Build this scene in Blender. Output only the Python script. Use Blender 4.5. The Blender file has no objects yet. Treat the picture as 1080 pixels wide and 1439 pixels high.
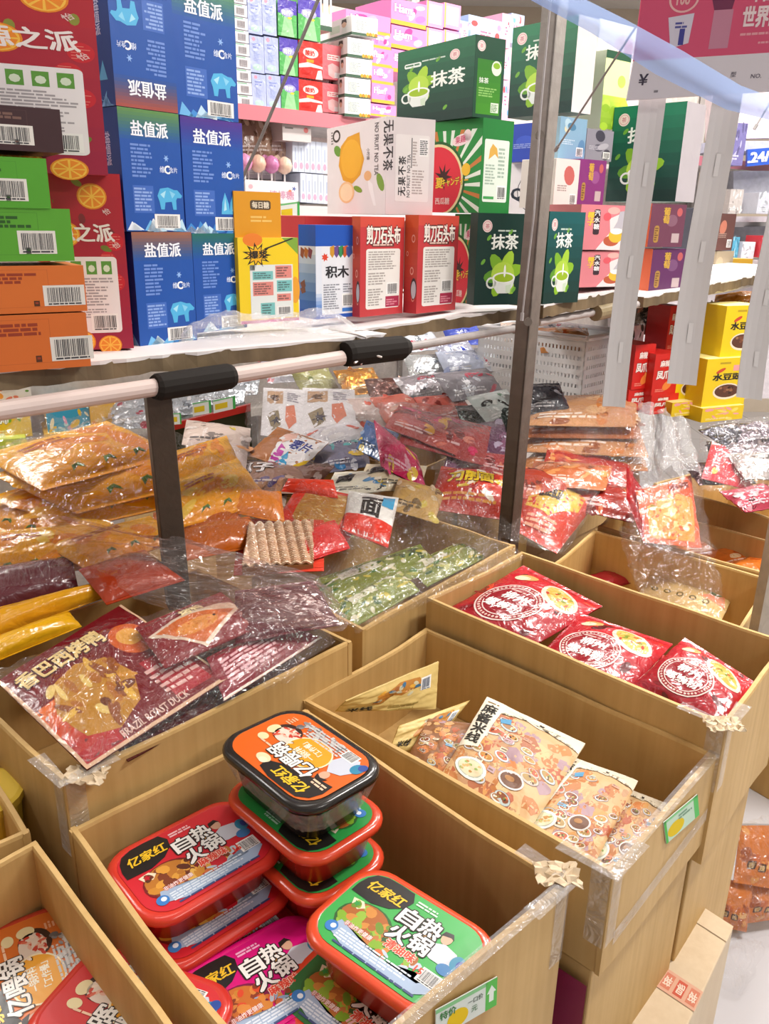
import bpy, math, random
import numpy as np
from mathutils import Vector, Matrix, noise
random.seed(7)
R_ = random.Random(11)
SC = bpy.context.scene
COL = SC.collection
# ------------------------------------------------------------------ camera
FP, CX, CY = 1160.0, 540.0, 719.5
CAMZ = 1.5
PITCH, ROLL = math.radians(19.5), math.radians(1.1)
CAM = Vector((0, 0, CAMZ))
_f = Vector((0, math.cos(PITCH), -math.sin(PITCH)))
_u = Vector((0, math.sin(PITCH), math.cos(PITCH)))
_r = Vector((1, 0, 0))
CR = _r * math.cos(ROLL) + _u * math.sin(ROLL)
CU = _u * math.cos(ROLL) - _r * math.sin(ROLL)
CF = _f
cd = bpy.data.cameras.new('camera')
cam = bpy.data.objects.new('camera', cd)
COL.objects.link(cam)
cd.sensor_fit = 'HORIZONTAL'
cd.sensor_width = 36
cd.lens = 36 * FP / 1080
cd.clip_start = 0.02
cam.matrix_world = Matrix(((CR.x, CU.x, -CF.x, 0), (CR.y, CU.y, -CF.y, 0), (CR.z, CU.z, -CF.z, CAMZ), (0, 0, 0, 1)))
SC.camera = cam

def ray(x, y):
    return CF + CR * ((x - CX) / FP) - CU * ((y - CY) / FP)
def onz(x, y, z):
    d = ray(x, y); return CAM + d * ((z - CAMZ) / d.z)
def ony(x, y, Y):
    d = ray(x, y); return CAM + d * (Y / d.y)
def onplane(x, y, P, N):
    d = ray(x, y); return CAM + d * ((P - CAM).dot(N) / d.dot(N))
def zat(P, y):
    """height on the vertical line through P that shows at image row y"""
    p0 = Vector((P.x, P.y, 0)) - CAM
    m = (CY - y) / FP
    return (m * CF.dot(p0) - CU.dot(p0)) / (CU.z - m * CF.z)
def proj(P):
    p = P - CAM; w = CF.dot(p)
    return (CX + FP * CR.dot(p) / w, CY - FP * CU.dot(p) / w)
def pt(p):
    """(x, y, z) = image point brought to height z"""
    return onz(*p)
def lerp(a, b, t): return a + (b - a) * t

# ------------------------------------------------------------------ colours, materials
def hx(c):
    if not isinstance(c, str): return tuple(c[:3])
    return tuple(int(c[i:i+2], 16) / 255 for i in (0, 2, 4))
def mix(a, b, t):
    a, b = hx(a), hx(b); return tuple(a[i] + (b[i] - a[i]) * t for i in range(3))
def lin(c):
    return tuple((v / 12.92 if v <= .04045 else ((v + .055) / 1.055) ** 2.4) for v in hx(c))

MATS = {}
def newmat(n):
    m = bpy.data.materials.new(n); m.use_nodes = True
    nt = m.node_tree; nt.nodes.clear(); MATS[n] = m
    return m, nt
def N(nt, t, **kw):
    n = nt.nodes.new(t)
    for k, v in kw.items():
        if k in n.inputs: n.inputs[k].default_value = v
        else: setattr(n, k, v)
    return n
def printed(name, rough, bump=0.0, bscale=30.0, spec=0.5, coat=0.0, var=0.06, metallic=0.0):
    """printed surface: ink colours stored per face, broken up a little by noise"""
    m, nt = newmat(name)
    out = N(nt, 'ShaderNodeOutputMaterial'); b = N(nt, 'ShaderNodeBsdfPrincipled')
    a = N(nt, 'ShaderNodeVertexColor', layer_name='ink')
    tc = N(nt, 'ShaderNodeTexCoord')
    nz = N(nt, 'ShaderNodeTexNoise', Scale=bscale, Detail=3.0)
    nt.links.new(tc.outputs['Object'], nz.inputs['Vector'])
    mr = N(nt, 'ShaderNodeMapRange'); mr.inputs['To Min'].default_value = 1 - var; mr.inputs['To Max'].default_value = 1 + var
    nt.links.new(nz.outputs['Fac'], mr.inputs['Value'])
    mu = N(nt, 'ShaderNodeMix', data_type='RGBA', blend_type='MULTIPLY'); mu.inputs['Factor'].default_value = 1
    nt.links.new(a.outputs['Color'], mu.inputs[6]); nt.links.new(mr.outputs['Result'], mu.inputs[7])
    nt.links.new(mu.outputs[2], b.inputs['Base Color'])
    b.inputs['Roughness'].default_value = rough
    b.inputs['Specular IOR Level'].default_value = spec
    b.inputs['Coat Weight'].default_value = coat; b.inputs['Coat Roughness'].default_value = 0.12
    b.inputs['Metallic'].default_value = metallic
    if bump:
        n2 = N(nt, 'ShaderNodeTexNoise', Scale=bscale * 1.3, Detail=2.0, Distortion=1.2)
        nt.links.new(tc.outputs['Object'], n2.inputs['Vector'])
        bp = N(nt, 'ShaderNodeBump', Strength=bump, Distance=0.01)
        nt.links.new(n2.outputs['Fac'], bp.inputs['Height']); nt.links.new(bp.outputs['Normal'], b.inputs['Normal'])
        nt.links.new(bp.outputs['Normal'], b.inputs['Coat Normal'])
    nt.links.new(b.outputs[0], out.inputs[0])
    return m
M_CARTON = printed('coated_carton', 0.42, 0.05, 14)
M_POUCH = printed('glossy_pouch', 0.26, 0.35, 24, coat=0.35)
M_MATTE = printed('matte_pouch', 0.5, 0.28, 18)
M_PLAST = printed('moulded_plastic', 0.24, 0.0, 20, coat=0.25, var=0.03)
M_LID = printed('printed_lid_film', 0.34, 0.04, 16, coat=0.12, var=0.03)
M_PAPER = printed('plain_paper', 0.8, 0.03, 10, spec=0.2, var=0.03)
M_FOIL = printed('shiny_foil', 0.22, 0.6, 30, metallic=0.55)
M_PAINT = printed('scratched_paint', 0.5, 0.1, 40, var=0.25)

def cardboard(name, c1, c2, streak=70):
    m, nt = newmat(name)
    out = N(nt, 'ShaderNodeOutputMaterial'); b = N(nt, 'ShaderNodeBsdfPrincipled')
    tc = N(nt, 'ShaderNodeTexCoord'); mp = N(nt, 'ShaderNodeMapping'); mp.inputs['Scale'].default_value = (streak, streak, 1.5)
    nt.links.new(tc.outputs['Object'], mp.inputs['Vector'])
    n1 = N(nt, 'ShaderNodeTexNoise', Scale=1.0, Detail=2.0); nt.links.new(mp.outputs[0], n1.inputs['Vector'])
    n2 = N(nt, 'ShaderNodeTexNoise', Scale=6.0, Detail=5.0, Roughness=0.65); nt.links.new(tc.outputs['Object'], n2.inputs['Vector'])
    ad = N(nt, 'ShaderNodeMath', operation='MULTIPLY_ADD'); ad.inputs[1].default_value = 0.45
    sc2 = N(nt, 'ShaderNodeMath', operation='MULTIPLY'); sc2.inputs[1].default_value = 0.55
    nt.links.new(n2.outputs['Fac'], sc2.inputs[0]); nt.links.new(n1.outputs['Fac'], ad.inputs[0]); nt.links.new(sc2.outputs[0], ad.inputs[2])
    cr = N(nt, 'ShaderNodeValToRGB'); cr.color_ramp.elements[0].position = 0.3; cr.color_ramp.elements[1].position = 0.7
    cr.color_ramp.elements[0].color = (*lin(c1), 1); cr.color_ramp.elements[1].color = (*lin(c2), 1)
    nt.links.new(ad.outputs[0], cr.inputs[0]); nt.links.new(cr.outputs[0], b.inputs['Base Color'])
    b.inputs['Roughness'].default_value = 0.62; b.inputs['Specular IOR Level'].default_value = 0.35
    bp = N(nt, 'ShaderNodeBump', Strength=0.12, Distance=0.004); nt.links.new(n1.outputs['Fac'], bp.inputs['Height'])
    nt.links.new(bp.outputs[0], b.inputs['Normal']); nt.links.new(b.outputs[0], out.inputs[0])
    return m
M_CARD = cardboard('corrugated_cardboard', 'C09A5E', 'D6B276')
M_CARDPALE = cardboard('pale_cardboard', 'CFB898', 'DCC8AA')
M_MDF = cardboard('chipped_fibreboard', '4E4030', '8A7658', 25)

def film(name, haze, gloss, bump, scale, tint='FFFFFF', stretch=(1, 1, 1), turn=0):
    """thin clear plastic: see-through, glossier at glancing angles, a little milky"""
    m, nt = newmat(name)
    out = N(nt, 'ShaderNodeOutputMaterial')
    tr = N(nt, 'ShaderNodeBsdfTransparent'); tr.inputs[0].default_value = (*lin(tint), 1)
    gl = N(nt, 'ShaderNodeBsdfGlossy'); gl.inputs['Roughness'].default_value = 0.07
    df = N(nt, 'ShaderNodeBsdfDiffuse'); df.inputs[0].default_value = (.92, .92, .93, 1)
    tc = N(nt, 'ShaderNodeTexCoord'); mp = N(nt, 'ShaderNodeMapping'); mp.inputs['Scale'].default_value = stretch; mp.inputs['Rotation'].default_value = (0, 0, turn)
    nt.links.new(tc.outputs['Object'], mp.inputs[0])
    nz = N(nt, 'ShaderNodeTexNoise', Scale=scale, Detail=3.0, Roughness=0.55, Distortion=1.6); nt.links.new(mp.outputs[0], nz.inputs['Vector'])
    # crease lines: |noise-0.5| makes sharp folds
    s1 = N(nt, 'ShaderNodeMath', operation='SUBTRACT'); s1.inputs[1].default_value = 0.5; nt.links.new(nz.outputs['Fac'], s1.inputs[0])
    s2 = N(nt, 'ShaderNodeMath', operation='ABSOLUTE'); nt.links.new(s1.outputs[0], s2.inputs[0])
    bp = N(nt, 'ShaderNodeBump', Strength=bump, Distance=0.05); nt.links.new(s2.outputs[0], bp.inputs['Height'])
    nt.links.new(bp.outputs[0], gl.inputs['Normal'])
    lw = N(nt, 'ShaderNodeLayerWeight', Blend=0.14); nt.links.new(bp.outputs[0], lw.inputs['Normal'])
    mr = N(nt, 'ShaderNodeMapRange'); mr.inputs['To Min'].default_value = gloss; mr.inputs['To Max'].default_value = 0.36
    nt.links.new(lw.outputs['Facing'], mr.inputs['Value'])
    m1 = N(nt, 'ShaderNodeMixShader'); m1.inputs[0].default_value = haze
    nt.links.new(tr.outputs[0], m1.inputs[1]); nt.links.new(df.outputs[0], m1.inputs[2])
    m2 = N(nt, 'ShaderNodeMixShader'); nt.links.new(mr.outputs[0], m2.inputs[0])
    nt.links.new(m1.outputs[0], m2.inputs[1]); nt.links.new(gl.outputs[0], m2.inputs[2])
    nt.links.new(m2.outputs[0], out.inputs[0])
    return m
M_FILM = film('clear_plastic_film', 0.02, 0.04, 1.0, 20, stretch=(1, .3, .8), turn=.75)
M_FILMB = film('crinkled_plastic_film', 0.02, 0.04, 1.0, 18, stretch=(1, .45, 1), turn=-.6)
M_FILMTAIL = film('twisted_plastic_film', 0.06, 0.10, 1.0, 16, 'FFF4F0', stretch=(.3, 1, 1), turn=.35)
M_FILMHAZE = film('milky_plastic_film', 0.16, 0.08, 0.9, 18)
M_FILMTHIN = film('thin_clear_wrap', 0.01, 0.03, 0.8, 20)

# ------------------------------------------------------------------ mesh builder
class MB:
    def __init__(s): s.v = []; s.f = []; s.c = []; s.m = []
    def add(s, verts, faces, col, mi=0):
        o = len(s.v); s.v.extend([tuple(p) for p in verts])
        per = isinstance(col, list)
        for i, f in enumerate(faces):
            s.f.append(tuple(o + k for k in f)); s.c.append(hx(col[i] if per else col)); s.m.append(mi)
    def quad(s, a, b, c, d, col, mi=0): s.add([a, b, c, d], [(0, 1, 2, 3)], col, mi)
    def box(s, O, U, V, W, col, mi=0):
        """box from corner O along U, V, W"""
        O, U, V, W = Vector(O), Vector(U), Vector(V), Vector(W)
        p = [O, O+U, O+U+V, O+V, O+W, O+U+W, O+U+V+W, O+V+W]
        fs = [(0, 3, 2, 1), (4, 5, 6, 7), (0, 1, 5, 4), (1, 2, 6, 5), (2, 3, 7, 6), (3, 0, 4, 7)]
        if U.cross(V).dot(W) < 0: fs = [f[::-1] for f in fs]
        s.add(p, fs, col, mi)
    def tube(s, pts, r, col, n=8, mi=0, cap=True):
        pts = [Vector(p) for p in pts]; rings = []
        rr = r if isinstance(r, (list, tuple)) else [r] * len(pts)
        up = Vector((0.123, 0.31, 0.94))
        for i, p in enumerate(pts):
            t = (pts[min(i+1, len(pts)-1)] - pts[max(i-1, 0)]).normalized()
            a = t.cross(up).normalized(); b = t.cross(a)
            rings.append([p + (a * math.cos(k*2*math.pi/n) + b * math.sin(k*2*math.pi/n)) * rr[i] for k in range(n)])
        vs = [q for g in rings for q in g]; fs = []
        for i in range(len(pts)-1):
            for k in range(n):
                fs.append((i*n+k, i*n+(k+1) % n, (i+1)*n+(k+1) % n, (i+1)*n+k))
        if cap:
            fs.append(tuple(range(n))[::-1]); fs.append(tuple((len(pts)-1)*n+k for k in range(n)))
        s.add(vs, fs, col, mi)
    def grid(s, P, nx, ny, col, mi=0, flip=False):
        """P(u,v) -> point; col(u,v) or constant"""
        o = len(s.v)
        for j in range(ny+1):
            for i in range(nx+1): s.v.append(tuple(P(i/nx, j/ny)))
        for j in range(ny):
            for i in range(nx):
                a = o + j*(nx+1) + i
                q = (a, a+1, a+nx+2, a+nx+1)
                s.f.append(q[::-1] if flip else q)
                s.c.append(hx(col((i+.5)/nx, (j+.5)/ny)) if callable(col) else hx(col)); s.m.append(mi)

def mk(name, mb, mats, parent=None, origin=None, smooth=False, bevel=0, weld=False):
    me = bpy.data.meshes.new(name)
    o_ = Vector(origin) if origin is not None else Vector((0, 0, 0))
    va = np.array(mb.v, dtype=np.float64) - np.array(o_)
    me.from_pydata(va.tolist(), [], mb.f)
    if not isinstance(mats, (list, tuple)): mats = [mats]
    for m in mats: me.materials.append(m)
    if len(mats) > 1: me.polygons.foreach_set('material_index', mb.m)
    ca = me.color_attributes.new('ink', 'BYTE_COLOR', 'CORNER')
    lt = np.array([len(f) for f in mb.f])
    cc = np.repeat(np.array([(*c, 1.0) for c in mb.c], dtype=np.float32), lt, axis=0)
    cc = np.clip(cc, 0, 1)
    ca.data.foreach_set('color_srgb', cc.ravel())
    if smooth: me.polygons.foreach_set('use_smooth', [True] * len(me.polygons))
    me.update()
    ob = bpy.data.objects.new(name, me); COL.objects.link(ob)
    if parent is not None: ob.parent = parent
    elif origin is not None: ob.location = o_
    if bevel:
        b = ob.modifiers.new('soft_edges', 'BEVEL'); b.width = bevel; b.segments = 2; b.limit_method = 'ANGLE'; b.angle_limit = math.radians(50)
    return ob
def tag(o, label, cat, group=None):
    o['label'] = label; o['category'] = cat
    if group: o['group'] = group
    return o
def thing(name, label, cat, loc, group=None):
    o = bpy.data.objects.new(name, None); COL.objects.link(o); o.location = loc; o.empty_display_size = .02
    return tag(o, label, cat, group)
def structure(o): o['kind'] = 'structure'; return o
def copytree(o, parent=None):
    c = o.copy(); COL.objects.link(c)
    if parent is not None: c.parent = parent
    for ch in [x for x in KIDS(o)]: copytree(ch, c)
    return c
def KIDS(o): return [x for x in bpy.data.objects if x.parent == o]

# ------------------------------------------------------------------ lettering
_TXT = {}
def text_mesh(s, bold=0.012):
    k = (s, bold)
    if k in _TXT: return _TXT[k]
    c = bpy.data.curves.new('t', 'FONT'); c.body = s; c.resolution_u = 2; c.offset = bold
    o = bpy.data.objects.new('t', c); COL.objects.link(o)
    dg = bpy.context.evaluated_depsgraph_get(); dg.update()
    m = o.evaluated_get(dg).to_mesh()
    vs = [(v.co.x, v.co.y) for v in m.vertices]; fs = [tuple(p.vertices) for p in m.polygons]
    o.evaluated_get(dg).to_mesh_clear()
    bpy.data.objects.remove(o); bpy.data.curves.remove(c)
    # wind counter-clockwise
    out = []
    for f in fs:
        a = sum(vs[f[i]][0]*vs[f[(i+1) % len(f)]][1] - vs[f[(i+1) % len(f)]][0]*vs[f[i]][1] for i in range(len(f)))
        out.append(f if a > 0 else f[::-1])
    _TXT[k] = (vs, out); return _TXT[k]

class Pr:
    """a flat print, w x h design units, y up; grouped by part"""
    def __init__(s, w, h): s.w = w; s.h = h; s.it = []; s.cur = 'body'
    def part(s, n='body'): s.cur = n; return s
    def raw(s, vs, fs, c, l): s.it.append((vs, fs, c, l, s.cur))
    def rect(s, x, y, w, h, c, l=1): s.raw([(x, y), (x+w, y), (x+w, y+h), (x, y+h)], [(0, 1, 2, 3)], c, l)
    def rrect(s, x, y, w, h, r, c, l=1):
        pts = []
        for cx, cy, a0 in ((x+w-r, y+r, -90), (x+w-r, y+h-r, 0), (x+r, y+h-r, 90), (x+r, y+r, 180)):
            for k in range(5):
                a = math.radians(a0 + k*22.5); pts.append((cx+r*math.cos(a), cy+r*math.sin(a)))
        s.poly(pts, c, l)
    def grad(s, x, y, w, h, c1, c2, n=8, l=1, horiz=False):
        for i in range(n):
            c = mix(c1, c2, i/(n-1))
            if horiz: s.rect(x+w*i/n, y, w/n, h, c, l)
            else: s.rect(x, y+h*i/n, w, h/n, c, l)
    def poly(s, pts, c, l=1):
        a = sum(pts[i][0]*pts[(i+1) % len(pts)][1]-pts[(i+1) % len(pts)][0]*pts[i][1] for i in range(len(pts)))
        if a < 0: pts = pts[::-1]
        s.raw(list(pts), [tuple(range(len(pts)))], c, l)
    def fan(s, pts, c, l=1):
        """star-shaped outline as a fan about its middle"""
        mx = sum(p[0] for p in pts)/len(pts); my = sum(p[1] for p in pts)/len(pts)
        a = sum(pts[i][0]*pts[(i+1) % len(pts)][1]-pts[(i+1) % len(pts)][0]*pts[i][1] for i in range(len(pts)))
        if a < 0: pts = pts[::-1]
        n = len(pts)
        s.raw([(mx, my)] + list(pts), [(0, 1+i, 1+(i+1) % n) for i in range(n)], c, l)
    def ell(s, cx, cy, rx, ry, c, l=1, n=20, rot=0):
        ca, sa = math.cos(rot), math.sin(rot); pts = []
        for k in range(n):
            a = 2*math.pi*k/n; px, py = rx*math.cos(a), ry*math.sin(a)
            pts.append((cx+px*ca-py*sa, cy+px*sa+py*ca))
        s.fan(pts, c, l)
    def ring(s, cx, cy, r1, r2, c, l=1, n=24, ay=1.0):
        vs = []
        for k in range(n):
            a = 2*math.pi*k/n
            vs += [(cx+r1*math.cos(a), cy+r1*ay*math.sin(a)), (cx+r2*math.cos(a), cy+r2*ay*math.sin(a))]
        s.raw(vs, [(2*k, 2*k+1, (2*k+3) % (2*n), (2*k+2) % (2*n)) for k in range(n)], c, l)
    def star(s, cx, cy, r1, r2, n, c, l=1, rot=0):
        s.fan([(cx+(r1 if k % 2 else r2)*math.cos(rot+math.pi*k/n), cy+(r1 if k % 2 else r2)*math.sin(rot+math.pi*k/n)) for k in range(2*n)], c, l)
    def text(s, t, x, y, h, c, l=3, w=None, rot=0, bold=0.015, out=None, ow=0.05, al='l', shear=0):
        """t set h high from its lower left corner (x, y); w squeezes it to a width"""
        vs, fs = text_mesh(t, 0)
        x0 = min(p[0] for p in vs); x1 = max(p[0] for p in vs); y0 = min(p[1] for p in vs); y1 = max(p[1] for p in vs)
        sy = h/(y1-y0); sx = (w/(x1-x0)) if w else sy
        if al == 'c': x -= (x1-x0)*sx/2 * math.cos(rot); y -= (x1-x0)*sx/2*math.sin(rot)
        ca, sa = math.cos(rot), math.sin(rot)
        def lay(dx, dy, cc, ll):
            q = []
            for p in vs:
                a, b = (p[0]-x0+dx)*sx + shear*(p[1]-y0)*sy, (p[1]-y0+dy)*sy
                q.append((x+a*ca-b*sa, y+a*sa+b*ca))
            s.raw(q, fs, cc, ll)
        if out:
            for k in range(8): lay(ow*math.cos(k*math.pi/4), ow*math.sin(k*math.pi/4), out, l-.95+.11*k)
        g = bold*.9
        for k, (dx, dy) in enumerate(((0, 0),) if g < .008 else ((-g, -g*.6), (g, -g*.6), (-g, g*.6), (g, g*.6))): lay(dx, dy, c, l+.13*k)
    def vtext(s, t, x, y, h, c, l=3, gap=1.05, **k):
        """column of characters going down from (x, y)"""
        for i, ch in enumerate(t): s.text(ch, x, y-h-(h*gap)*i, h, c, l, **k)
    def lines(s, x, y, w, h, n, c, l=3, rag=0.35, seed=1, fill=.55):
        """rows of print too small to read"""
        r = random.Random(seed); lh = h/n
        for i in range(n):
            ww = w*(1-rag*r.random()); px = x; yy = y+h-lh*(i+1)
            while px < x+ww-lh*.3:
                k = min(lh*r.uniform(.8, 3.2), x+ww-px); s.rect(px, yy+lh*(1-fill)/2, k, lh*fill, c, l); px += k+lh*.3
    def bars(s, x, y, w, h, l=4, seed=1, bg='F4F2EE', fg='3A3A40', pad=.1):
        s.rect(x, y, w, h, bg, l); r = random.Random(seed)
        px = x+w*pad; e = x+w*(1-pad); hh = h*(1-pad*1.6)
        while px < e:
            k = w*r.choice((.012, .018, .026)); s.rect(px, y+h*.17, k, hh-h*.12, fg, l+1); px += k+w*r.choice((.014, .02, .028))
        s.lines(x+w*pad, y+h*.03, w*(1-2*pad), h*.12, 1, fg, l+1, 0, seed)

def emit(pr, mapf, mbs, mi=0, sub=0, eps=0.0002, parts=None):
    """lay print PR on a surface: mapf(u, v, lift) -> point"""
    W, H = pr.w, pr.h
    for vs, fs, c, l, part in pr.it:
        mb = mbs.setdefault(part, MB())
        lift = eps*l
        if not sub:
            mb.add([mapf(p[0]/W, p[1]/H, lift) for p in vs], fs, c, mi)
        else:
            q = [(p[0]/W, p[1]/H) for p in vs]; tris = []
            for f in fs:
                for i in range(1, len(f)-1): tris.append((q[f[0]], q[f[i]], q[f[i+1]]))
            vv, idx, ff = [], {}, []
            def vid(p):
                k = (round(p[0], 5), round(p[1], 5))
                if k not in idx: idx[k] = len(vv); vv.append(mapf(p[0], p[1], lift))
                return idx[k]
            while tris:
                a, b, cc = tris.pop()
                e = [(a[0]-b[0])**2+(a[1]-b[1])**2, (b[0]-cc[0])**2+(b[1]-cc[1])**2, (cc[0]-a[0])**2+(cc[1]-a[1])**2]
                k = e.index(max(e))
                if e[k] > sub*sub:
                    if k == 0: m = ((a[0]+b[0])/2, (a[1]+b[1])/2); tris += [(a, m, cc), (m, b, cc)]
                    elif k == 1: m = ((cc[0]+b[0])/2, (cc[1]+b[1])/2); tris += [(a, b, m), (a, m, cc)]
                    else: m = ((a[0]+cc[0])/2, (a[1]+cc[1])/2); tris += [(a, b, m), (m, b, cc)]
                else:
                    t = (vid(a), vid(b), vid(cc))
                    if len(set(t)) == 3: ff.append(t)
            mb.add(vv, ff, c, mi)

# ------------------------------------------------------------------ cartons
def carton(name, label, cat, P0, D, W, H, depth, faces, col, group=None, mat=None, lid=None, eps=0.0002, dirback=None, bevel=0.0012, taper=0):
    """closed carton. P0: lower near-left corner of the front face, D: unit vector along the front, W wide, H high.
    faces: {'front': Pr, 'left': Pr, 'right': Pr, 'top': Pr}; col: {'front': hex ...} or one hex"""
    D = Vector((D.x, D.y, 0)).normalized()
    B = dirback or Vector((-D.y, D.x, 0))      # away from the viewer
    Z = Vector((0, 0, 1))
    root = thing(name, label, cat, P0 + (D*W + B*depth)/2, group)
    c = (lambda k: col.get(k, col.get('*', 'CCCCCC'))) if isinstance(col, dict) else (lambda k: col)
    mbs = {'body': MB()}; mb = mbs['body']
    p = lambda a, b, z: P0 + D*(W*a) + B*(depth*b) + Z*(H*z)
    vs = [p(0,0,0), p(1,0,0), p(1,1,0), p(0,1,0), p(0,0,1), p(1,0,1), p(1,1,1), p(0,1,1)]
    mb.add(vs, [(0, 3, 2, 1), (4, 5, 6, 7), (0, 1, 5, 4), (1, 2, 6, 5), (2, 3, 7, 6), (3, 0, 4, 7)],
           [c('bottom'), c('top'), c('front'), c('right'), c('back'), c('left')])
    pm = {}
    for k, pr in (faces or {}).items():
        if pr is None: continue
        if k == 'front': O, U, V, Nn = p(0,0,0), D*W, Z*H, -B
        elif k == 'left': O, U, V, Nn = p(0,1,0), -B*depth, Z*H, -D
        elif k == 'right': O, U, V, Nn = p(1,0,0), B*depth, Z*H, D
        elif k == 'back': O, U, V, Nn = p(1,1,0), -D*W, Z*H, B
        elif k == 'top': O, U, V, Nn = p(0,0,1), D*W, B*depth, Z
        elif k == 'bottom': O, U, V, Nn = p(0,1,0), D*W, -B*depth, -Z
        emit(pr, lambda u, v, l, O=O, U=U, V=V, Nn=Nn: O+U*u+V*v+Nn*l, pm, 0, 0, eps)
    if 'body' in pm: b_ = pm.pop('body'); mb.add(b_.v, b_.f, b_.c)
    mk('carton_body', mb, mat or M_CARTON, root, root.location, bevel=bevel)
    for part, m in pm.items(): mk(part, m, mat or M_CARTON, root, root.location)
    return root

def pxcarton(name, label, cat, z0, A, R, ytop, depth, faces, col, L=None, hgt=None, width=None, **k):
    """carton whose lower front edge runs from image point A to R at height z0 and whose top shows at row ytop above A"""
    a = onz(*A, z0); r = onz(*R, z0)
    H = hgt if hgt else zat(a, ytop) - z0
    D = (r-a); W = width or D.length; D.normalize()
    o = carton(name, label, cat, a, D, W, H, depth, faces, col, **k)
    return o

# the front line of the long shelf, seen from above, and planes parallel to it
SH_P, SH_D, SH_B = Vector((-.13, 1.49, 0)), Vector((.7071, .7071, 0)), Vector((-.7071, .7071, 0))
def onshelf(x, y, off): return onplane(x, y, SH_P + SH_B*off, SH_B)
def solve(fn, target, lo, hi, n=40):
    up = fn(hi) > fn(lo)
    for _ in range(n):
        m = (lo+hi)/2
        if (fn(m) < target) == up: lo = m
        else: hi = m
    return (lo+hi)/2
def rcarton(name, label, cat, A, off, theta, xR, ytop, depth, faces, col, xL=None, P=None, **k):
    """carton whose near lower corner shows at image point A on a plane OFF behind the shelf edge; the front runs
    at angle THETA to image column xR; the top of the near edge shows at row ytop; xL fixes the depth"""
    a = P if P is not None else onshelf(*A, off)
    D = Vector((math.cos(math.radians(theta)), math.sin(math.radians(theta)), 0)); B = Vector((-D.y, D.x, 0))
    W = solve(lambda t: proj(a+D*t)[0], xR, 0.005, 1.2)
    if xL is not None: depth = solve(lambda t: proj(a+B*t)[0], xL, 0.005, 1.2)
    H = zat(a, ytop) - a.z
    return carton(name, label, cat, a, D, W, H, depth, faces, col, **k)
# ================================================================== prints for the cartons on the shelf
def pr_salt(top, flip=False, bear=1, seed=0):
    p = Pr(100, 148); r = random.Random(seed)
    p.rect(0, 0, 100, 148, '1450A6')
    p.grad(0, 108, 100, 40, '1450A6', top, 10, 1.2)
    for i in range(9):
        x = r.uniform(0, 95); p.poly([(x-11, r.uniform(-1, 2)), (x+12, r.uniform(-1, 2)), (x+r.uniform(-6, 6), r.uniform(8, 17))], r.choice(['BFE2F5', '6DB7E8', '3D8BD2', 'E4F2FA']), 1.5)
    p.text('盐值派', 19, 116, 18, 'F4F8FF', 3, w=60, bold=.03)
    p.lines(16, 66, 34, 42, 9, '6F92D8', 2, seed=seed)
    p.rect(15, 23, 34, 34, '3C69BE', 1.6); p.lines(17, 25, 30, 30, 7, '8FAEE6', 2, seed=seed+1)
    p.text('维', 62, 74, 8, 'DCE8FF', 2); p.text('C', 70, 73, 10, 'FFFFFF', 3, bold=.04); p.text('含片', 78, 74.5, 7, 'DCE8FF', 2)
    p.star(74, 92, 2, 5, 6, '8DB6EE', 2)
    if bear:   # polar bear cut from ice
        p.raw([(55, 45), (60, 54), (74, 56), (84, 53), (90, 53), (98, 46), (96, 43), (89, 43), (87, 40), (87, 28), (81, 28), (79, 38), (68, 37), (66, 28), (60, 28), (58, 38)], [(0, 15, 12, 11, 2, 1), (15, 14, 13, 12), (2, 11, 8, 7, 4, 3), (8, 11, 10, 9), (4, 7, 6, 5)], '4FB3E2', 2)
        p.poly([(60, 47), (70, 52), (66, 42)], 'A8E0F4', 2.4); p.poly([(76, 52), (86, 48), (80, 42)], '86CFEF', 2.4)
    else:
        for x in (66, 80): p.poly([(x-7, 26), (x-5, 42), (x, 55), (x+6, 40), (x+8, 26)], '58B8E6', 2); p.poly([(x-3, 30), (x, 48), (x+2, 32)], 'B5E6F7', 2.4)
    p.part('barcode_label').bars(48, 4, 44, 18, 2, seed+3); p.part()
    if flip:
        for i, (vs, fs, c, l, pt_) in enumerate(p.it): p.it[i] = ([(100-x, 148-y) for x, y in vs], fs, c, l, pt_)
    return p
def pr_saltside(seed=0):
    p = Pr(60, 148); p.rect(0, 0, 60, 148, '123E8C'); r = random.Random(seed)
    p.vtext('盐值派', 22, 120, 13, 'C9DAF6', 2, bold=.02)
    for i in range(5): p.poly([(r.uniform(0, 50), 0), (r.uniform(20, 60), 0), (r.uniform(10, 50), r.uniform(10, 18))], '6DB7E8', 2)
    p.poly([(20, 30), (34, 52), (44, 30)], '58B8E6', 2)
    return p
def orange_slice(p, x, y, r, l=2):
    p.ell(x, y, r, r, 'E8861E', l, 22); p.ell(x, y, r*.9, r*.9, 'F7C048', l+.3, 22)
    for k in range(8):
        a = k*math.pi/4; p.poly([(x+r*.12*math.cos(a+.39), y+r*.12*math.sin(a+.39)), (x+r*.82*math.cos(a+.08), y+r*.82*math.sin(a+.08)), (x+r*.82*math.cos(a+.7), y+r*.82*math.sin(a+.7))], 'EE8A22', l+.6)
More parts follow.
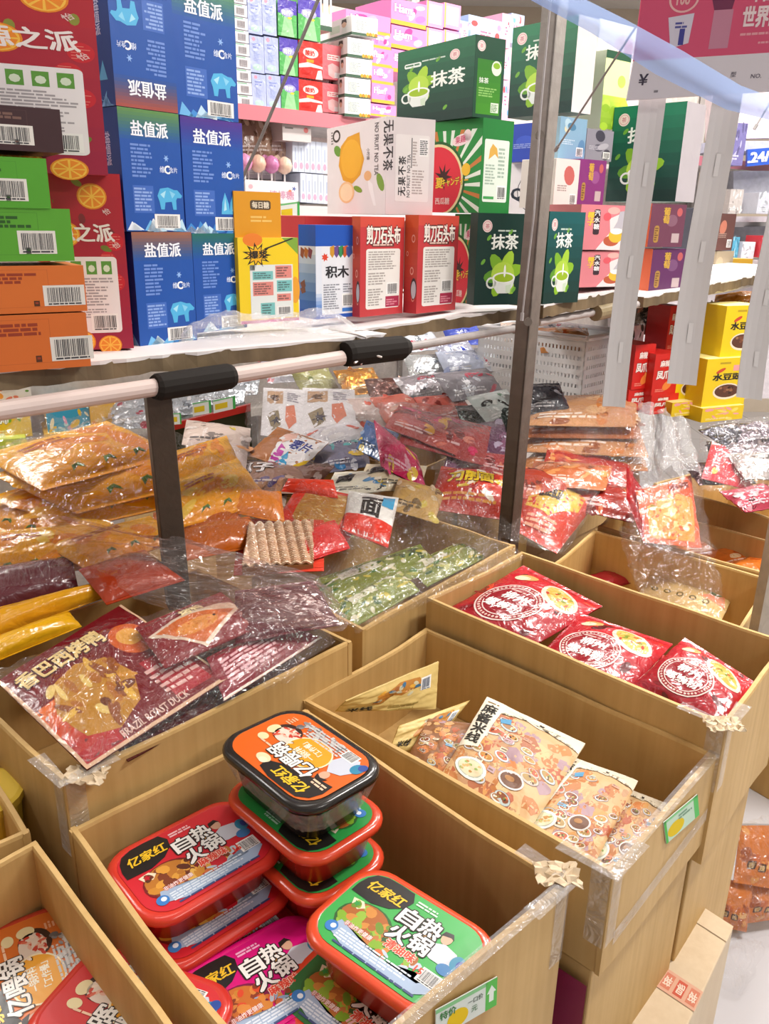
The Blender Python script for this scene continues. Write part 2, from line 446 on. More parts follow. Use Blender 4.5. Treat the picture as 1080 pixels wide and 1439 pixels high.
def pr_fruit(seed=0, label=True):
    p = Pr(100, 240); r = random.Random(seed); p.rect(0, 0, 100, 240, 'A81E36')
    p.grad(0, 0, 100, 240, '9C1C3C', 'B3242E', 8, 1.1)
    for i in range(14):
        x, y = r.uniform(5, 95), r.uniform(5, 235); p.ell(x, y, 7, 4, r.choice(['6E7A2A', '7F2A2E', '8A8C34']), 1.4, 10, r.uniform(0, 3))
    for x, y in ((78, 125), (86, 95), (88, 150), (12, 200)): p.ell(x, y, 10, 12, 'C8202C', 1.6); p.lines(x-7, y-9, 14, 18, 5, 'E58A7A', 1.8, seed=seed, fill=.2)
    for x, y, q in ((66, 210, 17), (38, 12, 17), (72, 6, 14), (32, 160, 17)): orange_slice(p, x, y, q)
    p.text('源之派', 22, 150, 24, 'F2E6E2', 3, w=66, bold=.03, shear=-.15)
    p.text('怡', 80, 185, 8, 'E7C8C4', 2, rot=.6); p.text('怡', 88, 140, 8, 'E7C8C4', 2, rot=.6)
    if label:
        p.part('nutrition_panel'); p.rrect(12, 24, 76, 106, 5, 'EDE8E8', 2)
        for i in range(4): p.rect(17+i*17.5, 106, 12, 18, '5E9A3C', 2.4); p.ell(23+i*17.5, 114, 4, 5, 'D8E6CC', 2.8, 8)
        p.lines(16, 62, 68, 40, 10, 'A7A2A4', 2.4, seed=seed); p.lines(16, 45, 60, 14, 4, 'A7A2A4', 2.4, seed=seed+2)
        p.bars(52, 27, 32, 24, 2.6, seed); p.part()
    return p
def pr_end(bg, ink, seed, bx=40, wide=200, code='F0EDE8'):
    """end flap of a flat carton: two rows of small print, a barcode"""
    p = Pr(wide, 100); p.rect(0, 0, wide, 100, bg)
    p.rect(10, 12, wide*.66, 80, mix(bg, ink, .25), 1.2); p.rect(11, 13, wide*.66-2, 78, bg, 1.4)
    p.lines(14, 62, wide*.6, 24, 3, ink, 2, seed=seed, fill=.7)
    p.part('barcode_label').bars(bx, 14, 66, 44, 2, seed, bg=code); p.part()
    p.rect(wide*.58, 14, 9, 12, mix(bg, '000000', .6), 2); p.rect(wide*.58+2, 19, 5, 4, ink, 2.3)
    return p
def pr_jimu():
    p = Pr(100, 190); p.rect(0, 0, 100, 190, 'DFE4EE'); p.rect(0, 148, 100, 42, '1552B4', 1.2); p.grad(0, 0, 100, 60, '1552B4', 'DFE4EE', 8, 1.1)
    p.rect(14, 8, 80, 140, 'E4E6EC', 1.4); p.rect(0, 0, 100, 8, '1552B4', 1.5)
    for i, c in enumerate(['C89028', '6A4A88', '2E8A50', 'C85A24', '3A5CA8']): p.poly([(34+i*10, 146), (44+i*11, 150), (46+i*11, 134), (40+i*10, 124), (34+i*10, 132)], c, 2)
    p.star(22, 126, 5, 9, 7, 'D8442C', 2); p.text('积木', 24, 84, 24, '26262C', 3, w=56, bold=.035)
    p.lines(18, 18, 44, 54, 11, '8C8E98', 2, seed=4); p.lines(66, 52, 24, 20, 4, '8C8E98', 2, seed=5)
    p.part('barcode_label').bars(64, 24, 28, 26, 2, 6); p.part(); p.rect(64, 12, 28, 8, '3A78C8', 2)
    return p
def pr_jimuside():
    p = Pr(60, 190); p.grad(0, 0, 60, 150, '1552B4', 'CFD8EA', 8, 1); p.rect(0, 148, 60, 42, '1552B4', 1.1)
    for i, c in enumerate(['8A4A2A', 'A8642A', '7A3A50']): p.poly([(8+i*14, 146), (22+i*14, 140), (16+i*14, 122), (6+i*14, 128)], c, 2)
    for y in (60, 72): p.poly([(4, y), (20, y+8), (24, y-6), (10, y-10)], '7A4A3A', 2)
    return p
def pr_rps():
    p = Pr(100, 196); p.rect(0, 0, 100, 196, 'C2383C'); p.rect(0, 176, 100, 20, 'CE4A3A', 1.2)
    p.text('剪刀石头布', 14, 144, 34, 'F3E9DF', 3, w=76, bold=.04, out='5A2420', ow=.09)
    p.rect(26, 138, 50, 7, '6A3A34', 2); p.lines(28, 139, 46, 5, 1, 'E9C8B8', 3)
    p.part('nutrition_panel'); p.rrect(13, 14, 78, 120, 5, 'E8E4DE', 2)
    p.lines(18, 92, 66, 38, 8, 'A9A29C', 2.4, seed=3); p.lines(18, 62, 40, 26, 5, 'A9A29C', 2.4, seed=8); p.lines(18, 20, 34, 36, 7, 'A9A29C', 2.4, seed=9)
    p.bars(60, 42, 28, 24, 2.6, 7); p.rect(58, 16, 32, 22, 'A8294A', 2.6); p.lines(60, 19, 26, 14, 3, 'D88A98', 3, seed=2); p.part()
    return p
def pr_rpsside():
    p = Pr(60, 196); p.grad(0, 0, 60, 196, 'B83238', 'D85C34', 8, 1)
    for x, y, r in ((40, 150, 8), (36, 86, 8), (14, 120, 5), (44, 30, 6)): p.ring(x, y, r, r*.66, 'E9A898', 2)
    p.ell(46, 50, 14, 22, '3A2A30', 2); p.ell(46, 48, 11, 18, 'C8C4CC', 2.3)
    return p
def leafburst(p, x, y, s, l=1.6):
    for a, q, c in ((.3, 1.1, '8CBE2A'), (1.2, 1.2, 'A8D23C'), (2.2, 1.15, '7DB32C'), (3.3, 1, '5E9A2A'), (4.3, 1.1, '8CBE2A'), (5.3, 1.05, '9ACB34')):
        p.ell(x+s*.5*math.cos(a), y+s*.5*math.sin(a), s*.75*q, s*.38, c, l, 12, a)
    p.ell(x, y, s*.75, s*.7, 'B4D84A', l+.2, 16)
def cup(p, x, y, s, l=2.4):
    p.fan([(x-s, y+s*.4), (x-s*.9, y-s*.3), (x-s*.5, y-s*.8), (x+s*.4, y-s*.8), (x+s*.85, y-s*.25), (x+s, y+s*.4)], 'E4EAE4', l)
    p.ell(x, y+s*.4, s, s*.42, 'F2F5F0', l+.2); p.ell(x, y+s*.38, s*.84, s*.32, '9CBE24', l+.4)
    p.ring(x-s*1.1, y, s*.45, s*.3, 'E4EAE4', l, 14); p.fan([(x+s*.2, y-s*.2), (x+s*.7, y-s*.1), (x+s*.62, y-s*.8), (x+s*.25, y-s*.75)], 'CFE0C8', l+.6)
    p.ell(x+s*.05, y+s*.9, s*.1, s*.5, 'F4F7F2', l+.6, 8)
def roundel(p, x, y, r, l=2.4):
    p.ell(x, y, r, r*1.08, 'F2DCD8', l); p.ring(x, y, r*.86, r*.76, 'D8949A', l+.3, 18); p.text('茶', x-r*.42, y-r*.42, r*.84, 'D0808A', l+.4)
def pr_matcha(seed=0, lead='0F5240', wide=False):
    W = 130 if wide else 100; p = Pr(W, 130); p.grad(0, 0, W, 130, '0B332C', lead, 8, 1)
    (leafburst(p, W*.30, 66, 24), cup(p, W*.30, 46, 20)) if wide else (leafburst(p, W*.46, 44, 26), cup(p, W*.48, 32, 19))
    for x, y in ((.2, 96), (.55, 104), (.12, 62), (.66, 22)): p.ell(W*x, y, 5, 2.6, '6FAE3C', 2, 10, .9)
    p.text('抹茶', W*.47 if wide else W*.24, 80 if not wide else 58, 21 if not wide else 26, 'F2F7EF', 3, bold=.03)
    p.lines(W*.34, 104, W*.32, 4, 1, 'C8D8CC', 2, seed=1)
    roundel(p, W*(.16 if not wide else .76), 112 if not wide else 106, 8)
    if wide: p.rrect(W*.1, 98, 30, 8, 3, 'E6EEE8', 2); p.lines(W*.1+2, 100, 26, 5, 1, '4A7A5A', 2.4)
    return p
def pr_matchaside():
    p = Pr(60, 130); p.rect(0, 0, 60, 130, '12462F'); p.grad(6, 6, 48, 88, '3E8A1E', '2E7A1E', 5, 1.5)
    p.ell(44, 82, 10, 12, 'DCE8D4', 2.4); p.ell(44, 86, 7, 5, '8CB82C', 2.8); p.text('抹茶', 10, 56, 9, 'E8F0E4', 3, bold=.02)
    p.lines(10, 34, 38, 16, 4, '8CC068', 2, seed=1); p.rect(36, 10, 16, 16, 'D8E4D2', 2); p.lines(37, 11, 14, 13, 5, '6A8A5A', 2.4, seed=3); roundel(p, 12, 114, 8)
    return p
def ray_(p, x, y, a, b, c, l):
    e = []
    for t in (a, b):
        dx, dy = math.cos(t), math.sin(t); k = 1e9
        if dx > 1e-6: k = min(k, (p.w-x)/dx)
        if dx < -1e-6: k = min(k, -x/dx)
        if dy > 1e-6: k = min(k, (p.h-y)/dy)
        if dy < -1e-6: k = min(k, -y/dy)
        e.append((x+dx*k, y+dy*k))
    p.poly([(x, y)]+e, c, l)
def pr_melon():
    p = Pr(100, 132); p.rect(0, 0, 100, 132, '1F8A3A')
    for k in range(14):
        a = -1.0+k*.24; ray_(p, 30, 40, a, a+.09, 'E6EFE2' if k % 3 else 'C87A3C', 1.3)
    p.rect(0, 118, 100, 14, '147A30', 1.5)
    cl = lambda v: [(min(max(x, 0), 100), min(max(y, 0), 132)) for x, y in v]
    for r, c, l in ((58, '1E5A26', 2), (54, 'E4D8A0', 2.2), (50, 'D8283A', 2.4)):
        p.fan(cl([(8+r*math.cos(k*2*math.pi/40)*1.05, 46+r*math.sin(k*2*math.pi/40)) for k in range(40)]), c, l)
    p.star(22, 52, 8, 20, 9, '3A1A18', 2.8); p.ell(70, 62, 9, 9, 'F0C030', 3)
    p.text('夏', 6, 36, 15, 'F4D23C', 3.4, bold=.03); p.text('キャンディー', 20, 38, 12, 'F4D23C', 3.4, w=56, bold=.03, out='5A2A14', ow=.07, rot=.06)
    p.text('西瓜糖', 6, 12, 10, 'F0D0C8', 3, bold=.02)
    p.ell(58, 104, 20, 8, 'F2DCDC', 2.6, 16, .2); p.ell(70, 110, 8, 8, 'F2DCDC', 2.6); p.text('果趣', 46, 98, 10, 'D05A78', 3.2, bold=.03, rot=.15)
    return p
def pr_melonside():
    p = Pr(70, 132); p.rect(0, 0, 70, 132, '1E7A34')
    p.part('nutrition_panel'); p.rrect(6, 16, 56, 88, 3, 'DDE6DA', 2); p.fan([(16, 76), (30, 84), (38, 78), (34, 92), (24, 98), (18, 90)], 'D8A848', 2.4)
    p.lines(10, 40, 24, 30, 7, 'A2B4A4', 2.4, seed=4); p.lines(38, 50, 20, 44, 8, 'A2B4A4', 2.4, seed=6); p.bars(38, 20, 22, 20, 2.4, 3); p.rect(8, 20, 24, 4, '3E9A4E', 2.4); p.part()
    return p
def pr_nofruit():
    """art laid on its side, as the box stands"""
    p = Pr(100, 130); p.rect(0, 0, 100, 130, 'E6DEDC')
    p.fan([(30, 50), (22, 72), (26, 100), (38, 112), (58, 116), (60, 96), (66, 78), (60, 56), (46, 44)], 'E3A01C', 2); p.ell(44, 80, 18, 28, 'EDB02A', 2.2)
    p.ell(36, 32, 14, 16, 'EEC08A', 2.4); p.ell(36, 32, 11, 13, 'F4D8B0', 2.6); p.ell(72, 54, 6, 7, 'E9B27A', 2.4); p.ell(56, 36, 8, 4, '7FA02C', 2.6, 12, -.5); p.ell(20, 94, 6, 9, '6A9A34', 1.8, 12, .5); p.ell(92, 44, 5, 13, '7CA03A', 2, 12, .3)
    p.fan([(72, 50), (80, 42), (86, 12), (82, 12), (74, 36)], 'F3EEEC', 2.3)
    p.ring(18, 116, 7, 4.6, '3A342C', 2.4, 20, 1.3); p.lines(8, 104, 5, 20, 5, '8A8480', 2, seed=2)
    for i, ch in enumerate('无果不茶'): p.text(ch, 96, 124-i*17, 14, '2C2A2C', 3, rot=-math.pi/2, bold=.025)
    p.text('NO FRUIT NO TEA', 82.5, 124, 6, '5C585A', 3, w=70, rot=-math.pi/2)
    p.text('小柠檬', 70, 92, 5, '7A7472', 2, rot=-math.pi/2)
    return p
def pr_nofruitside():
    p = Pr(74, 130); p.rect(0, 0, 74, 130, 'DDD4D4'); p.part('nutrition_panel'); p.rrect(14, 18, 52, 90, 3, 'E8E2E0', 2); p.part()
    for i, ch in enumerate('无果不茶'): p.text(ch, 30, 26+i*14, 11, '2C2A2C', 3, rot=math.pi/2, bold=.025)
    p.text('NO FRUIT NO TEA', 37, 24, 5, '5C585A', 3, w=58, rot=math.pi/2)
    p.part('nutrition_panel'); p.lines(40, 28, 20, 34, 9, 'B4A8A4', 2.4, seed=3); p.lines(40, 66, 8, 34, 9, 'B4A8A4', 2.4, seed=5); p.rect(50, 80, 14, 24, 'F2F0EE', 2.4); p.lines(51, 82, 12, 20, 8, '4A484C', 2.8, 0, 4, .5); p.rect(38, 64, 1.2, 40, '3A3A3C', 2.8); p.part()
    return p
def pr_yellowpop():
    p = Pr(100, 160); p.rect(0, 0, 100, 160, 'F0CE1E')
    p.ell(24, 156, 16, 12, 'E8802A', 1.6); p.fan([(72, 160), (100, 160), (100, 128)], '7FA83C', 1.6); p.rect(0, 0, 100, 6, 'C0508A', 1.6); p.ell(94, 60, 8, 26, 'E8A030', 1.6)
    p.star(30, 128, 12, 24, 11, '1E1A18', 2); p.star(30, 128, 10, 17, 11, 'F0B41E', 2.3); p.text('爆浆', 18, 122, 14, '26201C', 3, bold=.04)
    p.poly([(44, 138), (92, 158), (90, 160), (42, 140)], '2A2420', 2); p.rect(18, 100, 8, 10, '1E1A18', 2)
    p.part('nutrition_panel'); p.rect(18, 8, 72, 102, 'E2E6E2', 2)
    for x, y, w, h, c in ((22, 82, 34, 16, '7CC0BE'), (60, 84, 28, 24, 'DE8A80'), (22, 52, 34, 26, 'DE8A80'), (62, 58, 26, 22, '7CC0BE'), (34, 14, 24, 24, '7CC0BE'), (62, 40, 24, 14, 'DE8A80')):
        p.rect(x, y, w, h, c, 2.4); p.lines(x+2, y+2, w-4, h-4, max(2, int(h/5)), mix(c, '303030', .5), 2.8, seed=int(x))
    p.bars(62, 14, 24, 16, 2.6, 5); p.part()
    return p
def pr_stack(bg, seed, title=None, ink='FFFFFF', blobs=()):
    p = Pr(100, 100); r = random.Random(seed); p.rect(0, 0, 100, 100, bg)
    for c in blobs:
        p.ell(r.uniform(15, 85), r.uniform(15, 85), r.uniform(10, 26), r.uniform(8, 20), c, 1.2+r.random()*.5, 14, r.random()*3)
    if title: p.text(title, 12, 56, 20, ink, 3, bold=.03, w=56)
    p.lines(12, 34, 50, 14, 3, mix(bg, ink, .6), 2, seed=seed)
    p.part('barcode_label').bars(66, 8, 26, 22, 2, seed); p.part()
    return p
def pr_gummy(seed):
    p = Pr(120, 100); p.rect(0, 0, 120, 100, 'D88088'); p.fan([(120, 0), (40, 0), (70, 40), (66, 70), (120, 96)], 'E8DCDC', 1.5)
    p.ell(74, 88, 14, 8, 'E8B0A8', 1.7); p.ell(60, 74, 9, 9, 'DA5A64', 2); p.ell(74, 20, 18, 12, 'B85A3C', 1.8)
    p.fan([(76, 20), (86, 22), (104, 66), (98, 88), (88, 86), (84, 64), (70, 36)], 'B8B4BC', 2); p.ell(84, 32, 17, 16, 'E4B83C', 2.4); p.ell(84, 42, 14, 7, 'F0ECE8', 2.8)
    p.rrect(30, 34, 14, 56, 4, '3A2830', 2.2); p.vtext('汽水糖', 31, 88, 12, 'F0ECEC', 3, gap=1.25, bold=.03); p.vtext('椰子', 16, 84, 14, 'F0C93C', 3, gap=1.1, bold=.04)
    return p
def pr_purple(seed, bg='5A2450'):
    p = Pr(100, 100); p.rect(0, 0, 100, 100, bg); p.vtext('葡萄', 36, 92, 18, 'C8A03C', 2.6, bold=.04); p.rrect(14, 10, 14, 40, 6, 'A8803C', 2); p.lines(16, 14, 10, 32, 6, '6A4A2A', 2.4, seed=3)
    p.rect(66, 10, 22, 22, 'B8A4A4', 2); p.ell(82, 82, 8, 10, 'B85A5A', 2); p.ell(62, 62, 16, 14, mix(bg, 'FFFFFF', .15), 1.5)
    return p
# ================================================================== shelf boards, rails, posts
ZS = 1.30
def board(name, label, a, b, depth, thick, group=None, seed=0):
    """a long board with a chipped front edge; a, b: its front upper corners"""
    r = random.Random(seed); D = (b-a); L = D.length; D.normalize(); B = Vector((-D.y, D.x, 0)).normalized()
    root = thing(name, label, 'shelf board', (a+b)/2, group)
    mb = MB(); n = int(L/.02); dn = Vector((0, 0, -thick))
    off = [B*r.uniform(0, .006) for _ in range(n+1)]; lo = [dn*r.uniform(.85, 1.05) for _ in range(n+1)]
    P = [a+D*(L*i/n) for i in range(n+1)]
    vs = []
    for i in range(n+1): vs += [P[i]+off[i], P[i]+off[i]*.6+lo[i], P[i]+B*depth+dn, P[i]+B*depth]
    fs = []
    for i in range(n):
        o, q = 4*i, 4*i+4
        fs += [(o, o+1, q+1, q), (o+1, o+2, q+2, q+1), (o+2, o+3, q+3, q+2), (o+3, o, q, q+3)]
    fs += [(3, 2, 1, 0), (4*n, 4*n+1, 4*n+2, 4*n+3)]
    mb.add(vs, fs, '6A5438'); mk('fibreboard_core', mb, M_MDF, root, root.location)
    mb = MB(); vs = []
    for i in range(n+1): vs += [P[i]+off[i]*1.2-B*.001+Vector((0, 0, .0015)), P[i]+B*depth+Vector((0, 0, .0015)), P[i]+off[i]*1.2-B*.001-Vector((0, 0, r.uniform(.001, .005)))]
    fs = []
    for i in range(n):
        o, q = 3*i, 3*i+3; fs += [(o, q, q+1, o+1), (o+2, q+2, q, o)]
    mb.add(vs, fs, 'E2DDDC'); mk('white_laminate', mb, M_PAPER, root, root.location)
    return root
board('shelf_board', 'long white topped shelf board with chipped brown edge, orange and red cartons on it', onshelf(-90, 531, 0), onshelf(546, 470, -.01), .42, .026, 'white topped shelf boards', 1)
board('shelf_board', 'torn white topped shelf board under the red and matcha green boxes', onshelf(455, 471, .05), onshelf(742, 432, .03), .5, .026, 'white topped shelf boards', 2)
board('shelf_board', 'white topped shelf board right of the tall post, under the pink boxes', onshelf(764, 430, .02), onshelf(884, 405, .02), .5, .03, 'white topped shelf boards', 3)
board('shelf_board', 'far end shelf board behind the hanging white paper strips', onshelf(905, 418, .02), onshelf(1125, 375, .02), .55, .03, 'white topped shelf boards', 4)

def pipe(name, label, cat, pts, r, parts, group=None):
    root = thing(name, label, cat, (pts[0]+pts[-1])/2, group)
    for nm, ps, rr, col, m in parts:
        mb = MB(); mb.tube(ps, rr, col, 14); mk(nm, mb, m, root, root.location, smooth=False)
    return root
q = lambda x, y, o=-.02: onshelf(x, y, o)
pipe('support_pipe', 'white plastic support pipe with black foam sleeves under the left shelf board', 'pipe', [q(-60, 582), q(500, 505)], .016,
     [('pipe_tube', [q(-60, 586), q(225, 543), q(330, 527), q(480, 503)], .0135, 'DCC9C2', M_PLAST),
      ('foam_sleeve', [q(216, 544), q(222, 544), q(320, 529), q(326, 528)], [.018, .021, .021, .018], '26221F', M_PAPER),
      ('foam_sleeve', [q(484, 498), q(490, 497), q(562, 489), q(572, 487)], [.022, .024, .024, .015], '26221F', M_PAPER)])
pipe('support_pipe', 'thin grey metal pipe under the torn shelf board left of the tall post', 'pipe', [q(565, 488, 0), q(745, 458, 0)], .012,
     [('pipe_tube', [q(560, 490, 0), q(738, 459, 0)], .0085, 'A9A2A0', M_PAINT), ('end_collar', [q(722, 462, 0), q(741, 458, 0)], .0115, 'B5ACA6', M_PAINT)])
pipe('support_pipe', 'thin grey metal pipe with a clamp behind the hanging paper strips', 'pipe', [q(760, 450, .04), q(1060, 408, .04)], .012,
     [('pipe_tube', [q(755, 453, .04), q(1062, 398, .04)], .010, 'B3ABA8', M_PAINT), ('pipe_clamp', [q(836, 440, .03), q(856, 435, .03)], .021, '8C7C5C', M_PAINT)])
# posts
def post(name, label, T, Bt, w, col, parts=True):
    root = thing(name, label, 'post', Bt); ax = Vector((.62, .78, 0)); bx = Vector((-.78, .62, 0)); mb = MB()
    n = 24
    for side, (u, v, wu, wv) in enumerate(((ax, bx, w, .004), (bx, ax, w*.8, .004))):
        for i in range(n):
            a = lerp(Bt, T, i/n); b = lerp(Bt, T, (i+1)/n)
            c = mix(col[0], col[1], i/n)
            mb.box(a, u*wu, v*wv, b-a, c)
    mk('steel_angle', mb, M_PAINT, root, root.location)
    return root
Tp = onshelf(222, 548, .0); Bp = ony(247, 765, Tp.y+.02)
lp = thing('steel_support', 'short dark steel leg under the left shelf board among the orange bags', 'support', Bp)
mb = MB(); ax = Vector((.9, .43, 0)); bx = Vector((-.43, .9, 0))
Tp2 = onshelf(205, 552, .0); w_ = (proj(Tp2+ax*.02)[0]-proj(Tp2)[0])/.02; w_ = 36/w_
mb.box(Bp-ax*w_*.5+Vector((0, 0, -.12)), ax*w_, bx*.03, Tp2-Bp+ax*w_*.5+Vector((0, 0, .12)), '4A3C30')
mk('square_tube', mb, M_PAINT, lp, lp.location, bevel=.002)
mb = MB(); mb.box(Tp2-ax*.006+Vector((0, 0, -.006)), ax*(w_+.012), bx*.036, Vector((0, 0, .012)), '3C322A'); mk('top_plate', mb, M_PAINT, lp, lp.location)
YP = 1.80
Tq, Bq = ony(789, -60, YP), ony(713, 800, YP)
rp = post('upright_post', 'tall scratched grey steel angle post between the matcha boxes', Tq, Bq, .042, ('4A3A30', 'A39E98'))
mb = MB()
for x, y in ((779, 6), (757, 190), (741, 452)):
    c = ony(x, y, YP-.008); mb.tube([c, c+Vector((0, -.008, 0))], .009, '6E665E', 8)
mk('bolt', mb, M_PAINT, rp, rp.location)
rp2 = thing('upright_post', 'brown wooden strut behind the tall steel post, beside the white basket', 'post', ony(728, 600, 1.9))
mb = MB(); a_, b_ = ony(719, 640, 1.9), ony(737, 470, 1.9); mb.box(a_, Vector((.02, .01, 0)), Vector((-.01, .02, 0)), b_-a_, '9A7A5E'); mk('strut_body', mb, M_PAINT, rp2, rp2.location)
eb = ony(1066, 880, 1.44); eb.z = 0
rp3 = thing('upright_post', 'pale grey steel post cut by the picture edge, behind the red noodle bag carton', 'post', eb)
mb = MB(); mb.box(eb, Vector((.035, .02, 0)), Vector((-.004, .03, 0)), Vector((0, 0, 2.2)), 'A89C8C'); mk('post_body', mb, M_PAINT, rp3, rp3.location)
mb = MB(); mb.box(eb-Vector((.03, .02, 0)), Vector((.09, .05, 0)), Vector((-.04, .07, 0)), Vector((0, 0, .006)), '8A8278'); mk('base_plate', mb, M_PAINT, rp3, rp3.location)
# stay wires
def wire(label, pts, r, col='8F8A88'):
    o = thing('stay_wire', label, 'wire', pts[0]); mb = MB(); mb.tube(pts, r, col, 6); mk('wire_strand', mb, M_PAINT, o, o.location)
    mb = MB(); d = (pts[-1]-pts[0]).normalized(); mb.tube([pts[0]-d*.004, pts[0]+d*.012], r*1.9, col, 6); mk('end_ferrule', mb, M_PAINT, o, o.location)
wire('thick steel stay wire slanting up across the back rack from the blue cartons', [ony(338, 256, 2.2), ony(368, 190, 2.16), ony(455, -20, 2.05)], .0042, '77726E')
wire('thin steel stay wire slanting up to the price board from the tall post', [ony(781, 210, 1.78), ony(898, 30, 1.5)], .002)
wire('thin wire running down along the tall steel post', [ony(733, 448, 1.74), ony(750, 300, 1.74), ony(759, 160, 1.74), ony(775, -20, 1.74)], .002, 'A8A4A4')
wire('thin dark wire hanging by the far counter behind the paper strips', [ony(1060, 180, 3), ony(1090, 130, 3)], .003)

# ================================================================== cartons on the shelf
g = 'blue polar bear cartons'
SB = (48, 'left')
blues = [
 ('blue polar bear carton with brown top band, bottom of left column', (197, 488), .10, 277, 326, '96604A', 0, 1),
 ('blue polar bear carton with green top band, middle of left column', (178, 325), .10, 260, 149, '5A8A4A', 0, 1),
 ('blue polar bear carton upside down, red band at its foot, top of left column', (163, 148), .10, 250, -45, 'A04A40', 1, 1),
 ('blue polar bear carton with teal top band, bottom of right column', (277, 468), .13, 347, 328, '1F6A62', 0, 1),
 ('blue penguin carton with purple top band, middle of right column', (262, 328), .13, 345, 162, '4A2A8A', 0, 0),
 ('blue polar bear carton with green top band, top of right column', (250, 161), .13, 335, -30, '4E8A5E', 0, 1)]
P_ = [None]*6
for i, (lb, A, off, xR, yt, band, fl, bear) in enumerate(blues):
    rcarton('candy_carton', lb, 'carton', A, off, 52, xR, yt, .055, {'front': pr_salt(band, fl, bear, i), 'left': pr_saltside(i)}, {'front': '1450A6', 'left': '123E8C', '*': '1A4FA0'}, group=g)
rcarton('fruit_candy_carton', 'tall red orange-slice carton standing on the shelf behind the orange end flaps', 'carton', (70, 494), .11, 24, 188, 240, .07, {'front': pr_fruit(1)}, 'A51F36', group='red orange-slice cartons')
rcarton('fruit_candy_carton', 'tall red orange-slice carton on top of another, behind the dark brown carton', 'carton', (-48, 239), .11, 24, 152, -60, .07, {'front': pr_fruit(2)}, 'A51F36', group='red orange-slice cartons')
# flat cartons, ends towards us
flats = [('bright orange flat carton lying on the shelf, bottom of its pile', (-60, 528), 128, 447, 'D96F2A', '9A3A1E', 3, 78),
 ('bright orange flat carton second from the bottom of its pile', (-60, 444), 123, 375, 'DA722C', '9A3A1E', 4, 70),
 ('bright green flat carton resting on the orange pile, barcode in view', (-60, 368), 105, 290, '5AA62E', '2A5A1E', 5, 42),
 ('green flat carton under the dark brown one', (-80, 290), 72, 215, '54A42C', '2A5A1E', 6, 30),
 ('dark brown flat carton on top of the pile of green and orange cartons', (-80, 206), 90, 140, '3E2226', '7A5A50', 7, 22)]
for i, (lb, A, xR, yt, bg, ink, sd, bx) in enumerate(flats):
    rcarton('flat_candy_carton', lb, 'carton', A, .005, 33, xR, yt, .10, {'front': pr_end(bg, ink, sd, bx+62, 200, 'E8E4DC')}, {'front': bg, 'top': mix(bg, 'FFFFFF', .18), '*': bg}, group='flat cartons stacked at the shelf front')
rcarton('candy_carton', 'plain orange yellow carton on top of the yellow popping candy carton', 'carton', (330, 335), .14, 40, 395, 268, .06,
        {'front': (lambda p: (p.rect(0, 0, 100, 100, 'E09A1E'), p.rrect(34, 62, 44, 20, 5, '5A4A34', 2), p.text('每日糖', 38, 65, 14, 'F0E4CC', 3, w=36, bold=.03), p.lines(34, 34, 50, 16, 2, 'F0C468', 2, seed=2), p)[-1])(Pr(100, 100))}, 'DE981E')
rcarton('candy_carton', 'yellow popping candy carton with pink and teal panels beside the blue cartons', 'carton', (338, 456), .13, 42, 420, 334, .05, {'front': pr_yellowpop()}, {'front': 'F0CE1E', 'top': 'E8D888', '*': 'E0BE1E'})
rcarton('building_block_carton', 'blue and white block candy box between the yellow and red boxes', 'carton', (444, 449), .12, 45, 500, 316, .05, {'front': pr_jimu(), 'left': pr_jimuside()}, {'top': '1B57B4', '*': '1552B4'}, xL=421)
rcarton('long_candy_carton', 'red box lying behind the blue block candy box', 'carton', (440, 318), .20, 45, 516, 303, .1, {}, {'top': 'D8686A', '*': 'C4383A'}, P=onshelf(430, 420, .26))
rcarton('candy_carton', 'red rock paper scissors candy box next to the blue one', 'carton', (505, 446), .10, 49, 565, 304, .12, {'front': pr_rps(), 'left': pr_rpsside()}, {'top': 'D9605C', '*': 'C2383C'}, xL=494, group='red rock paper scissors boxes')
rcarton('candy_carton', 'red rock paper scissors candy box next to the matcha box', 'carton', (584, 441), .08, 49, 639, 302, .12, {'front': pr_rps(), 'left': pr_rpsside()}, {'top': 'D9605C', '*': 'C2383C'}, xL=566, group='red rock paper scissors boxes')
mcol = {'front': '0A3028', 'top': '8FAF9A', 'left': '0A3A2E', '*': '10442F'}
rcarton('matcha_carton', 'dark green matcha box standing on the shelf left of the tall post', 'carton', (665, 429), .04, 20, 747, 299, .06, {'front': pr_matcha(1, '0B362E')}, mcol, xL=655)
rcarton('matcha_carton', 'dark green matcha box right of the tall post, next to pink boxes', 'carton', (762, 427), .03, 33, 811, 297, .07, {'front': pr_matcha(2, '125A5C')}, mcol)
rcarton('watermelon_carton', 'green rayed watermelon box mostly hidden behind the dark matcha box', 'carton', (672, 431), .14, 45, 720, 301, .12, {'left': pr_melon()}, {'left': '1F8A3A', '*': '1E7A34'}, xL=634)
rcarton('watermelon_carton', 'green rayed watermelon candy box with red slice, under the big matcha box', 'carton', (672, 299), .13, 42, 714, 165, .2, {'left': pr_melon(), 'front': pr_melonside()}, {'left': '1F8A3A', 'top': 'DCE6DC', '*': '1E7A34'}, xL=607)
rcarton('lemon_carton', 'white lemon tea candy box standing on the red boxes', 'carton', (541, 301), .14, 27, 607, 163, .18, {'left': pr_nofruit(), 'front': pr_nofruitside()}, {'left': 'E6DEDC', '*': 'DDD4D4', 'top': 'EFEAE8'}, xL=460)
rcarton('matcha_carton', 'big dark green matcha box on top of the watermelon box', 'carton', (663, 164), .15, 36, 704, 48, .2, {'left': pr_matcha(3, '1A6A46', True), 'front': pr_matchaside()}, {'left': '134C36', '*': '14402E'}, xL=557)
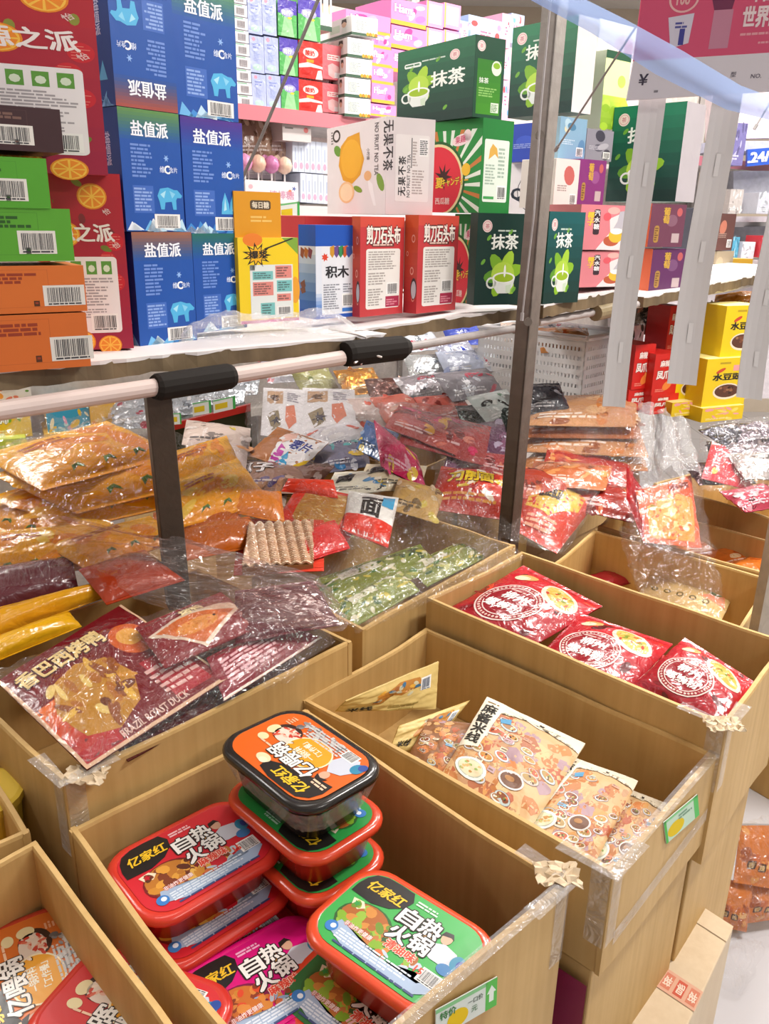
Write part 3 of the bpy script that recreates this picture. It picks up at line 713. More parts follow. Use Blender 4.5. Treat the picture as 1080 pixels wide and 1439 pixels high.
# behind and right of the tall post
rcarton('matcha_carton', 'green matcha carton on end above the blue box, half behind the tall post', 'carton', (802, 157), .30, 40, 829, 20, .2,
        {'left': pr_matcha(5, '1A7A50')}, {'left': '146444', 'front': 'D8CFCC', '*': '1A5A40'}, xL=713)
rcarton('jelly_carton', 'blue carton under the end-on matcha carton beside the tall post', 'carton', (790, 224), .30, 40, 800, 168, .2, {'left': pr_stack('2A4AB4', 3, None, 'D8E0F4', ('3A5AC8',))}, '2A46A8', xL=711)
rcarton('chewy_candy_carton', 'white carton with black chewy lettering beside the tall post', 'carton', (792, 300), .30, 40, 803, 226, .2,
        {'left': (lambda p: (p.rect(0, 0, 100, 92, 'E6E2E4'), p.fan([(30, 68), (44, 84), (62, 78), (60, 68), (44, 62)], 'DE8A86', 2), p.ring(60, 40, 44, 42.5, '6A6A70', 1.6), p.text('Q嚼', 6, 22, 28, '1E2A3A', 3, bold=.04), p)[-1])(Pr(100, 92))}, 'E2DEE0', xL=712)
rcarton('tall_white_carton', 'tall white carton with faint pink print beside the end-on matcha carton', 'carton', (831, 160), .40, 40, 893, 26, .1, {'front': (lambda p: (p.rect(0, 0, 100, 200, 'E4DCDE'), p.ell(60, 150, 26, 30, 'DCC2CA', 1.5), p.ell(66, 152, 10, 20, 'D6A8B8', 2), p.lines(8, 120, 30, 40, 4, 'C8B8BC', 2, seed=2), p)[-1])(Pr(100, 200))}, 'DDD6D8')
rcarton('grape_candy_carton', 'pale green grape carton behind the price board', 'carton', (842, 180), .34, 40, 876, 69, .12,
        {'front': (lambda p: (p.rect(0, 0, 100, 300, 'D4E0A8'), p.rect(0, 270, 100, 30, '1C4A34', 2), p.grad(0, 0, 100, 130, '7EA428', 'A8C44A', 6, 1.2), *[p.ell(R_.uniform(10, 90), R_.uniform(5, 120), 16, 16, R_.choice(['9CBE34', '88AE2A', 'B4D050']), 1.5+R_.random()*.4, 12) for _ in range(14)], p.ell(70, 190, 16, 24, 'A8C860', 2), p)[-1])(Pr(100, 300))}, {'front': 'D4E0A8', 'right': 'C8C4C2', '*': 'C4C8B0'})
rcarton('picture_carton', 'carton with pale blue picture print right of the tall post', 'carton', (783, 222), .28, 40, 820, 163, .1, {'front': pr_stack('7FA4BC', 8, None, 'E8EEF0', ('A8C4D0', '5A84A8', 'D8C8A0', '4A7A98'))}, '8AA8B8')
rcarton('picture_carton', 'carton with dark grape photo print right of the blue picture carton', 'carton', (821, 224), .30, 40, 858, 180, .1, {'front': pr_stack('8A8690', 9, None, 'C8C4CC', ('5A5664', '46424E', 'A8A4AC', '3E3A48'))}, '8A8690')
rcarton('strawberry_carton', 'cream strawberry carton under the blue picture carton', 'carton', (776, 292), .22, 40, 809, 222, .12, {'front': pr_stack('DCD2CC', 5, None, '6A6460', ('B8605A',))}, 'D6CCC6')
rcarton('purple_candy_carton', 'magenta purple carton beside the cream strawberry carton', 'carton', (809, 288), .22, 36, 846, 223, .12, {'front': pr_purple(3, '7E2E70')}, '7A2C6A')
for nm, A, yt in (('upper pink soda bottle gummy box on the shelf beside a matcha box', (811, 351), 287), ('lower pink soda bottle gummy box standing on the shelf', (812, 404), 353)):
    rcarton('gummy_carton', nm, 'carton', A, .06, 30, 884, yt, .12, {'front': pr_gummy(1)}, {'top': 'E0A8A8', '*': 'D47A80'}, group='pink soda bottle gummy boxes')
for nm, A, yt, bg in (('upper purple grape carton between two paper strips', (909, 347), 286, '6A3A4E'), ('lower purple grape carton between two paper strips, on the shelf', (910, 411), 350, '5C2A58')):
    rcarton('purple_candy_carton', nm, 'carton', A, .08, 33, 957, yt, .12, {'front': pr_purple(2, bg)}, {'left': 'E07048', 'front': bg, '*': bg}, xL=885, group='purple grape cartons')
rcarton('matcha_carton', 'green matcha carton behind the hanging paper strips, on pink boxes', 'carton', (948, 283), .10, 45, 974, 142, .2, {'left': pr_matcha(6, '1A7A58')}, {'left': '136448', 'front': 'B9B2B6', 'top': 'C4D850', '*': '3A6A5A'}, xL=850)
rcarton('dark_candy_carton', 'dark grey carton behind the second hanging paper strip', 'carton', (958, 405), .22, 38, 985, 292, .1, {'front': pr_stack('3E3E4A', 12, None, 'A8A8B0', ('5A5A68',))}, '44444E')
rcarton('brown_candy_carton', 'small brown carton seen right of the second paper strip', 'carton', (1003, 352), .30, 38, 1027, 300, .1, {'front': pr_stack('5E3A34', 13, None, 'C8B0A0', ('B8705A',))}, '5A3A34')
rcarton('beige_candy_carton', 'small beige carton seen right of the second paper strip, below a brown one', 'carton', (1000, 402), .30, 38, 1024, 353, .1, {'front': pr_stack('A8987E', 14, None, '6A5A4A', ('BCAA8C',))}, 'A8987E')
rcarton('yellow_jelly_carton', 'small mustard yellow carton at the far end of the shelf', 'carton', (1016, 394), .34, 30, 1053, 364, .1, {'front': pr_stack('C89A28', 15, None, 'E8C868', ())}, 'C89A28')
# ================================================================== open cardboard crates
def crate(label, px, z, h, corners=None, inset=.006, t=.006, group='open cardboard cartons of food', seed=0, mat=None, lower=None, name='cardboard_carton', missing=(), sh=.012):
    """px: rim corners (near-left, far-left, far-right, near-right as seen) at height z; walls hang straight down h"""
    c = corners or [onz(x, y, z) for x, y in px]
    r = random.Random(seed); mid = sum(c, Vector())/4; zb = z-h
    root = thing(name, label, 'carton', Vector((mid.x, mid.y, zb)), group)
    m = mat or M_CARD; n = 14
    for k in range(4):
        if k in missing: continue
        a, b = c[k], c[(k+1) % 4]; D = b-a; L = D.length; Dn = D.normalized(); In = Vector((-Dn.y, Dn.x, 0))
        if In.dot(mid-a) < 0: In = -In
        bow = r.uniform(-.004, .006); tt = t+.003
        mb = MB(); vs = []
        for i in range(n+1):
            s = i/n; p = a + D*s + In*(bow*math.sin(math.pi*s)+.0015*math.sin(7*s+seed+k)); wz = .002*noise.noise(Vector((s*5, seed*3.1+k, 0)))
            q = Vector((p.x, p.y, zb)); top = Vector((p.x, p.y, z+wz))
            # outer low, outer shoulder, crest outer, crest inner, inner shoulder, inner low
            vs += [q, top-Vector((0, 0, .004)), top+In*.0015, top+In*(tt-.0015), top+In*tt-Vector((0, 0, .004)), q+In*t]
        fs = []
        for i in range(n):
            o, e = 6*i, 6*i+6
            for j in range(6): fs.append((o+j, e+j, e+(j+1) % 6, o+(j+1) % 6))
        fs += [tuple(range(6))[::-1], tuple(6*n+j for j in range(6))]
        if Dn.cross(In).z < 0: fs = [f[::-1] for f in fs]
        mb.add(vs, fs, 'B8894F'); mk('side_panel', mb, m, root, root.location)
    mb = MB(); lo = [Vector((p.x, p.y, zb)) + (Vector((mid.x-p.x, mid.y-p.y, 0)))*.03 for p in c]
    mb.add(lo + [p+Vector((0, 0, .006)) for p in lo], [(3, 2, 1, 0), (4, 5, 6, 7), (0, 1, 5, 4), (1, 2, 6, 5), (2, 3, 7, 6), (3, 0, 4, 7)], 'B8894F')
    mk('bottom_panel', mb, m, root, root.location)
    if lower:
        base = [Vector((p.x, p.y, 0)) + Vector((mid.x-p.x, mid.y-p.y, 0)).normalized()*sh for p in c]
        r2 = thing(name, lower, 'carton', Vector((mid.x, mid.y, 0)), 'closed cartons under the open ones'); up = Vector((0, 0, zb-.004))
        mb = MB(); mb.add(base+[p+up for p in base], [(3, 2, 1, 0), (4, 5, 6, 7), (0, 1, 5, 4), (1, 2, 6, 5), (2, 3, 7, 6), (3, 0, 4, 7)], 'B8894F')
        mk('carton_body', mb, m, r2, r2.location, bevel=.003)
    return root, c
def tapestrip(parent, pts, w, name='packing_tape', mat=None, nrm=None):
    """clear tape stuck along a line of points, w wide, lifted off by a hair"""
    mb = MB(); nrm = nrm or Vector((0, 0, 1)); vs = []
    for i, p in enumerate(pts):
        d = (pts[min(i+1, len(pts)-1)]-pts[max(0, i-1)]).normalized(); s = d.cross(nrm).normalized()
        vs += [p+s*w/2+nrm*.001, p-s*w/2+nrm*.001]
    mb.add(vs, [(2*i, 2*i+1, 2*i+3, 2*i+2) for i in range(len(pts)-1)], 'EEEEEE')
    return mk(name, mb, mat or M_FILMHAZE, parent, parent.location)
ext = lambda a, b, c: a+c-b      # fourth corner of a parallelogram
def pxc(z, *pts): return [onz(x, y, z) for x, y in pts]
def order(a, b, c, d): return [a, b, c, d]
# hot pot carton, in front
BL, BR, FR = pxc(.80, (95, 1165), (430, 996), (797, 1240)); FL = onz(410, 1574, .80)
C1, c1 = crate('open carton of plastic hot pot trays with a green price card on its front', None, .80, .24, [FL, BL, BR, FR], seed=1, lower='closed brown carton under the hot pot tray carton')
# noodle pouch carton
C2, c2 = crate('open carton holding cream sesame noodle pouches, taped corner', None, .80, .155, pxc(.80, (860, 1228), (422, 983), (598, 882), (1006, 1060)), seed=2, lower='closed carton with a crimson patch under the noodle pouch carton')
C3, c3 = crate('open carton of red snail noodle bags behind the noodle pouch carton', None, .85, .24, pxc(.85, (1020, 1020), (600, 840), (733, 775), (1112, 904)), seed=3, lower='closed brown carton under the red noodle bag carton', sh=.02)
F4, R4 = pxc(.86, (90, 1099), (495, 902)); D4 = (R4-F4).normalized(); B4 = Vector((-D4.y, D4.x, 0))
C4, c4 = crate('open carton piled with dark red roast duck bags in clear film', None, .86, .24, [F4, F4+B4*.42, R4+B4*.42, R4], seed=4, lower='closed brown carton under the roast duck carton')
N5, R5, B5 = pxc(.84, (510, 886), (725, 766), (577, 717))
C5, c5 = crate('open carton of green pouches under a sheet of clear film', None, .84, .22, [N5, ext(N5, R5, B5), B5, R5], seed=5, lower='closed brown carton under the green pouch carton')
N6, B6, E6 = pxc(.75, (762, 801), (834, 744), (1085, 813))
C6, c6 = crate('open carton with a crumpled clear bag inside, behind the red noodle bags', None, .75, .2, [N6, B6, E6, ext(N6, B6, E6)], seed=6, lower='closed brown carton under the clear bag carton')
N7, E7, X7 = pxc(.75, (840, 739), (1092, 811), (1120, 742))
X7 = E7+(X7-E7)*.6
C7, c7 = crate('open carton of orange film packs next to the grey post edge', None, .75, .2, [N7, ext(N7, E7, X7), X7, E7], seed=7, lower='closed brown carton under the orange film packs')
A8, B8 = pxc(.79, (968, 694), (1095, 733)); d8 = (B8-A8).normalized(); b8 = Vector((-d8.y, d8.x, 0))
C8, c8 = crate('open carton piled with dark foil packs at the right rear', None, .79, .22, [A8-d8*.12, A8-d8*.12+b8*.4, B8+d8*.2+b8*.4, B8+d8*.2], seed=8, lower='closed brown carton under the dark foil packs')
# two cartons cut by the picture's left side
R9, r9 = pxc(.80, (50, 1181), (262, 1468)); L9 = onz(-40, 1228, .80)
C9, c9 = crate('open carton of orange and red hot pot trays in the front left corner', None, .80, .24, [L9+(r9-R9)+(L9-R9)*1.6, L9+(L9-R9)*1.6, R9, r9], seed=9, lower='closed brown carton under the orange hot pot trays')
a10, b10 = pxc(.80, (78, 1154), (-30, 992)); v10 = Vector((-(b10-a10).y, (b10-a10).x, 0)).normalized()
C10, c10 = crate('open carton with a yellow tub in it beside the roast duck carton', None, .80, .24, [a10+v10*.36, b10+v10*.36, b10+v10*.03, a10+v10*.03], seed=10, lower='closed brown carton under the yellow tub carton')
# tape and torn corners
for root, c, k in ((C2, c2, 0), (C1, c1, 3), (C3, c3, 0), (C4, c4, 0)):
    p = c[k]; nx, pv = c[(k+1) % 4], c[k-1]
    a = p+(nx-p).normalized()*.07; b = p+(pv-p).normalized()*.07
    o = (p-sum(c, Vector())/4); o.z = 0; o.normalize()
    up = Vector((0, 0, .0015))
    tapestrip(root, [a+up+o*.002, p+up+o*.004, b+up+o*.002], .022, nrm=Vector((0, 0, 1)))
    for e, s in ((nx, 1), (pv, -1)):
        d = (e-p).normalized(); nr = Vector((d.y, -d.x, 0)); nr = nr if nr.dot(o) > 0 else -nr
        tapestrip(root, [p+d*.012+nr*.002, p+d*.012+nr*.002-Vector((0, 0, .11))], .024, nrm=nr)
d = (c2[3]-c2[0]).normalized(); nr = Vector((d.y, -d.x, 0))
tapestrip(C2, [c2[0]+d*t+nr*.003-Vector((0, 0, .11-.05*t)) for t in (.02, .1, .2, .3)], .022, nrm=nr)
tapestrip(C2, [c2[0]+d*t+Vector((0, 0, .002))-nr*.002 for t in (.0, .1, .2, .34)], .016)
tapestrip(C1, [lerp(c1[3], c1[0], t)+Vector((0, 0, .002)) for t in (.0, .2, .5, .8)], .016)
def scraps(p, seed, n=5):
    r = random.Random(seed)
    o = thing('torn_cardboard_scrap', {1: 'frayed torn cardboard edge at the front corner of the hot pot carton', 2: 'frayed torn cardboard corner below the roast duck bags', 3: 'frayed torn cardboard corner of the red noodle bag carton'}[seed], 'cardboard scrap', p)
    mb = MB(); pts = []
    for i in range(n):
        a = p+Vector((r.uniform(-.018, .018), r.uniform(-.018, .018), r.uniform(-.004, .006)))
        pts.append((a, r.uniform(.006, .014)))
    P = lambda u, v: p+Vector(((u-.5)*.05+.008*noise.noise(Vector((u*6, v*6, seed))), (v-.5)*.035+.006*noise.noise(Vector((u*6, v*6, seed+5))), .008*noise.noise(Vector((u*9, v*9, seed+9)))+.004))
    mb.grid(P, 12, 8, lambda u, v: mix('E2D2B4', 'B08850', abs(noise.noise(Vector((u*8, v*8, seed))))*1.6)); ob = mk('torn_liner', mb, M_CARDPALE, o, o.location)
    sm = ob.modifiers.new('paper', 'SOLIDIFY'); sm.thickness = .0012
scraps(c1[3]-Vector((.01, -.01, 0)), 1); scraps(c4[0]+Vector((.02, .015, -.004)), 2); scraps(c3[0]+Vector((-.004, .0, 0)), 3)
# crimson print on the closed carton's corner
lowc = [o for o in bpy.data.objects if o.get('label', '').startswith('closed carton with a crimson')][0]
dn = (c2[1]-c2[0]).normalized(); nn = Vector((dn.y, -dn.x, 0)); nn = nn if nn.dot(c2[0]-sum(c2, Vector())/4) > 0 else -nn
mb = MB(); o_ = Vector((c2[0].x, c2[0].y, .50))+nn*.001+dn*.012
mb.quad(o_, o_+dn*.25, o_+dn*.25+Vector((0, 0, .12)), o_+Vector((0, 0, .12)), '8E1F4C'); mb.quad(o_-Vector((0, 0, .02))+nn*.0003, o_+dn*.25-Vector((0, 0, .02))+nn*.0003, o_+dn*.25+nn*.0003, o_+nn*.0003, '2A2028')
mk('printed_patch', mb, M_CARTON, lowc, lowc.location)

# price cards clipped to the cartons
def pr_card(arrow=True):
    p = Pr(100, 46); p.rrect(0, 0, 100, 46, 3, 'DCE6DE', 1); p.rect(80, 0, 20, 46, '63C25A', 1.5); p.rect(0, 40, 82, 6, '8CCB90', 1.5)
    p.poly([(86, 12), (94, 12), (94, 26), (98, 26), (90, 38), (82, 26), (86, 26)], 'EAF6EA', 2)
    p.ell(34, 16, 17, 14, 'E8C61C', 1.8); p.text('特价', 6, 26, 12, '4E8A52', 2.5, bold=.03); p.text('元', 56, 12, 9, '5A8A5E', 2.5); p.text('一口价', 50, 26, 8, '5A6A5E', 2.5)
    return p
def card(label, a, b, c, pr, name='price_card', group=None):
    """flat card with lower-left a, lower-right b, upper-left c"""
    root = thing(name, label, 'price card', (a+b)/2, group); n = (b-a).cross(c-a).normalized()
    mb = MB(); mb.box(a-n*.001, b-a, c-a, n*.001, 'E2EAE2'); mk('card_sleeve', mb, M_PLAST, root, root.location)
    ms = {}; emit(pr, lambda u, v, l: a+(b-a)*u+(c-a)*v+n*l, ms); mk('printed_face', ms['body'], M_PAPER, root, root.location)
    return root
# on the hot pot carton's front wall
dF = (c1[0]-c1[3]).normalized(); nF = Vector((-dF.y, dF.x, 0)); nF = nF if nF.dot(c1[3]-c1[2]) > 0 else -nF
def onwall(x, y, P, nrm, lift=.004): return onplane(x, y, P+nrm*lift, nrm)
card('white and green price card with an up arrow on the hot pot carton', onwall(612, 1462, c1[3], nF), onwall(697, 1412, c1[3], nF), onwall(612, 1420, c1[3], nF), pr_card())
nR = Vector((d.y, -d.x, 0)); nR = nR if nR.dot(c2[0]-c2[1]) > 0 else -nR
card('small green and white price card with a yellow spot on the noodle carton', onwall(936, 1186, c2[0], nR), onwall(982, 1145, c2[0], nR), onwall(932, 1156, c2[0], nR),
     (lambda p: (p.rect(0, 0, 100, 60, 'C9E4CC', 1), p.rect(0, 0, 6, 60, '5CBE5A', 1.5), p.rect(86, 0, 14, 60, '63C86A', 1.5), p.ell(30, 22, 24, 18, 'E8C81E', 2), p.lines(40, 34, 40, 16, 2, '7FA48A', 2.4, seed=2), p.rect(0, 54, 100, 6, '8AD08E', 1.5))[-1] or p)(Pr(100, 60)))

# ================================================================== sealed trays (self heating hot pots)
def rrpts(L, Wd, r, n=7):
    out = []
    for cx, cy, a0 in ((L/2-r, Wd/2-r, 0), (-L/2+r, Wd/2-r, 90), (-L/2+r, -Wd/2+r, 180), (L/2-r, -Wd/2+r, 270)):
        for k in range(n): a = math.radians(a0+k*90/(n-1)); out.append((cx+r*math.cos(a), cy+r*math.sin(a)))
    return out
def clipr(pts, L, Wd):  # unused corners are hidden by the rim
    return pts
TL_, TW_, TH_ = .192, .138, .062
def tray(label, loc, ydir, tilt, pr, rimc, bodyc, edgec, group, L=TL_, W=TW_, H=TH_, film_=False):
    root = thing('hot_pot_tray', label, 'food tray', loc, group)
    mb = MB()
    # section: (inset from the flange edge, height, colour)
    sec = [(.020, -H, bodyc), (.012, -H*.3, bodyc), (.008, -.013, bodyc), (.004, -.012, rimc), (0, -.009, rimc), (0, -.004, rimc), (.003, 0, rimc), (.010, .001, rimc), (.014, -.0015, rimc)]
    rings = []
    for ins, z, c in sec: rings.append([(x, y, z) for x, y in rrpts(L-2*ins, W-2*ins, .038-ins*.5)])
    n = len(rings[0]); vs = [p for g in rings for p in g]; fs = []; cs = []
    for i in range(len(rings)-1):
        for k in range(n): fs.append((i*n+k, i*n+(k+1) % n, (i+1)*n+(k+1) % n, (i+1)*n+k)); cs.append(sec[i+1][2])
    fs.append(tuple(range(n))[::-1]); cs.append(bodyc)
    mb.add(vs, fs, cs); mk('tray_body', mb, M_PLAST, root, smooth=True)
    mb = MB(); lp_ = rrpts(L-.022, W-.022, .032); vs = [(x, y, .0012) for x, y in lp_]; mb.add([(0, 0, .0012)]+vs, [(0, 1+i, 1+(i+1) % len(vs)) for i in range(len(vs))], edgec)
    ms = {}
    LL, WW = L-.022, W-.022
    emit(pr, lambda u, v, l: ((u-.5)*LL, (v-.5)*WW, .0014+l), ms, 0, 0, .00016)
    lid = MB(); lid.v, lid.f, lid.c, lid.m = mb.v, mb.f, mb.c, mb.m
    b = ms['body']; lid.add(b.v, b.f, b.c)
    mk('lid_film', lid, M_LID, root)
    lf = [c for c in root.children if c.name.startswith('lid_film')][0]
    for k, m in ms.items():
        if k != 'body': mk(k, m, M_LID, lf)
    if film_:   # shrink wrap gathered under the rim
        mb = MB(); r = random.Random(3); vs = []; P1, P2 = rrpts(L-.004, W-.004, .036, 12), rrpts(L-.03, W-.03, .03, 12)
        vs = [(x*(1+.012*r.random()), y*(1+.012*r.random()), -.012) for x, y in P1]+[(x*(1+.05*r.random()), y*(1+.05*r.random()), -H*.75) for x, y in P2]
        k = len(P1); mb.add(vs, [(i, i+k, (i+1) % k+k, (i+1) % k) for i in range(k)], 'FFFFFF'); mk('shrink_wrap', mb, M_FILMHAZE, root)
    u = Vector((ydir.x, ydir.y, 0)).normalized(); v = Vector((-u.y, u.x, 0)); zz = Vector((0, 0, 1))
    rot = Matrix((u, v, zz)).transposed()
    root.rotation_euler = (rot @ Matrix.Rotation(math.radians(tilt[0]), 3, 'X') @ Matrix.Rotation(math.radians(tilt[1]), 3, 'Y')).to_euler()
    return root
def inlid(pts, W=100, H=70, r=19):
    out = []
    for x, y in pts:
        x = min(max(x, 0.5), W-.5); y = min(max(y, .5), H-.5)
        for cx, cy in ((r, r), (W-r, r), (r, H-r), (W-r, H-r)):
            if (x < r) == (cx == r) and (y < r) == (cy == r) and ((x < r or x > W-r) and (y < r or y > H-r)):
                dx, dy = x-cx, y-cy; q_ = math.hypot(dx, dy)
                if q_ > r: x, y = cx+dx*r/q_, cy+dy*r/q_
        out.append((x, y))
    return out
def person(p, x, y, s, l=2.2):
    """small figure in a white jacket holding up a blue tub, as printed on the lid"""
    p.fan([(x-s*1.2, y-s*.6), (x-s*.9, y+s*.1), (x-s*.2, y+s*.5), (x+s*.7, y+s*.3), (x+s*1.1, y-s*.2), (x+s*.8, y-s*.9), (x-s*.4, y-s*.9)], 'C9CCD6', l)
    p.ell(x-s*.35, y+s*.85, s*.34, s*.42, 'D6A88C', l+.3); p.fan([(x-s*.8, y+s*.9), (x-s*.7, y+s*1.3), (x-s*.2, y+s*1.4), (x+s*.05, y+s*1.0), (x-s*.2, y+s*1.08)], '241C1A', l+.5)
    p.ell(x+s*1.05, y-s*.2, s*.42, s*.55, '2E86A8', l+.5); p.ell(x+s*1.2, y-s*.2, s*.2, s*.3, '2A4A9A', l+.8); p.ell(x+s*.7, y-s*1.0, s*.5, s*.4, '3A78B0', l+.4)
def logo(p, x, y, w, flip=False, l=3):
    p.text('亿家红', x, y, w*.32, 'F0C22A', l+.5, w=w, bold=.03, rot=0, out='3A2A10', ow=.045, shear=.12)
def pr_pot(bg, accent, food, blurb='麻辣味'):
    """lid: black logo corner, big outlined title, dish photo, figure at the right"""
    p = Pr(100, 70); p.fan(inlid([(0, 0), (20, 0), (50, 0), (80, 0), (100, 0), (100, 10), (100, 35), (100, 60), (100, 70), (80, 70), (50, 70), (20, 70), (0, 70), (0, 60), (0, 35), (0, 10)]+[]), bg, 1) if 0 else None
    p.fan(inlid([(2, 44), (2, 52), (4, 60), (8, 66), (16, 69), (26, 69.5), (38, 69), (42, 62), (40, 54), (32, 47), (20, 43)]), '1E1A18', 1.6); p.ring(22, 58, .1, .1, accent, 1.7, 4)
    logo(p, 8, 52, 29)
    # dish
    r = random.Random(4)
    p.ell(27, 26, 21, 17, mix(bg, '201008', .5), 1.5); p.ell(26, 28, 18, 14, food[0], 1.8)
    for i in range(34):
        p.ell(r.uniform(12, 44), r.uniform(16, 38), r.uniform(2, 6), r.uniform(1.5, 4), r.choice(food), 2+r.random()*.6, 9, r.random()*3)
    for i in range(26): p.ell(r.uniform(26, 72), r.uniform(12, 26), r.uniform(2, 5), r.uniform(1, 3), r.choice(food+['B8C4D0', '8FA8C8', 'C86A3C']), 1.9+r.random()*.4, 8, r.random()*3)
    p.fan(inlid([(10, 10), (14, 20), (40, 13), (80, 12), (88, 22), (92, 12), (82, 4), (30, 3)]), '9FB2CC', 2.65); p.lines(18, 6, 62, 9, 4, 'D8E0EA', 2.9, seed=3); p.lines(20, 2.2, 64, 3, 1, '3A4A78', 3, 0, seed=5)
    p.ell(12, 12, 4.5, 4.5, '3A7AC0', 3); p.ell(13, 12.6, 2, 2, 'E4ECF4', 3.2)
    p.text('非油炸更健康', 17, 18, 4, 'F0E6E0', 3.2, w=22, out='C03A3A', ow=.08)
    person(p, 80, 42, 11)
    for i, (x, y) in enumerate(((64, 44), (68, 46), (71, 40))): p.ell(x, y, 1.2, 7, 'E0A038', 2.4, 10, -.3+.2*i)
    # title in two rows
    p.text('自', 41, 43, 14, 'F2EFEA', 4, w=14, bold=.035, out='241A18', ow=.09); p.text('热', 57, 45, 14, 'F2EFEA', 4, w=14, bold=.035, out='241A18', ow=.09); p.text('火', 43, 28, 14, 'F2EFEA', 4, w=14, bold=.035, out='241A18', ow=.09); p.text('锅', 58, 30, 14, 'F2EFEA', 4, w=14, bold=.035, out='241A18', ow=.09)
    p.text(blurb, 47, 21.5, 7, 'E24A34', 4.2, bold=.04, out='F4D8C8', ow=.09)
    p.lines(44, 61, 24, 5, 2, mix(bg, 'FFFFFF', .7), 3, seed=2, fill=.6)
    p.text('15', 73, 18, 5, 'E24A34', 4, bold=.03); p.part('barcode_label').bars(77, 14, 15, 11, 3.6, 3); p.part()
    p.fan([(8, 40), (16, 41), (20, 37), (16, 33), (10, 35)], 'E9D9BC', 2.2); p.star(13, 37, 1.5, 3, 5, mix(bg, '000000', .1), 2.6)
    return p
def pr_yiwei(bg='E0641C'):
    """orange lid with the round yellow stew emblem"""
    p = Pr(100, 70); r = random.Random(9)
    p.fan(inlid([(4, 42), (3, 52), (6, 62), (14, 68), (30, 69), (44, 69), (58, 66), (60, 58), (48, 52), (30, 50), (18, 44)]), '1E1A18', 1.6)
    logo(p, 13, 54, 34)
    p.ell(64, 58, 7, 4.5, 'EBD9AE', 2); p.ell(62, 60, 4, 3, 'F2E6C4', 2.3)
    p.ell(46, 30, 21, 17, 'E8A01E', 2.2); p.ring(46, 30, 21, 19.6, 'F4E6C0', 2.4, 30, .82)
    p.text('一锅好料', 37, 30, 6.5, 'F7EFD8', 3.4, w=20, bold=.03); p.text('「工作餐」', 37, 22, 6, 'F7EFD8', 3.4, w=20, bold=.03)
    p.text('亿喂锅', 24, 37, 15, 'F2EEE8', 4, w=46, bold=.035, out='2A201C', ow=.08, rot=-.02)
    p.ell(76, 26, 13, 11, '3A241C', 1.8); p.ell(74, 28, 12, 9, 'E6D4C4', 2)
    for i in range(26): p.ell(r.uniform(64, 84), r.uniform(20, 34), 2.4, 1.2, r.choice(['C8402E', 'E8B8A0', 'D86A50', 'F0DCC8']), 2.2+r.random()*.4, 8, r.random()*3)
    for i in range(40): p.ell(r.uniform(30, 78), r.uniform(5, 14), r.uniform(2, 4), r.uniform(1, 2.4), r.choice(['B8B4B0', '8C8A8C', 'C8C4BE', '6E6A6A']), 2+r.random()*.4, 8, r.random()*3)
    p.lines(28, 4, 46, 14, 5, 'C9C6C4', 2.8, seed=7); p.part('barcode_label').bars(14, 5, 14, 10, 3, 5); p.part()
    p.fan([(4, 18), (10, 30), (20, 34), (28, 24), (24, 12), (12, 8)], 'C8CCD8', 2.2); p.ell(7, 16, 5, 6, '2E86A8', 2.6); p.ell(5, 12, 3.5, 4, '2A4A9A', 2.8)
    p.ell(18, 38, 4, 4.5, 'D6A88C', 2.6); p.fan([(12, 40), (15, 45), (21, 45), (23, 40), (18, 42)], '241C1A', 2.9)
    p.lines(6, 45, 14, 6, 2, 'F0C8A8', 2.6, seed=4); p.ell(88, 30, 5, 6, 'E8D8A8', 2); p.ell(86, 42, 5, 4, 'E8D8A8', 2)
    p.lines(70, 44, 18, 3, 1, 'F0C8A8', 2.6, seed=5); p.lines(84, 8, 8, 10, 4, 'F0B890', 2.6, seed=6)
    return p
RED = pr_pot('CC2430', 'E0A030', ['B8742A', 'D89A3C', '7A3A1E', 'C8862E', 'E0B050', '5A2A18'])
PINK = pr_pot('D60C78', 'E0A030', ['C8702A', 'D88A3C', '8A3A1E', 'C8862E', 'D84A28'])
GRN = pr_pot('3DA64E', 'E0A030', ['A8602A', 'C8863C', '8FB23C', '7FA82E', 'B8743A', '6A8A2A'], '清油味')
ORG = pr_yiwei()
e1 = Vector((.72, .69, 0)); e2 = Vector((.69, -.72, 0))
def L2(a, b, z): A_, B_ = onz(*a, z), onz(*b, z); return (A_+B_)/2, (B_-A_)
GT = 'plastic hot pot trays'
def tr(label, a, b, z, pr, rim, body, edge, tilt=(0, 0), **k):
    m_, dd = L2(a, b, z); return tray(label, m_, dd, tilt, pr, rim, body, edge, GT, **k)
tr('red lidded hot pot tray on top of its pile by the back wall', (172, 1258), (366, 1152), .765, RED, 'D23A2C', 'C02C26', 'CC2430', (2, 0))
tr('red hot pot tray second in the pile under the topmost red one', (196, 1318), (372, 1212), .715, RED, 'D23A2C', 'C02C26', 'CC2430', (3, 0))
tr('red hot pot tray third in the red pile, just above the magenta one', (214, 1372), (386, 1266), .685, RED, 'D23A2C', 'C02C26', 'CC2430', (3, 0))
tr('magenta lidded hot pot tray in the middle of the carton front', (286, 1432), (452, 1330), .70, PINK, 'DB1478', 'D8382C', 'D60C78', (0, 2))
tr('orange lidded hot pot tray in a black tub on top of the green trays', (492, 1112), (358, 1014), .865, ORG, '26221F', '2A2624', 'E0641C', (0, 0), film_=True)
tr('green lidded orange hot pot tray directly under the black tub', (494, 1182), (368, 1082), .795, GRN, 'D8482A', 'C83A28', '2E9444', (0, 1))
tr('green lidded orange hot pot tray second under the black tub', (496, 1240), (372, 1132), .742, GRN, 'D8482A', 'C83A28', '2E9444', (0, 1))
tr('green lidded orange hot pot tray lowest of the pile under the black tub', (478, 1332), (378, 1222), .676, GRN, 'D8482A', 'C83A28', '2E6A34', (0, 2))
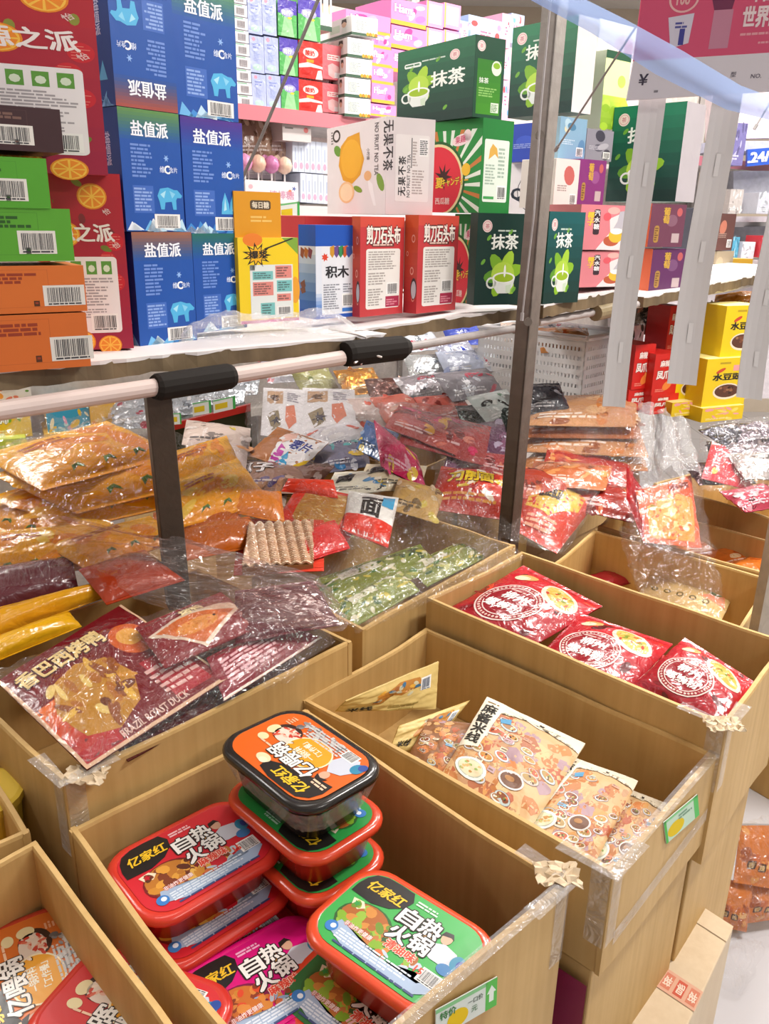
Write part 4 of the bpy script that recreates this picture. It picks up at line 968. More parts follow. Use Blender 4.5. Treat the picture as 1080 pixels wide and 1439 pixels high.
tr('green lidded orange hot pot tray leaning at the right wall of the carton', (482, 1262), (648, 1372), .765, GRN, 'DD4E2C', 'C83A28', '3DA64E', (0, 0))
tr('green lidded hot pot tray under the one at the right wall', (430, 1352), (610, 1482), .70, GRN, 'D8482A', '4A2622', '2E6A34', (0, 0))
tr('plain red hot pot tray at the very front beside the price card', (470, 1520), (590, 1450), .70, RED, 'DC3A30', 'C83028', 'D8343A', (0, 0))
tr('orange lidded hot pot tray in the front left carton', (66, 1462), (20, 1300), .715, ORG, 'C8402C', 'B83828', 'D8702A', (0, 0))
tr('red lidded hot pot tray overlapping the orange one in the front left carton', (260, 1452), (112, 1398), .72, ORG, 'CE3A30', 'C03028', 'CE2E30', (3, 0))
# ================================================================== pouches and bags
def pouch(name, label, cat, quad, bulge, pr, col, mat=None, group=None, nx=22, ny=26, seal=.06, wr=.0025, seed=0, sub=.06, sealcol=None, eps=.0007, artmat=None):
    """quad: lower-left, lower-right, upper-right, upper-left of the printed face"""
    a, b, c, d = quad; mat = mat or M_POUCH
    n = (b-a).cross(d-a); n += (c-b).cross(a-b)*-1 if False else Vector(); n.normalize()
    ctr = (a+b+c+d)/4; root = thing(name, label, cat, ctr, group)
    S = Vector((seed*1.7, seed*.9, seed*2.3))
    def base(u, v): return lerp(lerp(a, b, u), lerp(d, c, u), v)
    def hgt(u, v):
        uu = max(0, 4*u*(1-u)); w = (v-seal)/(1-2*seal); vv = max(0, 4*w*(1-w)) if 0 < w < 1 else 0
        return bulge*(uu**.55)*(vv**.55) + wr*(noise.noise(Vector((u*5, v*6, 0))+S)+.5*noise.noise(Vector((u*13, v*15, 3))+S))*min(1, .35+vv*2)
    front = lambda u, v, l=0: base(u, v)+n*(hgt(u, v)+l)
    back = lambda u, v: base(u, v)-n*(.0012+.45*max(0, hgt(u, v)-wr))
    body = MB(); body.grid(lambda u, v: front(u, seal+v*(1-2*seal)), nx, ny, col)
    body.grid(lambda u, v: back(u, seal+v*(1-2*seal)), nx, max(6, ny//2), col, flip=True)
    for u in (0, 1):
        body.grid(lambda s, t: lerp(back(u, seal+t*(1-2*seal)), front(u, seal+t*(1-2*seal)), s), 1, ny, col, flip=(u == 1))
    for v0, v1 in ((0, seal), (1-seal, 1)):
        mb = MB(); cr = lambda u, v: front(u, v)+n*.0006*math.sin(v*400)
        mb.grid(lambda u, v: cr(u, lerp(v0, v1, v)), nx, 4, sealcol or col)
        mb.grid(lambda u, v: cr(u, lerp(v0, v1, v))-n*.0012, nx, 4, sealcol or col, flip=True)
        mk('sealed_edge', mb, mat, root, root.location)
    if pr:
        ms = {}; emit(pr, lambda u, v, l: front(u, v, l), ms, 0, sub, eps)
        if 'body' in ms: b_ = ms.pop('body'); body.add(b_.v, b_.f, b_.c)
        for k, m in ms.items(): mk(k, m, artmat or mat, root, root.location, smooth=True)
    mk('pouch_body', body, mat, root, root.location, smooth=True)
    return root
def Q(*p): return [onz(*q) for q in p]
def flatq(x, y, z, w, h, rot, tilt=0, roll=0):
    """rectangle w x h centred at image point (x, y) on height z; rot: heading of its lower edge; tilt raises its upper edge"""
    C = onz(x, y, z); R = Matrix.Rotation(math.radians(rot), 3, 'Z') @ Matrix.Rotation(math.radians(tilt), 3, 'X') @ Matrix.Rotation(math.radians(roll), 3, 'Y')
    return [C+R@Vector((sx*w/2, sy*h/2, 0)) for sx, sy in ((-1, -1), (1, -1), (1, 1), (-1, 1))]
def sheet(name, label, cat, P, nx, ny, amp, freq, seed, mat, group=None, part='clear_film', ridge=True, closed=None, extra=None, fold=None):
    """crumpled film: P(u, v) -> point, pushed along the surface normal by folded noise"""
    S = Vector((seed*3.1, seed*1.3, seed*.7)); g = [[P(i/nx, j/ny) for i in range(nx+1)] for j in range(ny+1)]
    ctr = g[ny//2][nx//2]; root = thing(name, label, cat, ctr, group)
    def disp(g, sgn):
        mb = MB(); o = []
        for j in range(ny+1):
            for i in range(nx+1):
                du = g[j][min(i+1, nx)]-g[j][max(i-1, 0)]; dv = g[min(j+1, ny)][i]-g[max(j-1, 0)][i]
                n = du.cross(dv); n = n.normalized() if n.length > 1e-9 else Vector((0, 0, 1))
                p = g[j][i]; w_ = Vector((i/max(nx, 1)*fold[0], j/max(ny, 1)*fold[1], 0)) if fold else p*freq
                if fold: w_ = Vector((w_.x+.35*w_.y*fold[2], w_.y, 0))
                a = noise.noise(w_+S); b = noise.noise(w_*2.3+S*2); c_ = noise.noise(w_*5+S*3)
                f = (1-2*abs(a))*.8+(.6-abs(b)*1.4)*.5+(.4-abs(c_))*.3 if ridge else a+.5*b+.25*c_
                mb.v.append(tuple(p+n*(amp*f*sgn)))
        for j in range(ny):
            for i in range(nx):
                k = j*(nx+1)+i; mb.f.append((k, k+1, k+nx+2, k+nx+1)); mb.c.append((.95, .95, .95)); mb.m.append(0)
        return mb
    mk(part, disp(g, 1), mat, root, root.location, smooth=True)
    if extra:
        for nm, P2, n2x, n2y in extra:
            nx, ny = n2x, n2y
            g2 = [[P2(i/nx, j/ny) for i in range(nx+1)] for j in range(ny+1)]
            mk(nm, disp(g2, 1), mat, root, root.location, smooth=True)
    return root
def bil(q): return lambda u, v: lerp(lerp(q[0], q[1], u), lerp(q[3], q[2], u), v)
def hood(q, bulge, up=None, p=.5):
    """film lying over something: the quad raised in its middle"""
    f = bil(q); n = (q[1]-q[0]).cross(q[3]-q[0]).normalized(); n = up or n
    return lambda u, v: f(u, v)+n*(bulge*max(0, 16*u*(1-u)*v*(1-v))**p)
def bagged(label, q, bulge, seed, mat=None, neck=None, amp=.008, group='clear plastic bags', nx=60, ny=60, name='clear_plastic_bag'):
    """clear bag lying around its contents: film over the top and a flared open mouth past the last edge"""
    ex = []
    if neck:
        a, b, out = q[3], q[2], neck
        ex = [('bag_mouth', lambda u, v: lerp(lerp(a, b, u), lerp(a, b, .5)+(lerp(a, b, u)-lerp(a, b, .5))*(1-.35*math.sin(v*2.2))+out*v, min(1, v*1.0))+Vector((0, 0, .015*math.sin(u*9+seed)*v)), nx, 20)]
    return sheet(name, label, 'plastic bag', hood(q, bulge), nx, ny, amp, 14, seed, mat or (M_FILM, M_FILMB)[seed % 2], group, 'bag_film', extra=ex, fold=(5+seed % 3*2, 3+seed % 4, (seed % 5-2)*.5))

# ---------------------------------------------------------------- noodle pouches (cream, bowls all over)
def bowls(p, seed, n, bg, x0=0, y0=0, w=None, h=None):
    r = random.Random(seed); w = w or p.w; h = h or p.h
    for i in range(n*5):
        x, y, s = x0+r.uniform(3, w-3), y0+r.uniform(3, h-3), r.uniform(6, 14)
        p.fan([(min(max(x+s*r.uniform(.5, 1)*math.cos(k*.785), 0), p.w), min(max(y+s*r.uniform(.5, 1)*math.sin(k*.785), 0), p.h)) for k in range(8)], r.choice(['B8743A', 'CC9450', 'D8B480', 'A8623A', 'B88A60', 'CCA070', 'A88890', 'CC7F44', 'B05A34']), 1+r.random()*.3)
    for i in range(int(n*1.5)):
        s = r.uniform(5.5, 10); x, y, a = x0+r.uniform(s, w-s), y0+r.uniform(s, h-s), r.uniform(-.4, .4)
        p.ell(x, y, s, s*.62, '7C6A64', 1.5, 16, a); p.ell(x, y, s*.94, s*.56, r.choice(['E6DED4', 'D4D4D8', 'C8B8AC', 'E0D0BC', 'B8C8C8']), 1.7, 16, a)
        c = r.choice(['8A4A28', 'C89048', '9A6A3A', 'B85A3A', 'A8884A', '6E4A3A']); p.ell(x, y+s*.06, s*.76, s*.4, c, 1.9, 14, a)
        for k in range(6): p.ell(x+r.uniform(-.5, .5)*s, y+r.uniform(-.22, .3)*s, s*.16, s*.1, r.choice(['E8C07A', 'D86A3C', '7A8A3A', 'F0E0C0', '4A2A1E']), 2.1, 7, r.random()*3)
    for i in range(n//2):
        x, y = x0+r.uniform(2, w-16), y0+r.uniform(3, h-8); p.rect(x, y, r.uniform(6, 12), r.uniform(3.5, 6), r.choice(['E8D8B8', 'C0A0A8', 'D89070', 'B0B8B0', '6FA0C0']), 2.2); p.lines(x+1, y+1, 6, 3, 1, '8A6A5A', 2.4, seed=i)
def pr_noodle(seed, title='麻酱米线', side=True):
    p = Pr(100, 125); p.rect(0, 0, 100, 125, 'CFA878'); bowls(p, seed, 17, 'CFA878', 0, 0, 100, 108)
    p.fan([(20, 108), (34, 118), (60, 112), (84, 119), (100, 108), (100, 125), (0, 125), (0, 112)], 'E9DDC4', 2.3); p.ell(60, 119, 2.4, 2.4, '2A2018', 2.6, 12)
    p.poly([(0, 125), (22, 125), (20, 52), (0, 46)], 'EBE2CC', 2.5)
    p.lines(4, 116, 13, 4, 1, '7A5A2A', 2.8, seed=3); p.vtext(title, 3, 114, 14, '2E2A22', 3, gap=1.08, bold=.035)
    p.poly([(24, 100), (34, 106), (36, 98), (27, 94)], '4A90B8', 2.6)
    p.ell(24, 26, 17, 12, 'E4EAE0', 2.6); p.ell(24, 26, 14, 9.5, 'B8C0B4', 2.8); p.ell(24, 26, 13, 8.6, 'E0D4B0', 3)
    r = random.Random(seed)
    for i in range(16): p.ell(24+r.uniform(-9, 9), 26+r.uniform(-5, 5), 2, 1.3, r.choice(['8FAE5A', 'E6D8B0', 'C08A4A', 'D8B070']), 3.2, 8)
    p.ell(64, 36, 13, 10, 'D8D4D0', 2.6); p.ell(64, 36, 11, 8, '6A4228', 2.8); p.ell(62, 37, 5, 3, 'A8743A', 3)
    return p
def pr_plainnoodle(seed):
    p = Pr(125, 80); p.rect(0, 0, 125, 80, 'D8BC74'); p.text('米线', 8, 18, 15, '2E2A20', 3, bold=.04, rot=.0)
    r = random.Random(seed)
    p.fan([(36, 40), (46, 62), (70, 74), (98, 70), (104, 52), (88, 56), (74, 46), (58, 52), (46, 34)], 'B87A2E', 1.6)
    for i in range(14): p.ell(r.uniform(40, 100), r.uniform(46, 70), 5, 3, r.choice(['E0A83C', '9A5A24', 'D08A2E', 'C8C0A0', '3A6A8A']), 2, 9, r.random()*3)
    p.part('barcode_label').bars(100, 44, 14, 24, 2.4, 3, fg='50607A'); p.part(); p.lines(60, 8, 50, 16, 3, 'A8904A', 2, seed=5)
    return p
NG = 'cream noodle pouches in the taped carton'
pouch('noodle_pouch', 'large cream noodle pouch with black calligraphy down its left edge, lying on top', 'food pouch', Q((617, 1094, .752), (740, 1172, .745), (822, 1046, .765), (684, 980, .785)), .011, pr_noodle(1), 'E2CFA8', M_MATTE, NG, seed=1, seal=.03)
pouch('noodle_pouch', 'cream noodle pouch half under the large one, nearer the price card', 'food pouch', Q((712, 1170, .735), (835, 1214, .722), (896, 1098, .745), (798, 1062, .752)), .009, pr_noodle(2), 'DCC59A', M_MATTE, NG, seed=2, seal=.03)
pouch('noodle_pouch', 'cream noodle pouch at the front corner under the other two', 'food pouch', Q((800, 1222, .715), (905, 1240, .705), (935, 1130, .73), (860, 1100, .725)), .007, pr_noodle(3), 'E2D2B0', M_MATTE, NG, seed=3, seal=.03)
pouch('noodle_pouch', 'brown noodle pouch wedged between the standing pouches and the large one', 'food pouch', Q((568, 1072, .735), (640, 1110, .73), (690, 1020, .75), (602, 1010, .76)), .008, (lambda p: (p.rect(0, 0, 100, 125, '8A5A34'), bowls(p, 8, 12, '8A5A34'), p)[-1])(Pr(100, 125)), '8A5A34', M_MATTE, NG, seed=4, seal=.03)
pouch('noodle_pouch', 'yellow noodle pouch standing upright against the back corner of the carton', 'food pouch', Q((470, 1000, .775), (612, 996, .735), (616, 930, .795), (486, 985, .80)), .008, pr_plainnoodle(1), 'D2B468', M_MATTE, NG, seed=5, seal=.03)
pouch('noodle_pouch', 'yellow noodle pouch leaning low in front of the upright one', 'food pouch', Q((545, 1060, .735), (600, 1058, .72), (660, 984, .755), (560, 1020, .765)), .008, pr_plainnoodle(2), 'B8923E', M_MATTE, NG, seed=6, seal=.03)

# ---------------------------------------------------------------- red snail noodle bags
def pr_snail(seed):
    p = Pr(100, 110); r = random.Random(seed); p.rect(0, 0, 100, 110, 'A81824'); p.grad(0, 0, 100, 110, '8E1420', 'C8202C', 8, 1.1)
    for i in range(16): p.ell(r.uniform(4, 96), r.uniform(4, 106), r.uniform(3, 9), r.uniform(2, 5), r.choice(['7A1018', 'D8402C', 'B82A24', '5A1016']), 1.3+r.random()*.2, 9, r.random()*3)
    p.ell(70, 82, 26, 15, 'E2C9B8', 2, 20, -.5); p.ell(70, 83, 22, 11, 'D8A84A', 2.2, 20, -.5)
    for i in range(14): p.ell(70+r.uniform(-14, 14), 83+r.uniform(-8, 8), 3, 1.6, r.choice(['C85A2A', 'E8C070', '7A8A2A', 'B83A20']), 2.4, 8, r.random()*3)
    p.ell(24, 92, 10, 6, 'E0A060', 2, 12, .4); p.ell(20, 88, 8, 4, 'F0D0B0', 2.2, 12, .4)
    p.ell(42, 46, 31, 31, 'E6CFC8', 2.6, 36); p.ell(42, 46, 29.5, 29.5, '8E1622', 2.8, 36)
    for k in range(44): a = k*2*math.pi/44; p.ell(42+27*math.cos(a), 46+27*math.sin(a), 1.4, 1.4, 'E0BDB4', 3, 6)
    p.ring(42, 46, 24.4, 23.4, 'E6CFC8', 3, 32)
    p.text('柳州', 29, 47, 13, 'F4ECE8', 3.4, w=27, bold=.035); p.text('螺蛳粉', 23, 31, 12, 'F4ECE8', 3.4, w=38, bold=.03); p.lines(28, 62, 28, 4, 1, 'D8A8A0', 3.2, seed=2)
    return p
SG = 'red snail noodle bags'
pouch('snail_noodle_bag', 'red snail noodle bag at the far end of its carton, round emblem face up', 'food bag', Q((612, 866, .81), (742, 912, .80), (846, 852, .815), (735, 795, .84)), .016, pr_snail(1), 'A81824', None, SG, seed=11, sealcol='B01C28')
pouch('snail_noodle_bag', 'red snail noodle bag in the middle of its carton, tipped over', 'food bag', Q((748, 930, .79), (868, 988, .79), (945, 905, .80), (815, 862, .815)), .016, pr_snail(2), 'A81824', None, SG, seed=12, sealcol='B01C28')
pouch('snail_noodle_bag', 'red snail noodle bag at the near right end of its carton', 'food bag', Q((885, 965, .80), (1010, 1030, .80), (1062, 960, .825), (962, 896, .84)), .018, pr_snail(3), 'A81824', None, SG, seed=13, sealcol='C0222E')
pouch('snail_noodle_bag', 'dark red snail noodle bag lying beneath the others', 'food bag', Q((760, 985, .76), (860, 1020, .75), (950, 930, .77), (850, 880, .78)), .012, pr_snail(4), '8E1420', None, SG, seed=14)

# ---------------------------------------------------------------- roast duck bags, dark red
def pr_duck(seed, big=True):
    p = Pr(150, 110); r = random.Random(seed); p.rect(0, 0, 150, 110, '6E1018'); p.rect(0, 0, 150, 3, 'D8B090', 1.4); p.rect(0, 0, 3, 110, 'D8B090', 1.4); p.rect(147, 0, 3, 110, 'D8B090', 1.4)
    p.grad(3, 3, 40, 60, 'A8141E', 'D8641E', 6, 1.2)
    p.fan([(18, 20), (14, 50), (30, 74), (60, 80), (84, 70), (90, 44), (74, 22), (44, 12)], 'B8802A', 1.6)
    for i in range(26): p.ell(r.uniform(22, 84), r.uniform(20, 72), r.uniform(4, 12), r.uniform(2, 5), r.choice(['D8A840', '8A4A1E', 'C88A2E', 'E0C070', '6A3418', 'A8641E']), 1.8+r.random()*.4, 9, r.random()*3)
    p.text('香巴西烤鸭', 10, 84, 17, 'E6C98A', 3, w=92, bold=.04, out='4A0A10', ow=.08)
    p.rect(100, 8, 40, 40, 'A01826', 1.5); p.lines(96, 14, 44, 26, 5, 'D8A8A0', 2, seed=seed); p.ell(120, 74, 20, 18, 'C85A24', 1.6); p.ell(120, 76, 12, 10, 'E0A04A', 1.9)
    p.text('BRAZIL ROAST DUCK', 40, 5, 5, 'E0B8A8', 2.4, w=70)
    return p
DG = 'roast duck bags in clear film'
pouch('roast_duck_bag', 'dark red roast duck bag spread across the top of the pile, gold lettering', 'food bag', Q((122, 1082, .865), (322, 952, .885), (170, 850, .93), (-5, 958, .90)), .010, pr_duck(1), '6E1018', None, DG, seed=21, nx=30, ny=30)
pouch('roast_duck_bag', 'roast duck bag with a pale duck photo, behind the gold lettered one', 'food bag', Q((232, 940, .91), (372, 878, .915), (310, 832, .935), (190, 882, .93)), .010, (lambda p: (p.rect(0, 0, 120, 90, '7A141C'), p.fan([(4, 60), (50, 4), (116, 44), (112, 60), (60, 72)], 'D8C0A8', 1.5), p.fan([(12, 58), (50, 10), (108, 44), (60, 66)], 'C8642A', 1.8), p.ell(56, 40, 26, 12, 'D88A3C', 2), p.ell(80, 44, 2, 2, '2A1410', 2.4), p.text('烤鸭', 50, 66, 14, 'F0DCA8', 3, bold=.04), p)[-1])(Pr(120, 90)), '7A141C', None, DG, seed=22)
pouch('roast_duck_bag', 'roast duck bag at the right end of the pile, back side up', 'food bag', Q((315, 985, .87), (450, 898, .875), (395, 868, .89), (290, 925, .90)), .010, (lambda p: (p.rect(0, 0, 120, 60, '84182A'), p.lines(10, 12, 90, 34, 6, 'D8A0A4', 2, seed=3), p.rect(0, 0, 120, 3, 'E0C8B8', 1.5), p)[-1])(Pr(120, 60)), '7A1422', None, DG, seed=23)
pouch('roast_duck_bag', 'plum dark roast duck bag under the film at the back right of the pile', 'food bag', Q((330, 905, .905), (478, 878, .90), (440, 815, .93), (330, 830, .94)), .014, None, '5A1420', None, DG, seed=24)
pouch('roast_duck_bag', 'lowest roast duck bag poking out at the carton front', 'food bag', Q((180, 1070, .85), (430, 930, .85), (330, 880, .86), (120, 1000, .86)), .008, None, '4A0E16', None, DG, seed=25)
sheet('clear_plastic_film', 'crinkled clear film drawn over the roast duck bags and the orange packs', 'plastic film', hood(Q((130, 1085, .88), (470, 905, .89), (380, 812, .955), (-10, 945, .925)), .012), 80, 70, .007, 22, 3, M_FILM, fold=(11, 3.2, .6))
sheet('clear_plastic_film', 'long twisted tail of clear film running from the orange bag to the green pouch carton', 'plastic film', hood(Q((205, 850, .935), (485, 888, .905), (445, 812, .945), (60, 728, 1.0)), .03), 90, 50, .012, 26, 5, M_FILMTAIL, fold=(2.0, 7, .5))
sheet('clear_plastic_film', 'small scrunched end of clear film over the roast duck carton edge', 'plastic film', hood(Q((366, 972, .875), (428, 940, .87), (415, 905, .885), (360, 930, .89)), .012), 24, 20, .010, 40, 6, M_FILM)

# ---------------------------------------------------------------- orange chip bags, stacked at the left
def pr_chip(seed):
    p = Pr(130, 100); r = random.Random(seed); p.rect(0, 0, 130, 100, 'F4A41C'); p.grad(0, 0, 130, 100, 'F29A10', 'F8B82C', 6, 1.1)
    for i in range(7): p.ell(r.uniform(10, 120), r.uniform(10, 90), r.uniform(10, 26), r.uniform(6, 14), r.choice(['F4B030', 'EE8E1A', 'F8C850', 'EA861A']), 1.4+r.random()*.3, 12, r.random()*3)
    for i in range(3): p.fan([(40+i*30+6*math.cos(k), 16+5*math.sin(k*1.7)) for k in range(7)], '5A7A24', 2)
    p.lines(20, 60, 60, 16, 2, 'B85A1A', 2, seed=seed, fill=.6)
    return p
OG = 'orange snack bags in a big clear bag'
ob = [((0, 706, 1.02), (108, 722, .99), (330, 655, 1.0), (180, 600, 1.05), 'E8941E'), ((-30, 690, 1.0), (105, 745, .965), (335, 690, .98), (190, 640, 1.02), 'DE8416'),
      ((-60, 650, 1.03), (70, 690, 1.02), (240, 625, 1.05), (130, 590, 1.08), 'F0A030')]
ob = [((108, 722, .985), (318, 672, .985), (170, 600, 1.06), (-10, 668, 1.04), 'E8941E'), ((112, 742, .965), (322, 694, .96), (180, 640, 1.0), (-20, 700, 1.0), 'D87C14'), ((60, 690, 1.03), (250, 640, 1.03), (150, 592, 1.075), (-30, 640, 1.06), 'F0A436')]
nm_ = ['orange snack bag on the left stack, its sharp corner pointing forward', 'orange snack bag second in the left stack, under the sharp cornered one', 'paler orange snack bag at the top back of the left stack']
for i, b_ in enumerate(ob): pouch('snack_bag', nm_[i], 'snack bag', Q(*b_[:4]), .026, pr_chip(i), b_[4], None, OG, seed=30+i)
for i, (q_, c, lb) in enumerate([
    (((245, 745, .97), (380, 706, .96), (330, 640, 1.01), (235, 680, 1.02)), 'E47A16', 'orange snack bag right of the dark shelf leg'),
    (((215, 770, .95), (345, 745, .94), (330, 700, .97), (215, 720, .97)), 'B85A18', 'brownish orange bag under the one right of the dark shelf leg'),
    (((300, 715, .97), (400, 735, .94), (395, 690, .97), (310, 690, .98)), 'F08A24', 'small orange bag end poking right towards the red noodle pack'),
    (((-40, 820, .93), (120, 800, .93), (130, 735, .97), (-40, 750, .98)), 'D8861E', 'orange yellow bag at the left edge below the big orange stack'),
    (((-40, 868, .91), (110, 826, .92), (100, 780, .95), (-40, 800, .95)), '6A3038', 'purple brown bag front at the left edge'),
    (((-30, 905, .90), (160, 835, .91), (150, 815, .93), (-30, 860, .93)), 'E8A41E', 'bright yellow bag edge at the left, in front of the purple brown one'),
    (((-30, 940, .89), (115, 880, .90), (95, 858, .91), (-30, 905, .91)), 'EDB01A', 'lower bright yellow bag edge just above the roast duck bag'),
    (((-40, 735, .955), (110, 775, .94), (160, 735, .965), (10, 690, .985)), 'F0A028', 'orange bag bulging at the left edge under the sharp cornered one'),
    (((225, 700, .985), (345, 668, .985), (318, 612, 1.03), (225, 640, 1.035)), 'EE8E1C', 'orange bag standing high right of the dark shelf leg'),
    (((250, 790, .935), (375, 765, .93), (350, 725, .955), (240, 745, .96)), 'C8641A', 'rust brown bag low at the right of the shelf leg foot'),
    (((150, 850, .92), (260, 815, .93), (200, 770, .95), (110, 800, .95)), 'B8401C', 'rust orange bag under the clear film in the middle left'),
    (((120, 800, .94), (260, 760, .95), (210, 725, .965), (60, 765, .965)), 'D8801E', 'orange bag with a crumpled clear top in front of the shelf leg')]):
    pouch('snack_bag', lb, 'snack bag', Q(*q_), .022, pr_chip(10+i) if i in (0, 3, 7, 8, 11) else None, c, None, OG, seed=40+i, nx=16, ny=16)
bagged('large clear bag over the stack of orange snack bags at the left', Q((100, 728, 1.0), (335, 668, 1.0), (215, 585, 1.09), (-40, 640, 1.06)), .03, 1, None, Q((100, 560, 1.13))[0]*0+Vector((-.02, .14, .02)))
bagged('clear bag around the orange bags right of the shelf leg', Q((225, 775, .955), (415, 735, .955), (345, 632, 1.035), (225, 660, 1.05)), .02, 2, None, None)
bagged('crumpled clear bag over the orange bags at the left edge', Q((-40, 830, .945), (250, 800, .955), (230, 720, .99), (-40, 700, 1.01)), .02, 4, None, None)

# ---------------------------------------------------------------- red instant noodle packs
def pr_ramen(seed):
    p = Pr(130, 90); p.rect(0, 0, 130, 90, 'DA3420'); p.rrect(22, 10, 82, 66, 10, 'B8813C', 1.6); r = random.Random(seed)
    for i in range(60): p.ell(r.uniform(26, 100), r.uniform(14, 72), 5, 1, r.choice(['D8B068', 'A86A2A', 'C89A4E', 'E2C48A']), 1.9+r.random()*.3, 7, r.uniform(-.5, .5))
    p.text('鸡汁面', 30, 76, 11, 'F4E4C0', 2.4, bold=.03); return p
pouch('instant_noodle_pack', 'red instant noodle pack with a clear window, middle of the table', 'noodle pack', Q((385, 735, .93), (490, 760, .90), (520, 700, .93), (420, 682, .96)), .016, pr_ramen(1), 'E23A24', None, 'red instant noodle packs', seed=51)
pouch('instant_noodle_pack', 'red instant noodle pack leaning behind the windowed one', 'noodle pack', Q((395, 690, .96), (475, 700, .95), (468, 674, .975), (405, 672, .98)), .012, None, 'E8442C', None, 'red instant noodle packs', seed=52)
pouch('instant_noodle_pack', 'red and white noodle pack with black lettering by the green film carton', 'noodle pack', Q((480, 745, .92), (545, 770, .90), (560, 700, .93), (490, 690, .95)), .012, (lambda p: (p.rect(0, 0, 100, 90, 'E6E2DC'), p.rect(0, 0, 100, 34, 'D83A2A', 1.4), p.text('面', 30, 36, 38, '201C1C', 2.4, bold=.04), p.rect(70, 60, 24, 26, '4AA0CC', 2), p)[-1])(Pr(100, 90)), 'D8463A', None, 'red instant noodle packs', seed=53)
# bare wavy noodle block in its pack
nb = thing('noodle_block', 'wrapped block of wavy dried noodles at the edge of the duck carton', 'noodle block', onz(392, 768, .93))
q_ = Q((340, 800, .93), (440, 795, .92), (440, 735, .945), (350, 740, .955)); f_ = bil(q_)
mb = MB()
for k in range(22):
    v = (k+.5)/22; pts = [f_(u/40, v)+Vector((0, 0, .006+.003*math.sin(u*1.1+k*.35)))+(q_[3]-q_[0])*.010*math.sin(u*1.0+k*.35) for u in range(41)]
    mb.tube(pts, .0028, mix('C89A78', 'E2C4A4', R_.random()), 5)
mk('wavy_noodles', mb, M_PLAST, nb, nb.location)
mb = MB(); mb.add([p-Vector((0, 0, .012)) for p in q_]+[p+Vector((0, 0, .002)) for p in q_], [(3, 2, 1, 0), (4, 5, 6, 7), (0, 1, 5, 4), (1, 2, 6, 5), (2, 3, 7, 6), (3, 0, 4, 7)], '8A5A34'); mk('noodle_core', mb, M_PLAST, nb, nb.location)
pouch('instant_noodle_pack', 'red noodle pack wrapper lying under the bare noodle block', 'noodle pack', Q((328, 808, .915), (455, 802, .915), (455, 725, .93), (335, 730, .94)), .008, None, 'D8402C', None, 'red instant noodle packs', seed=54)
pouch('instant_noodle_pack', 'crimson noodle pack end right of the bare noodle block', 'noodle pack', Q((428, 790, .925), (492, 770, .92), (470, 730, .935), (415, 745, .94)), .012, None, 'D02C2A', None, 'red instant noodle packs', seed=55)
bagged('clear wrap over the red instant noodle packs', Q((400, 770, .935), (520, 775, .93), (535, 690, .965), (420, 680, .985)), .012, 7, M_FILMTHIN)

# ---------------------------------------------------------------- green pouches under film
def pr_green(seed):
    p = Pr(130, 90); r = random.Random(seed); p.rect(0, 0, 130, 90, '7E8A3A')
    for i in range(40): p.ell(r.uniform(4, 126), r.uniform(4, 86), r.uniform(3, 14), r.uniform(2, 5), r.choice(['4A7A3A', 'A8A848', 'D8D0A0', '2E5A2E', 'C8B848', '8A9A5A', 'E0DCC0']), 1.2+r.random()*.5, 9, r.random()*3)
    p.text('酸菜', 20, 50, 22, 'E8E4C8', 2.4, bold=.04); return p
GG = 'green pickle noodle pouches under film'
pouch('pickle_pouch', 'green yellow pouch at the front of the film covered carton', 'food pouch', Q((500, 880, .82), (590, 830, .81), (560, 800, .83), (462, 850, .835)), .012, pr_green(1), '7E8A3A', None, GG, seed=61)
pouch('pickle_pouch', 'olive pouch in the middle of the film covered carton', 'food pouch', Q((470, 850, .82), (620, 800, .80), (590, 765, .815), (440, 815, .835)), .012, pr_green(2), '6E7A34', None, GG, seed=62)
pouch('pickle_pouch', 'dark green pouch at the right end of the film covered carton', 'food pouch', Q((600, 825, .80), (690, 780, .79), (650, 760, .80), (570, 795, .81)), .012, pr_green(3), '2E5A34', None, GG, seed=63)
sheet('clear_plastic_film', 'smooth clear film sheet with a pointed corner covering the green pouch carton', 'plastic film', hood(Q((500, 892, .835), (738, 786, .86), (590, 690, .93), (400, 800, .90)), .01), 70, 60, .010, 9, 8, M_FILM, fold=(2.2, 6, .6))
sheet('clear_plastic_film', 'gathered strip of clear film across the green pouch carton front', 'plastic film', hood(Q((470, 880, .85), (640, 812, .85), (700, 760, .87), (480, 838, .88)), .012), 50, 14, .012, 20, 9, M_FILM)
